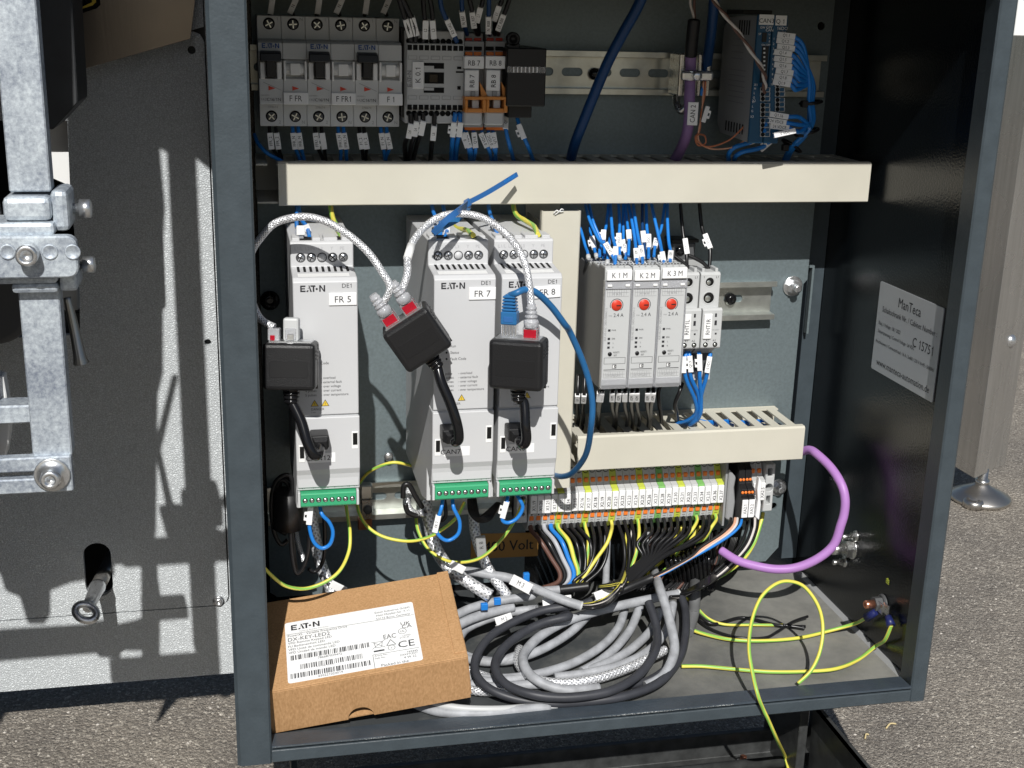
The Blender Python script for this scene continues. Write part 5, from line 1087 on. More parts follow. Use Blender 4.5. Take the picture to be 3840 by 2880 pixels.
b = B(); b.prism([(x, 94), (x+9, 94), (x+9, 140), (x, 140)], 'y', 186, 207, 'light_grey', .5, holes=[rrect(x+2, x+6.6, 128, 136, .5, 2), circ(x+4.4, 117, 3.8, 16), rrect(x+2.6, x+6.4, 101, 109, .5, 2)]); b.obj('clamp_body', ec)
b = B(); b.box(x, x+9, 200, 207.2, 94.5, 139.5, 'mid_grey'); b.obj('clamp_back', ec)
b = B(); b.box(x+8.6, x+10.6, 196, 205, 104, 109, 'navy', .3); b.obj('release_tab', ec)
ec2 = thing('end_clamp', 'grey end clamp left of terminal X1 19 beside the 400 volt label', 'clamp', (247, 195, 92)); x = 244.5
b = B(); b.prism([(x, 96), (x+9.6, 96), (x+9.6, 140), (x, 140)], 'y', 188, 207, 'light_grey', .5, holes=[circ(x+5.5, 128, 3.6, 16), rrect(x+3, x+8, 112, 121, .5, 2), circ(x+6, 104, 1.8, 12)]); b.obj('clamp_body', ec2)
b = B(); b.box(x, x+9.6, 200, 207.2, 96.5, 139.5, 'dark_grey'); b.obj('clamp_back', ec2)
# rail foot clip right of FR 5
cl = thing('rail_clip', 'small zinc end clip on the bottom rail right of FR 5', 'clip', c4(775, 900, 205))
a = c4(740, 775, 205); d = c4(822, 865, 205); e = c4(822, 1010, 205); b = B(); b.box(a.x, d.x, 203, 214, d.z, a.z, 'rail_zinc', 1); b.obj('upper_jaw', cl)
b = B(); b.box(a.x+.5, d.x, 205, 213, e.z, d.z-.6, 'steel', .8); b.lathe((a.x+6, 205, (d.z+e.z)/2), (0, -1, 0), [(0, 4), (3, 3.6), (3, 0)], 'dark_grey', 14); b.obj('screw_block', cl)
f = c4(770, 1090, 205); b = B(); b.box(a.x-2, d.x, 207, 214, f.z, e.z-.5, 'copper', .6); b.obj('lower_jaw', cl)
# 400 volt warning label on the plate
vl = thing('voltage_label', 'orange 400 Volt warning label on the plate left of the terminals', 'label', (245, 219, 60))
q0, q1 = c4(1595, 1105, 225.6), c4(1965, 1275, 225.6); b = B(); b.prism([(q0.x-12, c4(1620, 1275, 225.6).z), (q1.x, c4(1960, 1262, 225.6).z), (q1.x, c4(1960, 1100, 225.6).z), (q0.x-12, q0.z)], 'y', 225.3, 225.9, 'label_orange'); b.obj('sheet', vl)
b = B(); q = c4(1765, 1190, 225.2); b.text('400 Volt', q, 14.5, 'print', sx=.92); b.text('400 Volt', q+Vector((.25, -.02, 0)), 14.5, 'print', sx=.92); b.obj('lettering', vl)

# =================================================================== WIRES
k7 = crop(2150, 700, .27125); k4 = crop(1900, 1750, .27125); k5 = crop(2350, 1750, .27125); k3 = crop(2500, 1500, .3345); k9 = crop(960, 1700, .3315)
def wtag(parent, c_, d, txt='', L_=12., w=4.3, m='tag_white', flip=1, clip=False, ts=3.3):
    """white wire marker: a small channel-shaped clip along the wire direction d"""
    d = Vector(d).normalized(); view = (CAM-c_).normalized(); n = (view-d*view.dot(d)).normalized(); s_ = d.cross(n)
    M = Matrix.Translation(c_+n*1.2) @ Matrix((d, -n, s_)).transposed().to_4x4()
    b = B(); b.box(-L_/2, L_/2, -.7, .7, -w/2, w/2, m, .3, M=M)
    b.box(-L_/2, L_/2, .6, 2.6, -w/2, -w/2+.7, m, .1, M=M); b.box(-L_/2, L_/2, .6, 2.6, w/2-.7, w/2, m, .1, M=M)
    if clip:
        b.box(-L_*.22, -L_*.05, -.6, .9, w/2, w/2+1.8, m, .2, M=M); b.box(L_*.12, L_*.28, -.6, .9, w/2, w/2+1.8, m, .2, M=M); b.box(-L_*.22, L_*.28, .2, .9, w/2+1.4, w/2+2.0, m, .1, M=M)
    o = b.obj('marker', parent)
    if txt:
        g = flip*(1 if (d.z > 0 if abs(d.z) > .55 else d.x > 0) else -1)
        b = B(); b.text(txt, M @ Vector((0, -.7, 0)), ts, 'print', d*g, -s_*g, .85, .1); b.obj('lettering', o)
    return o
def wire(pts, m, r, label, tags=(), m2=None, name='wire', cat='wire', group=None, n=9, sub=7, ferrule=None):
    pts = [Vector(p) for p in pts]
    if not tags and not ferrule:
        b = B(); b.tube(pts, r, m, n if not m2 else 10, m2, sub, twist=(5 if m2 else 0)); return b.obj(name, label=label, cat=cat, group=group)
    t = thing(name, label, cat, pts[-1], group)
    b = B(); b.tube(pts, r, m, n if not m2 else 10, m2, sub, twist=(5 if m2 else 0)); b.obj('core', t)
    c_ = spline(pts, 8)
    for tg in tags:
        f = tg[0]; k = max(1, min(len(c_)-2, int(f*(len(c_)-1)))); d = c_[k+1]-c_[k-1]
        if tg[-1] == 'flip': d = -d; tg = tg[:-1]
        wtag(t, c_[k], d, tg[1], clip=len(tg) > 2 and tg[2] == 'clip', L_=tg[3] if len(tg) > 3 else 12.)
    if ferrule:
        e = pts[-1]; d = (pts[-1]-pts[-2]).normalized(); b = B(); b.lathe(e-d*4, d, [(0, r*1.1), (1, r*1.5), (5, r*1.4), (6, r*.9)], ferrule, 10); b.obj('ferrule', t)
    return t
BW, KW = 'blue_wire', 'black_wire'
# --- above the breakers
for i, x in enumerate((205, 370, 530, 690, 860, 1015)):
    d = 10*(-1)**i
    wire([c1(x+60+d, -120, 176), c1(x+25, -20, 175), c1(x+d, 60, 174), c1(x, 110, 176)], KW, 1.5, 'black wire entering the %s breaker pole from above' % ORD[i], [(.62, 'N' if i % 2 else '')], group='black wires above the breakers')
# --- below the breakers
def low(x, m, txt, lab, dx=0, clip=False, x2=None, Y=176):
    x2 = x2 or x+40
    wire([c1(x, 855, Y), c1(x+8, 930, Y-6), c1(x+22+dx, 1020, Y-6), c1(x2, 1090, Y+4), c1(x2+6, 1130, 190)], m, 1.45, lab, [(.40, txt, 'clip' if clip else '', 12.5)], group='wires under the breakers')
low(200, KW, 'FFR_2', 'left black wire tagged FFR_2 under breaker F FR', x2=270); low(245, KW, 'FFR_2', 'right black wire tagged FFR_2 under breaker F FR', x2=285)
low(360, BW, 'FFR_N', 'left blue wire tagged FFR_N under breaker F FR', x2=410); low(400, BW, 'FFR_N', 'right blue wire tagged FFR_N under breaker F FR', x2=440)
low(515, KW, 'FFR1_2', 'black wire tagged FFR1_2 under breaker F FR1', x2=570); low(560, KW, '', 'black wire with open clip under breaker F FR1', clip=True, x2=590)
low(675, BW, 'FFR1_N', 'left blue wire tagged FFR1_N under breaker F FR1', x2=695); low(712, BW, 'FFR1_N', 'right blue wire tagged FFR1_N under breaker F FR1', x2=735)
low(820, KW, 'F1_2', 'left black wire tagged F1_2 under breaker F 1', x2=850); low(853, KW, 'F1_2', 'right black wire tagged F1_2 under breaker F 1', x2=868)
low(970, BW, 'F1_N', 'left blue wire tagged F1_N under breaker F 1', x2=1000); low(1010, BW, 'F1_N', 'right blue wire tagged F1_N under breaker F 1', x2=1008)
wire([c1(100, 930, 190), c1(125, 990, 180), c1(190, 1060, 175), c1(280, 1108, 180), c1(330, 1140, 195)], BW, 1.5, 'blue wire slipping into the duct at its left end')
# --- contactor, top and bottom
for pts, m, txt, lab in (
    ([(1085, -60), (1120, 60), (1160, 190), (1185, 285)], KW, 'L1', 'thick black wire tagged L1 on the contactor, outer one'),
    ([(1100, -60), (1150, 50), (1205, 180), (1212, 290)], KW, 'L1', 'thick black wire tagged L1 on the contactor, inner one'),
    ([(1265, -60), (1270, 60), (1282, 200), (1262, 290)], KW, 'L2', 'black wire tagged L2 on the contactor top'),
    ([(1300, -60), (1325, 60), (1335, 200), (1345, 290)], KW, 'L3', 'black wire tagged L3 on the contactor top'),
    ([(1380, -60), (1395, 60), (1455, 190), (1500, 290)], 'blue_dark', 'K0.1/A2', 'dark blue wire tagged K0.1 on the contactor top')):
    wire([c1(x, y, 128+i*6) for i, (x, y) in enumerate(pts)], m, 2.1 if 'thick' in lab else 1.8, lab, [(.68, txt, '', 15)], group='wires on the contactor top')
for pts, m, txt, lab, cl in (
    ([(1180, 780), (1175, 900), (1140, 1000), (1150, 1130)], KW, 'L4', 'left black wire tagged L4 under the contactor', 0), ([(1215, 780), (1215, 885), (1180, 1020), (1165, 1130)], KW, 'L4', 'right black wire tagged L4 under the contactor', 0),
    ([(1265, 780), (1260, 880), (1225, 990), (1190, 1130)], KW, '', 'black wire with open clip under the contactor', 1), ([(1345, 780), (1338, 915), (1325, 1000), (1315, 1130)], KW, 'L6', 'black wire tagged L6 under the contactor', 0),
    ([(1490, 780), (1475, 890), (1465, 1010), (1460, 1130)], BW, '', 'left blue wire with white clip under the contactor', 1), ([(1525, 780), (1520, 890), (1500, 1000), (1490, 1130)], BW, '', 'right blue wire with white clip under the contactor', 1)):
    wire([c1(x, y, (148, 152, 166, 188)[i]) for i, (x, y) in enumerate(pts)], m, 1.9, lab, [(.34, txt, 'clip' if cl else '', 14)], group='wires under the contactor')
# --- relays
for pts, m, txt, lab in (
    ([(1530, -60), (1535, 60), (1545, 150), (1570, 240)], 'blue_dark', 'N_RB7', 'dark blue wire tagged N_RB7 above relay RB 7'), ([(1570, -60), (1600, 50), (1615, 160), (1640, 240)], KW, 'L1_RB7', 'black wire tagged L1_RB7 above relay RB 7'),
    ([(1690, -60), (1670, 40), (1648, 120), (1650, 240)], KW, 'L1', 'black wire tagged L1 crossing above the relays'), ([(1720, -60), (1720, 60), (1718, 200), (1728, 240)], 'blue_dark', 'N_RB8', 'dark blue wire tagged N_RB8 above relay RB 8'),
    ([(1880, -60), (1840, 60), (1795, 180), (1785, 240)], KW, 'L1_RB8', 'black wire tagged L1_RB8 above relay RB 8'), ([(1830, -60), (1800, 30), (1770, 110), (1760, 240)], KW, 'L1', 'black wire tagged L1 beside L1_RB8')):
    wire([c1(x, y, (140, 146, 152, 166)[i]) for i, (x, y) in enumerate(pts)], m, 1.8, lab, [(.6, txt, '', 14)], group='wires above the relays')
for i, (x, xe_, txt) in enumerate(((1540, 1590, '0'), (1560, 1600, '0 VDC'), (1610, 1610, 'Q1.8'), (1670, 1740, '0 VDC'), (1715, 1770, '0 VDC'), (1745, 1755, 'Q1.7'))):
    wire([c1(x, 885, 165), c1(x+12, 960, 158), c1((x+xe_)/2+18, 1040, 160), c1(xe_, 1130, 188)], BW, 1.5, 'thin blue wire under the coupling relays, %s from the left' % ORD[i], [(.38, txt, '', 12)], group='blue wires under the relays')
wire([c1(1838, 815, 165), c1(1838, 900, 160), c1(1865, 1010, 160), c1(1895, 1120, 188)], BW, 1.6, 'blue wire tagged Q1 leaving the black module', [(.2, 'Q1', '', 11)])
wire([c1(1915, 815, 165), c1(1945, 910, 160), c1(1990, 1010, 160), c1(2030, 1120, 188)], BW, 1.6, 'blue wire with clip leaving the black module, right one', [(.35, '', 'clip', 12)])
# --- heavy blue cable, purple bus cable and clamp
b = B(); b.tube([c2(790, -120, 135), c2(720, 50, 140), c2(620, 230, 146), c2(520, 420, 152), c2(430, 630, 158), c2(350, 830, 166), c2(285, 1000, 178), c2(255, 1120, 195)], 4.2, 'blue_dark', 16); b.obj('heavy_cable', label='thick dark blue cable running down into the long duct', cat='cable')
b = B(); b.tube([c2(1255, -120, 150), c2(1245, 60, 158), c2(1228, 230, 168), c2(1205, 400, 182), c2(1195, 490, 190)], 4.2, 'blue_dark', 16); b.obj('heavy_cable', label='thick dark blue cable ending at the shield clamp', cat='cable')
bc = thing('bus_cable', 'purple bus cable tagged CAN 2 with black shrink sleeve', 'cable', c2(1085, 510, 170))
b = B(); b.tube([c2(1088, 370, 160), c2(1085, 510, 162), c2(1080, 650, 158), c2(1078, 800, 158), c2(1060, 930, 166), c2(1015, 1040, 180), c2(970, 1120, 195)], 4.4, 'purple_dark', 16); b.obj('sheath', bc)
b = B(); b.tube([c2(1112, 130, 152), c2(1110, 150, 152), c2(1095, 300, 157), c2(1088, 385, 160)], 4.9, 'black', 16, rr=lambda t: 2.6+2.4*min(1, t*5)); b.obj('shrink_sleeve', bc)
wtag(bc, c2(1102, 785, 153), Vector((0, 0, 1)), 'CAN 2', L_=18, w=8.2, ts=5.6)
b = B(); q = c2(1083, 520, 157); b.lathe(q+Vector((0, 0, 4)), (0, 0, -1), [(0, 4.6), (1, 4.8), (7, 4.8), (8, 4.6)], 'steel', 16); b.obj('bared_screen', bc)
b = B(); b.tube([c2(1095, -60, 150), c2(1085, 20, 152), c2(1105, 100, 152), c2(1112, 140, 152)], 1.1, 'white_wire', 7); b.obj('white_core', bc); b = B(); b.tube([c2(1118, -60, 150), c2(1112, 30, 152), c2(1116, 140, 152)], 1.1, 'brown_wire', 7); b.obj('brown_core', bc)
sc_ = thing('shield_clamp', 'polished shield clamp on the top rail holding the bus cable', 'clamp', c2(1100, 600, 190))
a, d = c2(1000, 360, 185), c2(1220, 740, 185)
for x0, x1 in ((1000, 1040), (1128, 1160), (1190, 1222)): p0, p1 = c2(x0, 500, 185), c2(x1, 500, 185); b = B(); b.box(p0.x, p1.x, 182, 208, c2(x0, 665, 185).z, c2(x0, 365, 185).z, 'steel', 1.5, seg=2); b.obj('leg_strip', sc_)
p0, p1 = c2(1005, 520, 160), c2(1290, 520, 160); b = B(); b.box(p0.x, p1.x-8, 152, 158, c2(1100, 555, 156).z, c2(1100, 488, 156).z, 'bright_zinc', 2, seg=2); b.obj('cross_strap', sc_)
q = c2(1130, 522, 152); b = B(); b.lathe(q, (0, -1, 0), [(0, 4), (2, 4), (3.5, 3), (3.5, 0)], 'bright_zinc', 16); b.obj('strap_screw', sc_)
b = B(); p0 = c2(1010, 735, 185); b.tube([c2(985, 670, 190), c2(990, 720, 186), c2(1020, 765, 182), c2(1055, 740, 180)], 3.2, 'steel', 10); b.obj('hook', sc_)
for i, (m, pts) in enumerate((('copper_wire', [(1190, 560), (1185, 650), (1160, 780), (1150, 900), (1120, 950), (1140, 1005), (1190, 990), (1185, 940), (1140, 930), (1130, 970), (1210, 1015), (1350, 970), (1450, 880), (1560, 765)]), ('peach_wire', [(1175, 560), (1170, 700), (1155, 830), (1140, 960), (1200, 1020), (1300, 1030), (1420, 1000), (1520, 900), (1580, 780)]))):
    wire([c2(x, y, 160 if k < 8 else 148) for k, (x, y) in enumerate(pts)], m, .75, ('thin copper red wire looping from the shield clamp to the bus module', 'thin peach wire trailing from the shield clamp to the bus module')[i], n=6, sub=5)
wire([c2(1185, 560, 165), c2(1165, 620, 160), c2(1160, 660, 160)], BW, 1.2, 'short dark blue core beside the purple bus cable')
b = B(); wtag(sc_, c2(1190, 790, 158), (0.25, 0, 1), '', L_=13, w=3.6, clip=True)
# --- twisted pair into the bus module
tp = thing('twisted_pair', 'brown and white twisted pair running down to the bus module', 'wire', c2(1600, 640, 132))
cp = spline([c2(1215, -60, 120), c2(1260, 20, 120), c2(1340, 125, 121), c2(1440, 255, 122), c2(1530, 390, 124), c2(1590, 500, 126), c2(1600, 580, 128), c2(1592, 640, 131)], 10)
for s_, m, nm in ((1, 'brown_wire', 'brown_core'), (-1, 'white_wire', 'white_core')):
    b = B(); b.tube([p+Vector((math.cos(k*.35), math.sin(k*.35)*.6, math.sin(k*.35)*.4))*1.15*s_ for k, p in enumerate(cp)], 1.15, m, 8, sub=1); b.obj(nm, tp)
# --- output wires of the bus module
tags9 = [('Q1.1', 1768, 250), ('Q1.2', 1762, 290), ('Q1.3', 1765, 333), ('Q1.4', 1745, 370), ('Q1.5', 1745, 415), ('Q1.6', 1745, 458), ('Q1.7', 1755, 500), ('Q1.8', 1745, 540), ('Q1.9', 1735, 578)]
for i, (tx, x, y) in enumerate(tags9):
    o = (i % 3)*12; q = i/8
    pts = [c2(x-46, y-8, 133), c2(x+44, y+10, 128), c2(x+100-20*q, y+75-30*q, 128), c2(1900+o-30*(1-q)*0+8, 560+20*q, 134+i), c2(1905+o, 710, 140+i), c2(1915+o-i*2, 840, 146+i), c2(1850+o, 945, 154+i), c2(1770+o, 1030, 165), c2(1725+o, 1125, 192)]
    t = wire(pts, BW, 1.75, 'blue output wire tagged %s, %s from the top of the bus module' % (tx.replace('.', ' '), ORD[i]), [(.055, tx, '', 14, 'flip')], group='blue output wires of the bus module')
for i, (tx, x, y) in enumerate((('Q1.16', 1715, 800), ('24 VDCE', 1702, 842), ('24 VDCE', 1720, 880))):
    wire([c2(x-30, y-4, 132), c2(x+50, y+8, 128), c2(1840, y+12+10*i, 130), c2(1905, 875-6*i, 138), c2(1890, 915, 146), c2(1800, 1000, 160), c2(1740, 1120, 192)], BW, 1.75, 'blue wire tagged %s, %s of the lower supply wires' % (tx, ORD[i]), [(.06, tx, '', 15, 'flip')], group='blue supply wires of the bus module')
wire([c2(1600, 860, 133), c2(1630, 880, 140), c2(1640, 940, 156), c2(1560, 965, 160), c2(1480, 990, 160), c2(1390, 1020, 160), c2(1350, 1065, 164), c2(1352, 1125, 180)], BW, 1.9, 'blue wire with bright 0 VDC tag over the duct edge', [(.44, '0 VDC', '', 17)])
wire([c2(1590, 900, 133), c2(1650, 930, 144), c2(1625, 990, 158), c2(1560, 1025, 160), c2(1450, 1050, 160), c2(1400, 1080, 164), c2(1388, 1125, 180)], BW, 1.9, 'blue wire with bright white clip over the duct edge', [(.36, '', 'clip', 16)])
wire([c2(1660, 935, 130), c2(1735, 920, 126), c2(1800, 905, 130), c2(1870, 915, 144)], BW, 1.7, 'blue wire tagged 0 VDC slanting to the bundle', [(.35, '0 VDC', '', 18, 'flip')])
for i, (x, y, Y) in enumerate(((1918, 708, 146), (1890, 912, 156), (1785, 1008, 168))):
    t = thing('cable_tie', 'black cable tie on the blue bundle, %s from the top' % ORD[i], 'cable tie', c2(x, y, Y), 'black cable ties on the blue bundle'); q = c2(x, y, Y)
    dx = ((1, .2, .1), (1, 0, .3), (.8, .1, -.5))[i]; d = Vector(dx).normalized()
    b = B(); ring = []; up = Vector((0, 1, 0)); u2 = d; b.tube([q+d*(9.5*math.cos(k*math.pi/8))+up*(8*math.sin(k*math.pi/8)) for k in range(17)], 1.3, 'black', 8, sub=2, cap=False); b.obj('band', t)
    b = B(); b.box(q.x-11, q.x-6, q.y-9, q.y-4, q.z-3.5, q.z+2, 'black', .6); b.obj('lock', t)
# --- motor starter wires, top
def kw(pts, m, lab, tags=(), r=1.3, fe=None, Y0=192, Y1=134):
    n = len(pts); wire([k7(x, y, Y0+(Y1-Y0)*(i/(n-1))**.9) for i, (x, y) in enumerate(pts)], m, r, lab, tags, group='wires on the motor starters', ferrule=fe)
kw([(165, 230), (185, 330), (240, 500), (360, 740), (470, 830), (560, 1000), (570, 1090)], BW, 'blue wire tagged 24 VDC bending towards starter K1M', [(.72, '24 VDC', '', 13)], Y1=118)
kw([(215, 230), (235, 330), (280, 500), (385, 760), (365, 880), (365, 960)], BW, 'blue wire bending left behind the 24 VDC tag', Y1=146)
kw([(60, 480), (110, 620), (165, 820), (195, 900), (210, 980)], BW, 'blue wire at the very left of starter K1M', (), fe='light_grey', Y1=150)
kw([(240, 400), (235, 620), (270, 760), (300, 900), (320, 960)], BW, 'blue wire with a marker and open clip left of K1M', [(.55, '', 'clip', 13)], fe='light_grey', Y1=150)
kw([(510, 230), (522, 400), (545, 680), (580, 830), (585, 950), (575, 1090)], BW, 'bright blue wire with clip in front of starter K1M', [(.74, '', 'clip', 14)], r=1.4, Y1=118)
kw([(490, 230), (450, 560), (415, 680), (430, 900), (420, 980)], BW, 'blue wire with tilted clip behind K1M', [(.5, '', 'clip', 11)], Y1=150)
kw([(560, 560), (505, 720), (490, 850), (470, 1060)], BW, 'short blue wire crossing behind the K1M clip', (), fe='light_grey', Y1=132)
kw([(625, 230), (640, 520), (630, 720), (640, 930), (640, 990)], BW, 'blue wire with marker above the K1M and K2M gap', [(.55, '0VDC', 'clip', 13)], fe='light_grey', Y1=150)
kw([(690, 230), (690, 600), (700, 780), (730, 920), (720, 990)], BW, 'blue wire with marker just left of starter K2M', [(.6, 'K2M', 'clip', 15)], Y1=150)
kw([(720, 230), (745, 500), (770, 700), (760, 960)], BW, 'dark blue wire behind the K1M tag pair', [(.66, '', '', 10)], Y1=150)
kw([(760, 230), (805, 450), (850, 720), (865, 870), (875, 1000), (880, 1090)], BW, 'bright blue wire tagged K1M in front of starter K2M', [(.70, 'K1M', '', 15)], r=1.4, Y1=118)
kw([(830, 230), (845, 380), (895, 690), (935, 850), (955, 1000), (960, 1090)], BW, 'bright blue wire tagged K2M in front of starter K2M', [(.68, 'K2M', '', 15)], r=1.4, Y1=118)
kw([(955, 230), (955, 560), (975, 730), (990, 980)], 'blue_dark', 'dark blue wire with narrow marker behind K2M', [(.66, '', '', 14)], Y1=148)
kw([(1005, 230), (1015, 560), (1040, 720), (1040, 880), (1040, 980)], BW, 'blue wire with tall marker between K2M and K3M', [(.58, '0VDC', '', 15)], r=1.4, Y1=146)
kw([(1080, 230), (1120, 430), (1195, 750), (1220, 880), (1245, 1010), (1245, 1090)], BW, 'bright blue wire with clip in front of starter K3M', [(.76, '', 'clip', 14)], r=1.4, Y1=118)
kw([(1265, 230), (1215, 580), (1150, 730), (1125, 860), (1115, 960)], BW, 'blue wire crossing to the left above K3M', [(.62, 'Q1.8', '', 10)], Y1=146)
kw([(1305, 230), (1300, 430), (1318, 750), (1345, 900), (1340, 1010), (1340, 1090)], BW, 'bright blue wire tagged K3M on starter K3M', [(.70, 'K3M', '', 15)], r=1.4, Y1=118)
kw([(1478, 230), (1500, 480), (1525, 700), (1560, 830), (1568, 1000), (1570, 1130)], KW, 'black wire tagged F1.2 on relay RHT1L', [(.62, 'F1.2', '', 14)], r=1.5, Y1=165)
kw([(1742, 230), (1770, 520), (1805, 660), (1860, 760), (1890, 900), (1880, 1130)], KW, 'black wire with slanted clip on relay RHT1R', [(.6, 'F1.2', 'clip', 14)], r=1.6, Y1=165)
kw([(1400, 960), (1470, 1010), (1540, 1060), (1600, 1120)], KW, 'short black jumper wire behind relay RHT1L', (), r=1.3, Y0=170, Y1=165)
kw([(1590, 950), (1700, 1000), (1800, 1060), (1860, 1130)], KW, 'short black jumper wire between the two power relays', (), r=1.6, Y0=170, Y1=165)
# --- motor starter wires, bottom
for i, (x, xe_, txt) in enumerate(((305, 310, 'L4'), (350, 345, 'A2.0'), (455, 450, ''), (470, 455, 'K1M'), (545, 560, 'K1M'), (590, 575, 'K2M'), (632, 650, ''), (680, 690, 'K2M'), (716, 735, 'K2M'), (790, 800, 'K3M'), (826, 812, 'K3M'))):
    Y = 118 if i > 1 else 150
    wire([c5(x+6, 1385 if i > 1 else 1300, Y+6), c5(x, 1450, Y), c5((x+xe_)/2-6, 1530, Y+22), c5(xe_, 1600, Y+46), c5(xe_-10, 1680, 200)], KW, 1.7, 'black wire under the motor starters, %s from the left' % ORD[i], [(.26 if i > 1 else .3, txt, '', 11)], group='black wires under the motor starters')
for x, xe_, lab in ((885, 890, 'black wire under starter K3M without a marker'), (1030, 1000, 'black wire with grey ferrule hanging from relay RHT1L')):
    wire([c5(x, 1360, 165), c5(x-20, 1420, 160), c5(xe_-20, 1500, 165), c5(xe_-10, 1560, 175), c5(xe_, 1660, 200)], KW, 1.8, lab)
# --- power relay wires, bottom
for i, (pts, txt, cl) in enumerate((([(1062, 1140), (1040, 1230), (1060, 1340), (1115, 1470), (1125, 1560), (1060, 1620), (960, 1640)], '', 0), ([(1075, 1140), (1085, 1225), (1090, 1320), (1140, 1440), (1145, 1560), (1080, 1625), (1000, 1645)], 'Q1.9', 1), ([(1145, 1140), (1150, 1215), (1150, 1330), (1160, 1460), (1150, 1580), (1110, 1630), (1050, 1645)], '', 1), ([(1225, 1150), (1210, 1230), (1195, 1320), (1160, 1450), (1155, 1570), (1090, 1640), (1030, 1655)], '0 VDC', 0))):
    wire([c5(x, y, (150, 146, 148, 156, 164, 176, 196)[k]) for k, (x, y) in enumerate(pts)], BW, 1.75, 'blue wire under the power relays, %s from the left' % ORD[i], [(.17, txt, 'clip' if cl else '', 14)], group='blue wires under the power relays')
for i in range(5):                          # wires lying inside the short duct
    x = 1150+i*110; wire([c5(x-90, 1625, 205), c5(x, 1618+8*(i % 2), 196), c5(x+60, 1632, 192), c5(x+120, 1650, 204)], BW, 1.6, 'blue wire lying inside the short duct behind its %s slot' % ORD[i+5], group='blue wires inside the short duct')
# --- drive supply wires
for pts, m, m2, lab, Y in (
    ([(300, 120), (300, 200), (300, 270), (318, 350)], BW, None, 'left blue supply wire into the leftmost drive FR 5', 130), ([(310, 120), (330, 220), (370, 280), (390, 350)], BW, None, 'right one of the blue supply wires into the leftmost drive FR 5', 130),
    ([(530, 110), (548, 210), (580, 280), (612, 355)], 'yellow', 'green', 'yellow green earth wire into the leftmost drive from above', 130),
    ([(1232, 120), (1250, 190), (1300, 260), (1260, 340)], BW, None, 'left blue supply wire into the middle drive FR 7', 125), ([(1310, 130), (1330, 220), (1340, 290), (1330, 345)], BW, None, 'blue supply wire with clip into the middle drive FR 7, right one', 125),
    ([(1370, 240), (1400, 285), (1470, 300), (1520, 335)], 'yellow', 'green', 'yellow green earth wire into the middle drive from above', 112),
    ([(1625, 120), (1637, 190), (1660, 250), (1690, 340)], BW, None, 'blue supply wire into drive FR 8, left beside the duct', 125),
    ([(1795, 110), (1815, 190), (1880, 235), (1940, 275), (1968, 335)], 'yellow', 'green', 'yellow green earth wire into the drive beside the upright duct', 118)):
    n = len(pts); wire([c3(x, y, 185+(Y-24-185)*(i/(n-1))) for i, (x, y) in enumerate(pts)], m, 2.0 if m2 else 1.6, lab, [(.72, '', 'clip', 9)] if 'right one' in lab or 'FR 8, left' in lab else (), m2=m2)
for x, lab in ((318, 'white clip plug on drive FR 5, left'), (1264, 'dark clip plug on drive FR 7, left')):
    q = c3(x, 310, 104); b = B(); b.box(q.x-3, q.x+3, 100, 107, q.z-6, q.z+3, 'clear_boot' if x < 500 else 'black', .6); b.box(q.x-2.2, q.x+4, 98.6, 101, q.z-2, q.z+5, 'white' if x < 500 else 'blue_wire', .5); b.obj('wire_clip', label=lab, cat='clip')
# --- blue jumper loops under the drives
for pts, lab, f, txt in (([(400, 905), (392, 960), (388, 1060), (415, 1160), (470, 1208), (530, 1180), (550, 1100), (525, 1030), (475, 975), (458, 905)], 'blue jumper loop under drive FR 5 with white clip', .14, ''),
                    ([(1312, 850), (1300, 930), (1272, 1020), (1265, 1090), (1310, 1145), (1360, 1152), (1418, 1105), (1425, 1020), (1385, 930), (1375, 850)], 'blue jumper loop under drive FR 7 tagged FR 7', .26, 'FR 7'),
                    ([(1762, 820), (1752, 890), (1735, 950), (1722, 1015), (1765, 1032), (1825, 1000), (1862, 930), (1840, 870), (1805, 820)], 'blue jumper loop under drive FR 8 with slanted clip', .24, '')):
    wire([c4(x, y, 66 if 0 < k < len(pts)-1 else 72) for k, (x, y) in enumerate(pts)], BW, 1.5, lab, [(f, txt, '' if txt else 'clip', 14)], group='blue jumper loops under the drives')
# --- yellow green earth wires on the lower plate
def yg(pts, lab, r=1.4): wire(pts, 'yellow', r, lab, m2='green', sub=9)
yg([c4(640, 905, 120), c4(655, 1010, 105), c4(668, 1100, 92), c4(660, 1230, 84), c4(600, 1360, 82), c4(500, 1440, 80), c4(360, 1488, 78), c4(230, 1472, 72), c4(140, 1410, 64), c4(60, 1330, 60)], 'yellow green wire swinging from drive FR 5 to the left frame')
yg([c4(715, 880, 160), c4(730, 960, 150), c4(790, 1060, 140), c4(900, 1130, 132), c4(1060, 1160, 126), c4(1190, 1140, 120), c4(1290, 1090, 114), c4(1400, 1000, 112), c4(1460, 890, 118)], 'yellow green wire sagging from the rail clip towards drive FR 7')
yg([c4(735, 760, 200), c4(790, 690, 190), c4(880, 640, 182), c4(980, 616, 178), c4(1100, 640, 180)], 'yellow green wire arching between drives FR 5 and FR 7')
yg([c4(1122, 970, 170), c4(1140, 1090, 158), c4(1210, 1215, 146), c4(1330, 1292, 136), c4(1450, 1306, 128), c4(1580, 1270, 122), c4(1700, 1165, 120), c4(1795, 1035, 122), c4(1870, 880, 140)], 'yellow green wire sagging under drives FR 7 and FR 8')
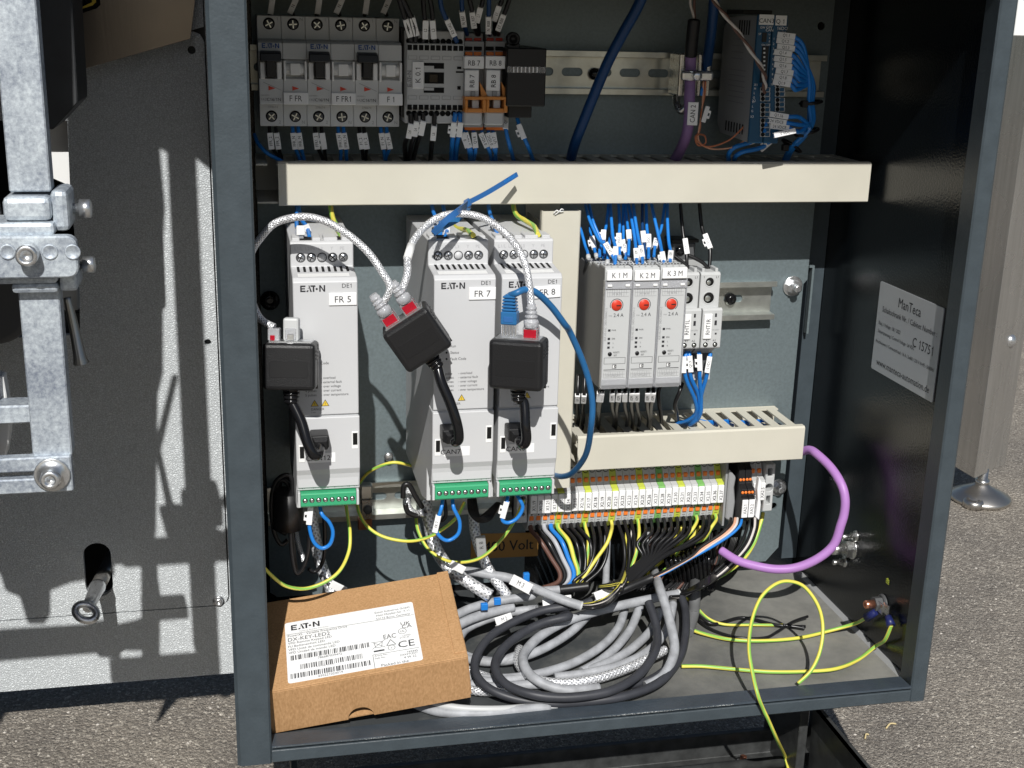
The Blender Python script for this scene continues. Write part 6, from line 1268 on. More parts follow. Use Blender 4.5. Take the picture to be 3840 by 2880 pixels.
# --- black wires and ferrite by drive FR 5
fe = thing('ferrite_core', 'black ferrite sleeve on the wires left of drive FR 5', 'ferrite', c4(235, 1060, 130))
b = B(); q0, q1 = c4(242, 812, 128), c4(235, 1068, 128); b.lathe(q0, q1-q0, [(0, 10), (.5, 12), ((q1-q0).length-.5, 12), ((q1-q0).length, 10)], 'black', 24); b.obj('sleeve', fe)
for i, pts in enumerate(([(275, 830), (265, 730), (215, 705), (150, 760), (125, 900), (140, 1080), (190, 1180), (240, 1150)], [(255, 830), (235, 760), (190, 740), (160, 800), (140, 920), (160, 1060), (230, 1110)], [(300, 830), (280, 760), (230, 720), (185, 760), (175, 900), (190, 1040)])):
    wire([c4(x, y, 128+6*i) for x, y in pts], 'black_wire', 1.9, 'black wire looped through the ferrite sleeve, %s loop' % ('outer', 'middle', 'inner')[i])
for i, pts in enumerate(([(255, 1060), (262, 1200), (285, 1350), (310, 1385), (350, 1330), (380, 1220), (385, 1100)], [(270, 1060), (280, 1220), (300, 1360), (330, 1370), (375, 1260), (392, 1120)], [(380, 1350), (430, 1370), (480, 1300), (495, 1180), (490, 1000)])):
    wire([c4(x, y, 120+8*i) for x, y in pts], 'black_wire', 1.7, 'black wire hanging below the ferrite, %s of three' % ORD[i])
for pts, lab, r in (([(290, 1070), (310, 1180), (350, 1300)], 'thin silver screened lead below the ferrite', 2.2), ([(395, 960), (430, 1150), (470, 1330), (535, 1490), (560, 1600)], 'silver braided motor cable below the leftmost drive', 5), ([(1085, 800), (1060, 900), (1110, 970), (1180, 960)], 'clear screened loop on the rail left of drive FR 7', 3.4),
                    ([(1185, 880), (1215, 1020), (1250, 1180), (1340, 1330), (1480, 1440), (1640, 1540)], 'silver braided motor cable below the middle drive', 5.4), ([(1520, 920), (1530, 1080), (1570, 1230), (1640, 1380), (1760, 1540)], 'silver braided motor cable beside the orange voltage label', 4.6)):
    b = B(); b.tube([c4(x, y, 178-10*i) for i, (x, y) in enumerate(pts)], r, 'braid', 12); b.obj('braided_cable', label=lab, cat='cable')
for i, pts in enumerate(([(1035, 860), (1040, 780), (1075, 770), (1120, 850), (1170, 930)], [(1050, 900), (1070, 960), (1140, 985), (1190, 950)])):
    wire([c4(x, y, 150) for x, y in pts], 'black_wire', 2.2, ('upper dark lead looping over the rail left of FR 7', 'lower dark lead looping over the rail left of FR 7')[i])
for i in range(4):
    o = i*14; wire([c4(1490+o, 870, 165), c4(1500+o, 960-o*.5, 155), c4(1560, 1020-o*.6, 150), c4(1640-o, 1000-o*.5, 150), c4(1700-o*.4, 900, 165)], 'black_wire', 1.7, 'black lead drooping between FR 7 and FR 8, %s from outside' % ORD[i], group='black leads drooping between FR 7 and FR 8')
wire([c4(1320, 870, 150), c4(1330, 980, 145), c4(1300, 1020, 145), c4(1270, 990, 145)], 'black_wire', 1.7, 'dark lead behind the FR 7 jumper loop')
b = B(); M = frame(c4(1575, 1200, 132), (.97, .1, .1), (-.12, 0, 1)); b.box(-4.2, 4.2, -1, 1, -10, 10, 'mid_grey', .5, M=M); b.text('R 8', M @ Vector((0, -1, 2)), 5, 'print', M.to_3x3() @ Z_, M.to_3x3() @ -X_); b.obj('cable_marker', label='grey marker on the braided cable below drive FR 8', cat='marker')
for x, y, lab in ((1410, 1340, 'white marker on the braided cable below drive FR 7'), (585, 1480, 'white marker behind the cardboard box corner')):
    q = c4(x, y, 120); b = B(); M = frame(q, (.8, 0, -.5), (.5, 0, .8)); b.box(-7, 7, -1, 1, -3.4, 3.4, 'tag_white', .5, M=M); b.obj('cable_marker', label=lab, cat='marker')
# --- wires under the terminal blocks
def T(j): x = TBX(j) if j < 29 else x3+6+(j-29)*6.2; return Vector((x, 192.5, 92.4))
def tw(j, m, pts, lab, m2=None, r=1.75): wire([T(j), T(j)+Vector((0, -5, -4))]+pts, m, r, lab, m2=m2, group='wires under the terminal blocks', n=8, sub=6)
seq = {0: ('brown_wire', 'brown'), 1: (KW, 'black'), 2: ('grey_wire', 'grey'), 3: (BW, 'blue'), 4: ('yellow', 'yellow green')}
for j in range(0, 8):
    m, nm = seq.get(j, (KW, 'black')); o = j*52
    pts = [c6(235+o*.93, 700, 172), c6(310+o*.75, 820, 164), c6(368+o*.62-(j > 4)*30, 920, 158), c6(350+o*.55-(j > 4)*40, 985, 156), c6(250+o*.30, 1022, 160)]
    tw(j, m, pts, '%s wire plugged under the %s terminal from the left' % (nm, ORD[j]), 'green' if m == 'yellow' else None, 2.1 if j < 5 else 1.7)
for j in range(8, 16):
    x = c6; u = (T(j).x-295.5)/6.2*45+478                # column in the crop
    pe = j in (8, 12); m = 'yellow' if pe else KW
    e = (590, 1010) if j < 12 else (560, 1120)
    if j == 8: pts = [c6(565, 690, 174), c6(555, 820, 166), c6(530, 960, 160)]
    elif j == 12: pts = [c6(720, 640, 172), c6(690, 720, 166), c6(600, 850, 158), c6(510, 985, 152)]
    elif j < 12: pts = [c6(u-6, 690, 172), c6(u-14, 800, 162), c6(u-60, 900, 156), c6(u-150, 980, 152), c6(520, 1020, 150)]
    else: pts = [c6(u+14-(j-13)*6, 700, 172), c6(u+22-(j-13)*14, 840, 160), c6(u-10-(j-13)*16, 960, 148), c6(700, 1080+(j-13)*8, 135), c6(610, 1130+6*(j-13), 122), c6(530, 1152+4*(j-13), 112)]
    tw(j, m, pts, '%s wire plugged under the %s terminal from the left' % ('yellow green' if pe else 'black', ORD[j]), 'green' if j == 8 else None, 1.65)
for j in range(16, 29):
    u = (T(j).x-295.5)/6.2*45+478; pe = j in (16, 25, 28); m = 'yellow' if pe else KW
    if j == 16: pts = [c6(915, 660, 172), c6(895, 780, 164), c6(870, 860, 158), c6(850, 930, 154)]
    elif j in (25, 28):
        d = 0 if j == 25 else 1
        pts = [c6(u-50, 620-20*d, 178), c6(u-110, 690, 182), c6(1160+60*d, 760-30*d, 186), c6(1040+100*d, 850, 180), c6(960+80*d, 950, 172)]
    else:
        f = (j-17)/11.
        pts = [c6(u-14-30*f, 640, 172), c6(u-70-90*f, 720, 166), c6(940+190*f, 810-20*f, 158), c6(860+160*f, 890-20*f, 150), c6(800+120*f, 960, 142), c6(700+190*f, 1000+15*f, 136)]
    tw(j, m, pts, '%s wire plugged under the %s terminal from the left' % ('yellow green' if pe else 'black', ORD[j]), 'green' if pe else None, 1.6)
for i, (m, xs_) in enumerate(((KW, 1550), ('peach_wire', 1580), ('white_wire', 1595), (BW, 1625))):
    wire([c6(xs_, 540, 168), c6(xs_-12, 590, 160), c6(xs_-70, 650, 156), c6(xs_-200, 735, 152), c6(1280, 800+i*5, 148), c6(1130, 885+i*5, 144), c6(1020, 940+i*4, 140), c6(930, 985, 138)], m, 1.3, '%s core curving left from the black two-tier terminals' % ('black', 'peach', 'white', 'blue')[i], group='thin cores of the black terminals')
for i, (xs_, m) in enumerate(((1665, KW), (1700, KW), (1715, 'white_wire'), (1735, KW), (1768, 'yellow'))):
    pts = [c6(xs_, 540, 186 if m != 'yellow' else 205), c6(xs_-8, 620, 176), c6(xs_-60, 740, 165), c6(xs_-170, 860, 156), c6(xs_-290, 960, 150), c6(1230, 1065+i*5, 140), c6(1130, 1085, 132)]
    if m == 'yellow': pts = [c6(1772, 500, 208), c6(1760, 560, 204), c6(1715, 700, 196), c6(1640, 820, 186), c6(1530, 910, 176), c6(1400, 980, 166)]
    wire(pts, m, 1.5 if m != 'yellow' else 1.9, '%s wire curving down from the right end terminals, %s' % ({'yellow': 'yellow green', 'white_wire': 'white'}.get(m, 'black'), ORD[i]), m2='green' if m == 'yellow' else None, group='wires of the right end terminals')
# --- dark loom behind the terminal wires: wires from below in the notch
for i in range(26):
    x = 1010+i*22+random.uniform(-8, 8)
    wire([c6(x, 610+random.uniform(0, 40), 214), c6(x-14, 720, 206), c6(x-40+random.uniform(-20, 20), 840, 196), c6(x-80+random.uniform(-30, 30), 960, 186), c6(x-140, 1040, 180)], KW if i % 7 else 'brown_wire', 1.5, 'black wire in the dark loom behind the terminal wires', group='black loom wires behind the terminals', n=7, sub=5)
for i in range(10):                         # glossy heat-shrunk knot
    a = i*.63; wire([c6(1080+i*34, 760+30*math.sin(a), 186), c6(1100+i*33, 830, 176), c6(1130+i*30, 900+20*math.cos(a), 176), c6(1150+i*28, 980, 184)], 'black_gloss', 2.0, 'glossy black wire in the knot left of the purple cable', group='glossy black knot wires', n=8, sub=5)

# =================================================================== CABLES ON THE CABINET FLOOR
f6 = lambda x, y, Z: PZ(1900+.5425*x, 1650+.5425*y, Z)
f7 = lambda x, y, Z: PZ(950+.5425*x, 1980+.5425*y, Z)
fz = lambda x, y, Z: PZ(2600+.5606*x, 1980+.5606*y, Z)
def cable(pts, m, r, lab, name='floor_cable', n=14, sub=8, cut=False):
    if not cut: b = B(); b.tube(pts, r, m, n, sub=sub); return b.obj(name, label=lab, cat='cable')
    t = thing(name, lab, 'cable', pts[0]); b = B(); b.tube(pts, r, m, n, sub=sub); b.obj('sheath', t)
    d = (pts[0]-pts[1]).normalized(); b = B(); b.lathe(pts[0]-d*1.5, d, [(0, r*1.02), (1.6, r*1.02), (1.8, r*.8), (1.2, r*.78), (1.2, 0)], 'light_grey', 14); b.obj('cut_end', t); return t
GC, BC = 'grey_cable', 'black_cable'
R0 = 4.6
# upper grey cable with the M 3 marker
m3_ = cable([f6(520, 1148, 52), f6(400, 1110, 56), f6(250, 1050, 60), f6(100, 985, 64), f6(0, 950, 66), f7(1640, 325, 68), f7(1500, 300, 70), f7(1400, 305, 66), f7(1320, 350, 55), f7(1250, 430, 40)], GC, 3.9, 'grey cable with white M 3 marker lying over the others', cut=True)
q = f6(108, 1030, 68); wtag(m3_, f6(105, 1000, 70), f6(180, 1040, 68)-f6(30, 960, 70), 'M 3', L_=22, w=9, ts=6)
b = B(); q = f6(135, 955, 72); b.box(q.x-2.6, q.x+2.6, q.y-2, q.y+2, q.z-3, q.z+5, 'blue_wire', .6); b.obj('marker_stud', m3_)
# long grey loop
cable([f6(1190, 1062, 40), f6(1050, 1088, 40), f6(850, 1130, 40), f6(640, 1180, 38), f6(420, 1250, 34), f6(240, 1350, 30), f6(130, 1460, 27), f6(115, 1540, 26), f6(170, 1630, 22), f6(290, 1700, 17), f6(460, 1730, 14), f6(640, 1715, 13)], GC, 4.0, 'long grey cable with cut end looping across the floor', cut=True)
cable([f6(560, 1215, 30), f6(440, 1330, 26), f6(260, 1440, 22), f6(60, 1515, 18), f6(-110, 1530, 16), f6(-240, 1505, 15), f6(-330, 1470, 14)], GC, 3.7, 'grey cable passing left under the long loop')
cable([f6(815, 1170, 30), f6(770, 1300, 24), f6(650, 1430, 20), f6(450, 1545, 17), f6(200, 1620, 15), f6(-30, 1648, 14), f6(-220, 1640, 14), f6(-340, 1600, 14)], GC, 3.7, 'grey cable curving left close to the sill')
cable([f6(920, 1150, 34), f6(860, 1300, 26), f6(760, 1430, 20), f6(640, 1530, 16), f6(520, 1600, 14)], GC, 3.7, 'grey cable descending beside the curving one')
cable([f6(1060, 1180, 34), f6(1000, 1310, 26), f6(880, 1430, 20), f6(740, 1520, 17), f6(560, 1590, 14)], GC, 3.7, 'grey cable descending left of the black strap cable')
cable([f6(1150, 1130, 36), f6(1110, 1300, 28), f6(990, 1450, 22), f6(800, 1550, 18), f6(560, 1610, 15), f6(330, 1640, 13.5)], GC, 3.7, 'grey cable sweeping left from the cable entry')
cable([c6(975, 600, 222), c6(985, 720, 214), c6(1010, 870, 190), f6(1060, 1030, 60), f6(1105, 1170, 50), f6(1145, 1330, 40), f6(1160, 1440, 32), f6(1135, 1540, 26), f6(1070, 1640, 20), f6(960, 1700, 16)], GC, 4.0, 'grey cable coming straight down and bending at the sill')
cable([c6(700, 600, 222), c6(694, 740, 214), c6(690, 860, 200), c6(684, 990, 182), c6(670, 1080, 170)], GC, 3.2, 'short grey cable upright behind the yellow wire')
cable([c6(1275, 760, 222), c6(1288, 860, 208), c6(1300, 960, 196), f6(1300, 1070, 36), f6(1290, 1200, 20), f6(1250, 1330, 14)], 'side_grey', 5.2, 'dusty thick grey cable going into the floor corner')
cable([f6(1200, 1110, 24), f6(1190, 1250, 18), f6(1160, 1400, 14)], 'side_grey', 3.4, 'dark dusty cable behind the black strap cable')
cable([f7(1240, 660, 42), f7(1400, 600, 44), f7(1500, 555, 46), f7(1640, 515, 48), f7(1780, 490, 50), f7(1920, 470, 52), f6(200, 1050, 52), f6(290, 1040, 52), f6(372, 1034, 52)], GC, 3.7, 'printed grey cable running right to a black shrink sleeve')
b = B(); b.tube([f6(365, 1035, 52), f6(450, 1025, 53), f6(570, 1010, 55)], 3.9, 'black', 14); b.obj('shrink_sleeve', label='black shrink sleeve on the printed grey cable', cat='sleeve')
b = B(); b.tube([f6(745, 1060, 50), f6(840, 1020, 54), f6(960, 970, 58), f6(1010, 950, 60)], 3.8, 'black', 14); b.obj('shrink_sleeve', label='black shrink sleeve slanting up towards the terminals', cat='sleeve')
cable([f6(745, 1062, 50), f6(620, 1100, 46), f6(480, 1150, 42), f6(300, 1175, 38)], BC, 3.6, 'black cable leading to the slanting shrink sleeve')
cable([f7(1250, 760, 34), f7(1400, 680, 36), f7(1500, 630, 38), f7(1640, 585, 40), f7(1800, 545, 42)], GC, 4.2, 'grey cable with bared end under the printed cable')
cable([f7(1300, 900, 24), f7(1410, 780, 26), f7(1470, 700, 28), f7(1590, 640, 32), f7(1750, 590, 36), f7(1900, 565, 38), f7(1960, 560, 40)], GC, 3.7, 'grey cable bowing beside the cardboard box')
cable([f7(1480, 905, 15), f7(1600, 925, 16), f7(1720, 915, 18), f7(1850, 870, 20)], GC, 3.7, 'grey cable crossing behind the black loops')
cable([f7(1480, 1030, 14), f7(1620, 1060, 14), f7(1760, 1050, 14), f7(1900, 1030, 14)], GC, 3.7, 'grey cable under the black loops near the box corner')
cable([f7(1500, 1080, 13.5), f7(1680, 1100, 13.5), f7(1850, 1085, 13.5), f7(2000, 1080, 13.5), f6(430, 1690, 13)], GC, 3.7, 'lowest grey cable under the black loops')
cable([f7(1050, 1180, 14), f7(1200, 1245, 13.5), f7(1340, 1275, 13.5), f7(1560, 1282, 13.5), f7(1800, 1262, 13.5), f7(2050, 1240, 13)], GC, 4.0, 'grey cable coming out from under the cardboard box')
cable([f7(1180, 1190, 18), f7(1340, 1232, 18), f7(1500, 1250, 17), f7(1700, 1252, 16), f7(1900, 1240, 14), f7(2100, 1235, 13)], 'light_grey', 2.8, 'pale grey cable coming out from under the cardboard box')
cable([f6(1215, 1100, 30), f6(1225, 1250, 24), f6(1200, 1420, 20), f6(1120, 1560, 17), f6(980, 1660, 15), f6(800, 1710, 14)], BC, 3.0, 'black cable inside the outer black loop at the sill')
# black cables
cable([f6(330, 1150, 44), f7(2180, 540, 48), f7(2000, 570, 46), f7(1820, 640, 42), f7(1650, 740, 37), f7(1555, 860, 32), f7(1530, 970, 28), f7(1580, 1070, 24), f7(1700, 1145, 20), f7(1880, 1195, 16), f7(2080, 1212, 16), f6(549, 1808, 16), f6(750, 1784, 17), f6(930, 1735, 18), f6(1080, 1655, 20), f6(1190, 1520, 24), f6(1235, 1360, 28), f6(1235, 1180, 32), f6(1200, 1060, 40)], BC, 3.5, 'outer black cable loop in front of the grey cables')
cable([f6(360, 1190, 38), f7(2180, 610, 44), f7(2020, 650, 42), f7(1870, 720, 38), f7(1740, 820, 34), f7(1675, 920, 31), f7(1685, 1010, 29), f7(1770, 1095, 27), f7(1930, 1150, 26), f7(2120, 1172, 24), f6(569, 1766, 24), f6(730, 1730, 25), f6(870, 1655, 27), f6(970, 1560, 30), f6(1033, 1440, 34), f6(1040, 1320, 36), f6(1010, 1200, 44), f6(980, 1120, 50)], BC, 3.6, 'inner black cable loop in front of the grey cables')
for pts, r, lab in (([f7(1470, 1110, 14), f7(1560, 1130, 14), f7(1680, 1135, 14), f7(1800, 1150, 13), f7(1900, 1180, 13)], 3.6, 'sparkling braided cable at the box corner'), ([f6(90, 1440, 20), f6(75, 1520, 20), f6(120, 1600, 18), f6(220, 1660, 17), f6(400, 1680, 16), f6(620, 1650, 17), f6(830, 1580, 19), f6(1000, 1500, 22), f6(1100, 1450, 24)], 3.9, 'sparkling braided cable sweeping under the long grey loop'), ([f7(1480, 980, 14), f7(1560, 1010, 14), f7(1650, 1040, 14)], 3.4, 'short braided cable beside the box')):
    b = B(); b.tube(pts, r, 'braid', 14); b.obj('braided_cable', label=lab, cat='cable')
# markers lying among the cables
for x, y, Z, dx, dy, txt, lab, L_ in ((345, 1110, 48, 180, -20, 'R 1', 'clear white marker lying among the cables, left of two', 26), (665, 1062, 56, 150, -55, '', 'silver marker on the slanting black cable', 20), (-25, 1240, 40, 90, -30, 'M 2', 'white M 2 marker under the grey cables', 17), (-110, 1140, 44, 110, -45, '', 'clear marker with blue studs on the bared cable', 22)):
    t = thing('cable_marker', lab, 'marker', f6(x, y, Z)); wtag(t, f6(x, y, Z), f6(x+dx, y+dy, Z)-f6(x, y, Z), txt, L_=L_, w=7, ts=4.6)
    if 'blue' in lab:
        for k in (-1, 1): q = f6(x+k*45, y-k*18, Z+5); b = B(); b.box(q.x-3, q.x+3, q.y-2, q.y+2, q.z-2, q.z+4, 'blue_wire', .6); b.obj('stud', t)
for i in range(7):                          # bared cores of the cut cables
    o = (i-3)*3
    wire([f6(515, 1148+o, 52), f6(600, 1145+o*2, 50), f6(700, 1110+o*3, 56), f6(790, 1020+o*3, 74), c6(835+o, 900+o*2, 176), c6(850+o*3, 720, 196), c6(870+o*4, 590, 210)], KW if i % 3 else ('yellow', 'white_wire', KW)[i//3], 1.3, 'thin core fanning out of the M 3 cable end', group='cores of the M 3 cable', n=7, sub=5)
for i in range(6):
    o = (i-3)*4
    wire([f6(1185, 1062+o*.6, 40), f6(1260, 1045+o, 46), f6(1380, 985+o*2, 62), c6(1480+o, 890+o*2, 182), c6(1560+o*2, 760+o, 200), c6(1600+o*3, 600, 212)], KW, 1.4, 'thin black core rising from the long cable end', group='cores of the long cable', n=7, sub=5)
for i in range(9):
    o = i*9
    wire([f6(640, 1010+o*.3, 58), f6(760, 985+o*.5, 64), c6(880+o, 910+o*.6, 172), c6(980+o*2.4, 800+o*.3, 190), c6(1050+o*4, 690, 204), c6(1090+o*4.6, 590, 212)], KW if i not in (3, 6) else 'yellow', 1.5, 'wire fanning from the shrink sleeves up to the terminals', group='fanned wires above the shrink sleeves', n=7, sub=5)
# loose yellow green wires on the floor at the right
yl = [PZ(2960, 2900, -104), PZ(2945, 2840, -96), cz(562, 1420, 8), cz(500, 1280, -4), cz(468, 1212, -5), cz(432, 1120, -5), cz(398, 980, 6), cz(372, 800, 22), cz(392, 620, 40), cz(450, 470, 52), cz(540, 382, 58), cz(632, 356, 60), cz(740, 392, 58), cz(832, 515, 50), cz(866, 660, 42), cz(848, 820, 32), cz(790, 950, 24), fz(700, 1040, 13)]
yg(yl, 'yellow green wire standing in a tall loop over the sill', 1.5)
yg([fz(-60, 660, 14), fz(60, 705, 12.5), fz(240, 745, 12), fz(450, 755, 12), fz(700, 736, 12), fz(900, 690, 13), cz(1080, 640, 95), PX(3245, 2318, 528)], 'yellow green wire along the floor to the earth stud, rear one', 1.6)
yg([fz(-80, 925, 12), fz(60, 925, 12), fz(250, 942, 12), fz(500, 962, 12), fz(750, 960, 12), fz(950, 942, 12.5), cz(1100, 882, 52), cz(1220, 790, 64), PX(3318, 2400, 532), PX(3342, 2345, 534)], 'yellow green wire along the floor to the earth stud, front one', 1.6)
yg([f6(1230, 1080, 36), fz(20, 530, 22), fz(100, 605, 15), fz(210, 645, 12), fz(400, 648, 11.5), fz(600, 650, 11.5)], 'short yellow green wire with bare end on the floor', 1.3)
for i, pts in enumerate(([fz(-20, 540, 16), fz(90, 660, 12), fz(280, 730, 11), fz(470, 735, 11), fz(560, 695, 12), fz(660, 630, 13), fz(765, 592, 14)], [fz(-20, 520, 20), fz(120, 640, 13), fz(330, 600, 11), fz(560, 650, 12), fz(750, 660, 12)], [fz(600, 650, 13), fz(680, 660, 12.5), fz(745, 672, 12)])):
    wire(pts, KW, 1.5 if i else 1.3, 'loose black wire end on the floor, %s of three' % ORD[i])
# purple bus cable at the right
b = B(); b.tube([k3(1480, 590, 178), k3(1600, 560, 166), k3(1700, 620, 152), k3(1850, 770, 134), k3(1960, 950, 120), k3(2000, 1110, 114), k3(1990, 1270, 112), k3(1950, 1410, 111), cz(940, 110, 111), cz(840, 200, 113), cz(700, 262, 118), cz(560, 276, 124), cz(420, 255, 132), cz(290, 215, 142), cz(185, 150, 156)], 3.9, 'purple', 18, sub=8); b.obj('bus_cable', label='bright purple bus cable curving out of the short duct to the floor', cat='cable')
# lugs on the earth stud
for i, (a, d, lab) in enumerate(((PX(3300, 2285, 533), PX(3250, 2316, 528), 'rear'), (PX(3322, 2290, 534), PX(3342, 2348, 534), 'front'))):
    t = thing('cable_lug', 'blue insulated ring lug on the earth stud, %s one' % lab, 'lug', a); dd = (d-a).normalized()
    b = B(); b.tube([a+dd*5, d], 3.6, 'navy', 12, rr=lambda t: 2.8+1.2*t); b.obj('sleeve', t); b = B(); b.box(a.x-.6, a.x+.6, a.y-4.5, a.y+4.5, a.z-3, a.z+6, 'steel', .3); b.obj('ring', t)

# =================================================================== CARDBOARD BOX
bxo = Vector((25.51, 22.62, 10.47)); ca_, cb_, cg_ = -.037, .246, -.127
Mb = Matrix.Translation(bxo) @ Matrix.Rotation(ca_, 4, 'Z') @ Matrix.Rotation(cg_, 4, 'Y') @ Matrix.Rotation(cb_, 4, 'X')
bw, bd, bh = 150., 98.7, 42.4
bx = thing('cardboard_box', 'brown cardboard carton with white product label on the cabinet floor', 'box', Mb @ Vector((75, 50, 0)))
def bp(nm, *a, **k): b = B(); b.box(*a, M=Mb, **k); return b.obj(nm, bx)
b = B(); b.prism([(0, 0), (bw, 0), (bw, bd), (0, bd)], 'z', bh-1.3, bh, 'cardboard', .35, M=Mb); b.obj('top_panel', bx)
xn, rn = c7(745, 1340, 18), 9.6
def on_box(x, y, axis, val):
    """photo crop point -> box coordinates on the face axis=val"""
    o = CAM; d = _ray(950+.5425*x, 1980+.5425*y); Mi = Mb.inverted(); o2 = Mi @ o; d2 = Mi.to_3x3() @ d
    t = (val-o2[axis])/d2[axis]; return o2+d2*t
nc = on_box(752, 1335, 1, 0).x
arc = [(nc-rn*math.cos(math.pi*k/12), rn*math.sin(math.pi*k/12)*1.08) for k in range(13)]
b = B(); b.prism([(.0, 0)]+[(nc-rn-.01, 0)]+arc[1:-1]+[(nc+rn, 0), (bw, 0), (bw, bh-1.4), (0, bh-1.4)], 'y', 0, 1.3, 'cardboard', .3, M=Mb); b.obj('front_panel', bx)
b = B(); b.box(1.4, bw-1.4, 2.4, 3.6, 7.4, bh-2, 'cardboard', M=Mb); b.obj('inner_panel', bx)
b = B(); b.box(bw-1.3, bw, 1.4, bd-1, .4, bh-1.5, 'cardboard', .3, M=Mb); b.obj('end_panel', bx)
b = B(); b.box(bw-.4, bw+1.0, 0.6, bd*.93, 3, bh-.2, 'cardboard', .4, M=Mb); b.obj('end_flap', bx)
b = B(); b.box(0, 1.3, 1.4, bd-1, .4, bh-1.5, 'cardboard', M=Mb); b.obj('end_panel', bx)
b = B(); b.box(0, bw, bd-1.3, bd, .2, bh-1.4, 'cardboard', M=Mb); b.obj('back_panel', bx)
b = B(); b.box(1, bw-1, 1.4, bd-1.4, 0, 1.2, 'cardboard', M=Mb); b.obj('base_panel', bx)
b = B(); b.box(bw-8.5, bw+.6, 5, bd+.8, bh-.2, bh+.9, 'cardboard', .4, M=Mb); b.obj('tuck_edge', bx)
# label, placed on the top face
tl, tr, br_, bl = [on_box(*p, 2, bh) for p in ((217, 655), (1100, 517), (1175, 910), (240, 1080))]
lx0, lx1 = (tl.x+bl.x)/2, (tr.x+br_.x)/2; ly0, ly1 = (bl.y+br_.y)/2, (tl.y+tr.y)/2
b = B(); b.prism(rrect(lx0, lx1, ly0, ly1, 2, 4), 'z', bh+.05, bh+.25, 'tag_white', M=Mb); lb = b.obj('product_label', bx)
Rb, Ub = Mb.to_3x3() @ X_, Mb.to_3x3() @ Y_
b = B()
def L(x, y): q = on_box(x, y, 2, bh); return Mb @ Vector((q.x, q.y, bh+.26))
def lt(s_, x, y, sz, sx=.95, m='print', al=None):
    q = L(x, y)
    if al:
        v_, _ = text_mesh(s_); wd = (max(a[0] for a in v_)-min(a[0] for a in v_))*sz*sx/2; q = q+Rb*(wd if al == 'l' else -wd)
    b.text(s_, q, sz, m, Rb, Ub, sx, .06)
def lq(x0, y0, x1, y1, m='print', th=None):
    a, c = on_box(x0, y0, 2, bh), on_box(x1, y1, 2, bh); z_ = bh+.33
    b.poly([Mb @ Vector(p) for p in ((a.x, c.y, z_), (c.x, c.y, z_), (c.x, a.y, z_), (a.x, a.y, z_))], m)
eaton(b, L(262, 712), 22, 'print', Rb, Ub, .06)
lt('Powering Business Worldwide', 320, 715, 2.0, .9, 'print_grey', 'l')
lt('Eaton Industries GmbH', 1078, 548, 3.2, .9, al='r'); lt('Hein-Moeller-Str. 7-11', 1078, 570, 3.2, .9, al='r'); lt('53115 Bonn, Germany', 1082, 592, 3.2, .9, al='r')
def line(x0, y0, x1, y1, w=.35):
    a, c = L(x0, y0), L(x1, y1); n = (c-a).normalized(); s_ = Rb.cross(Ub).cross(n)*w/2; b.poly([a-s_, c-s_, c+s_, a+s_], 'print')
line(226, 742, 1108, 600)
lt('PowerXL   Variable Frequency Drive', 238, 752, 3.4, .9, al='l'); lt('DX-KEY-LED2', 240, 778, 5.6, .95, al='l')
for k, s_ in enumerate(('VFD Remote Keypad LED', 'FU Bedieneinheit LED', 'VFD Unit\u00e9 de commande LED', 'VFD Unidad de mando LED')): lt(s_, 240+k*1.5, 803+k*22, 3.3, .95, al='l')
def bars(x0, y0, x1, y1, n, seed):
    rnd = random.Random(seed); a, c = on_box(x0, y0, 2, bh), on_box(x1, y1, 2, bh); h = 5.2; x = a.x; z_ = bh+.33; y = (a.y+c.y)/2
    while x < c.x:
        w = rnd.choice((.3, .3, .6, .9)); b.poly([Mb @ Vector(p) for p in ((x, y-h/2, z_), (x+w, y-h/2, z_), (x+w, y+h/2, z_), (x, y+h/2, z_))], 'print'); x += w+rnd.choice((.3, .45, .7, 1.0))
bars(258, 900, 800, 812, 60, 1); lt('786687029472', 530, 884, 3.2); bars(325, 963, 752, 886, 48, 2); bars(258, 1030, 812, 932, 60, 3); lt('650221024019', 535, 1010, 3.2)
lt('4 015080 856030', 500, 950, 2.0, .9, 'print_grey')
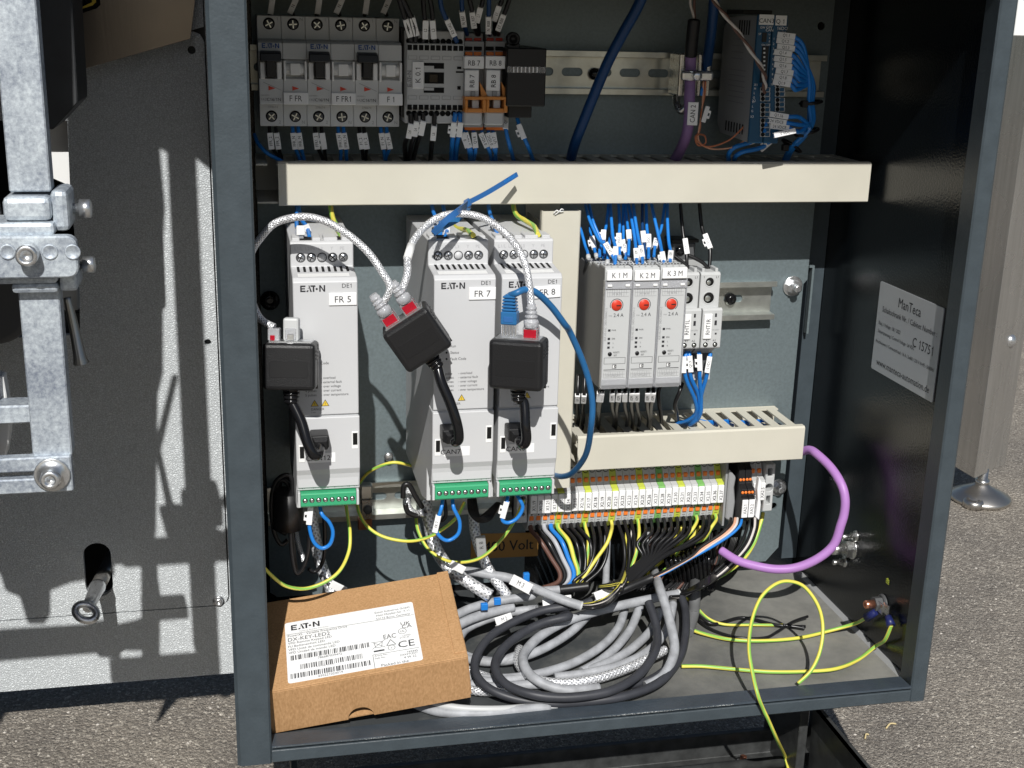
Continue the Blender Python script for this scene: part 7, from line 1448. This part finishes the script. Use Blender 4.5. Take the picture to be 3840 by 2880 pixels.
lt('UK', 1052, 660, 5.2, 1.1); lt('CA', 1060, 680, 5.2, 1.1); lt('EAC', 943, 750, 7.2, .75); lt('CE', 1058, 800, 10, 1.1); lt('LISTED', 1060, 742, 2.2); lt('E172143', 1045, 758, 2.2)
def ring(x, y, r, w=.35):
    q = L(x, y)
    for k in range(24):
        t0, t1 = k*math.pi/12, (k+1)*math.pi/12; e = lambda t, rr: q+Rb*(rr*math.cos(t))+Ub*(rr*math.sin(t)); b.poly([e(t0, r), e(t1, r), e(t1, r-w), e(t0, r-w)], 'print')
ring(1030, 714, 3.2); lt('UL', 1030, 714, 3.2); ring(956, 828, 2.8); lt('v', 956, 828, 3)
def tri(x, y, r):
    q = L(x, y); p = [q+Rb*(r*math.cos(a))+Ub*(r*math.sin(a)) for a in (math.pi/2, math.pi*7/6, -math.pi/6)]
    for i in range(3): a, c = p[i], p[(i+1) % 3]; n = (c-a).normalized(); s_ = Rb.cross(Ub).cross(n)*.25; b.poly([a-s_, c-s_, c+s_, a+s_], 'print')
tri(952, 797, 4)
q = L(865, 808)
for (x0, y0, x1, y1) in ((-3.2, 3, -2.2, -3), (3.2, 3, 2.2, -3), (-3.6, 3, 3.6, 3), (-2.2, -3, 2.2, -3), (-5, 4, 5, -4), (5, 4, -5, -4)):
    a, c = q+Rb*x0+Ub*y0, q+Rb*x1+Ub*y1; n = (c-a).normalized(); s_ = Rb.cross(Ub).cross(n)*.18; b.poly([a-s_, c-s_, c+s_, a+s_], 'print')
q = L(870, 850); b.poly([q+Rb*-4-Ub*.8, q+Rb*4-Ub*.8, q+Rb*4+Ub*.8, q+Rb*-4+Ub*.8], 'print')
line(825, 880, 1146, 826); line(826, 880, 842, 972)
lt('Article No.:', 838, 888, 2.4, .9, al='l'); lt('Style No.:', 840, 905, 2.4, .9, al='l'); lt('199445', 1100, 853, 3, .95); lt('DXKEYLED2', 1075, 872, 2.6, .95); lt('4 W 22', 1085, 890, 3.2); lt('Packed in the', 980, 935, 4.0, .95)
b.obj('label_print', lb)
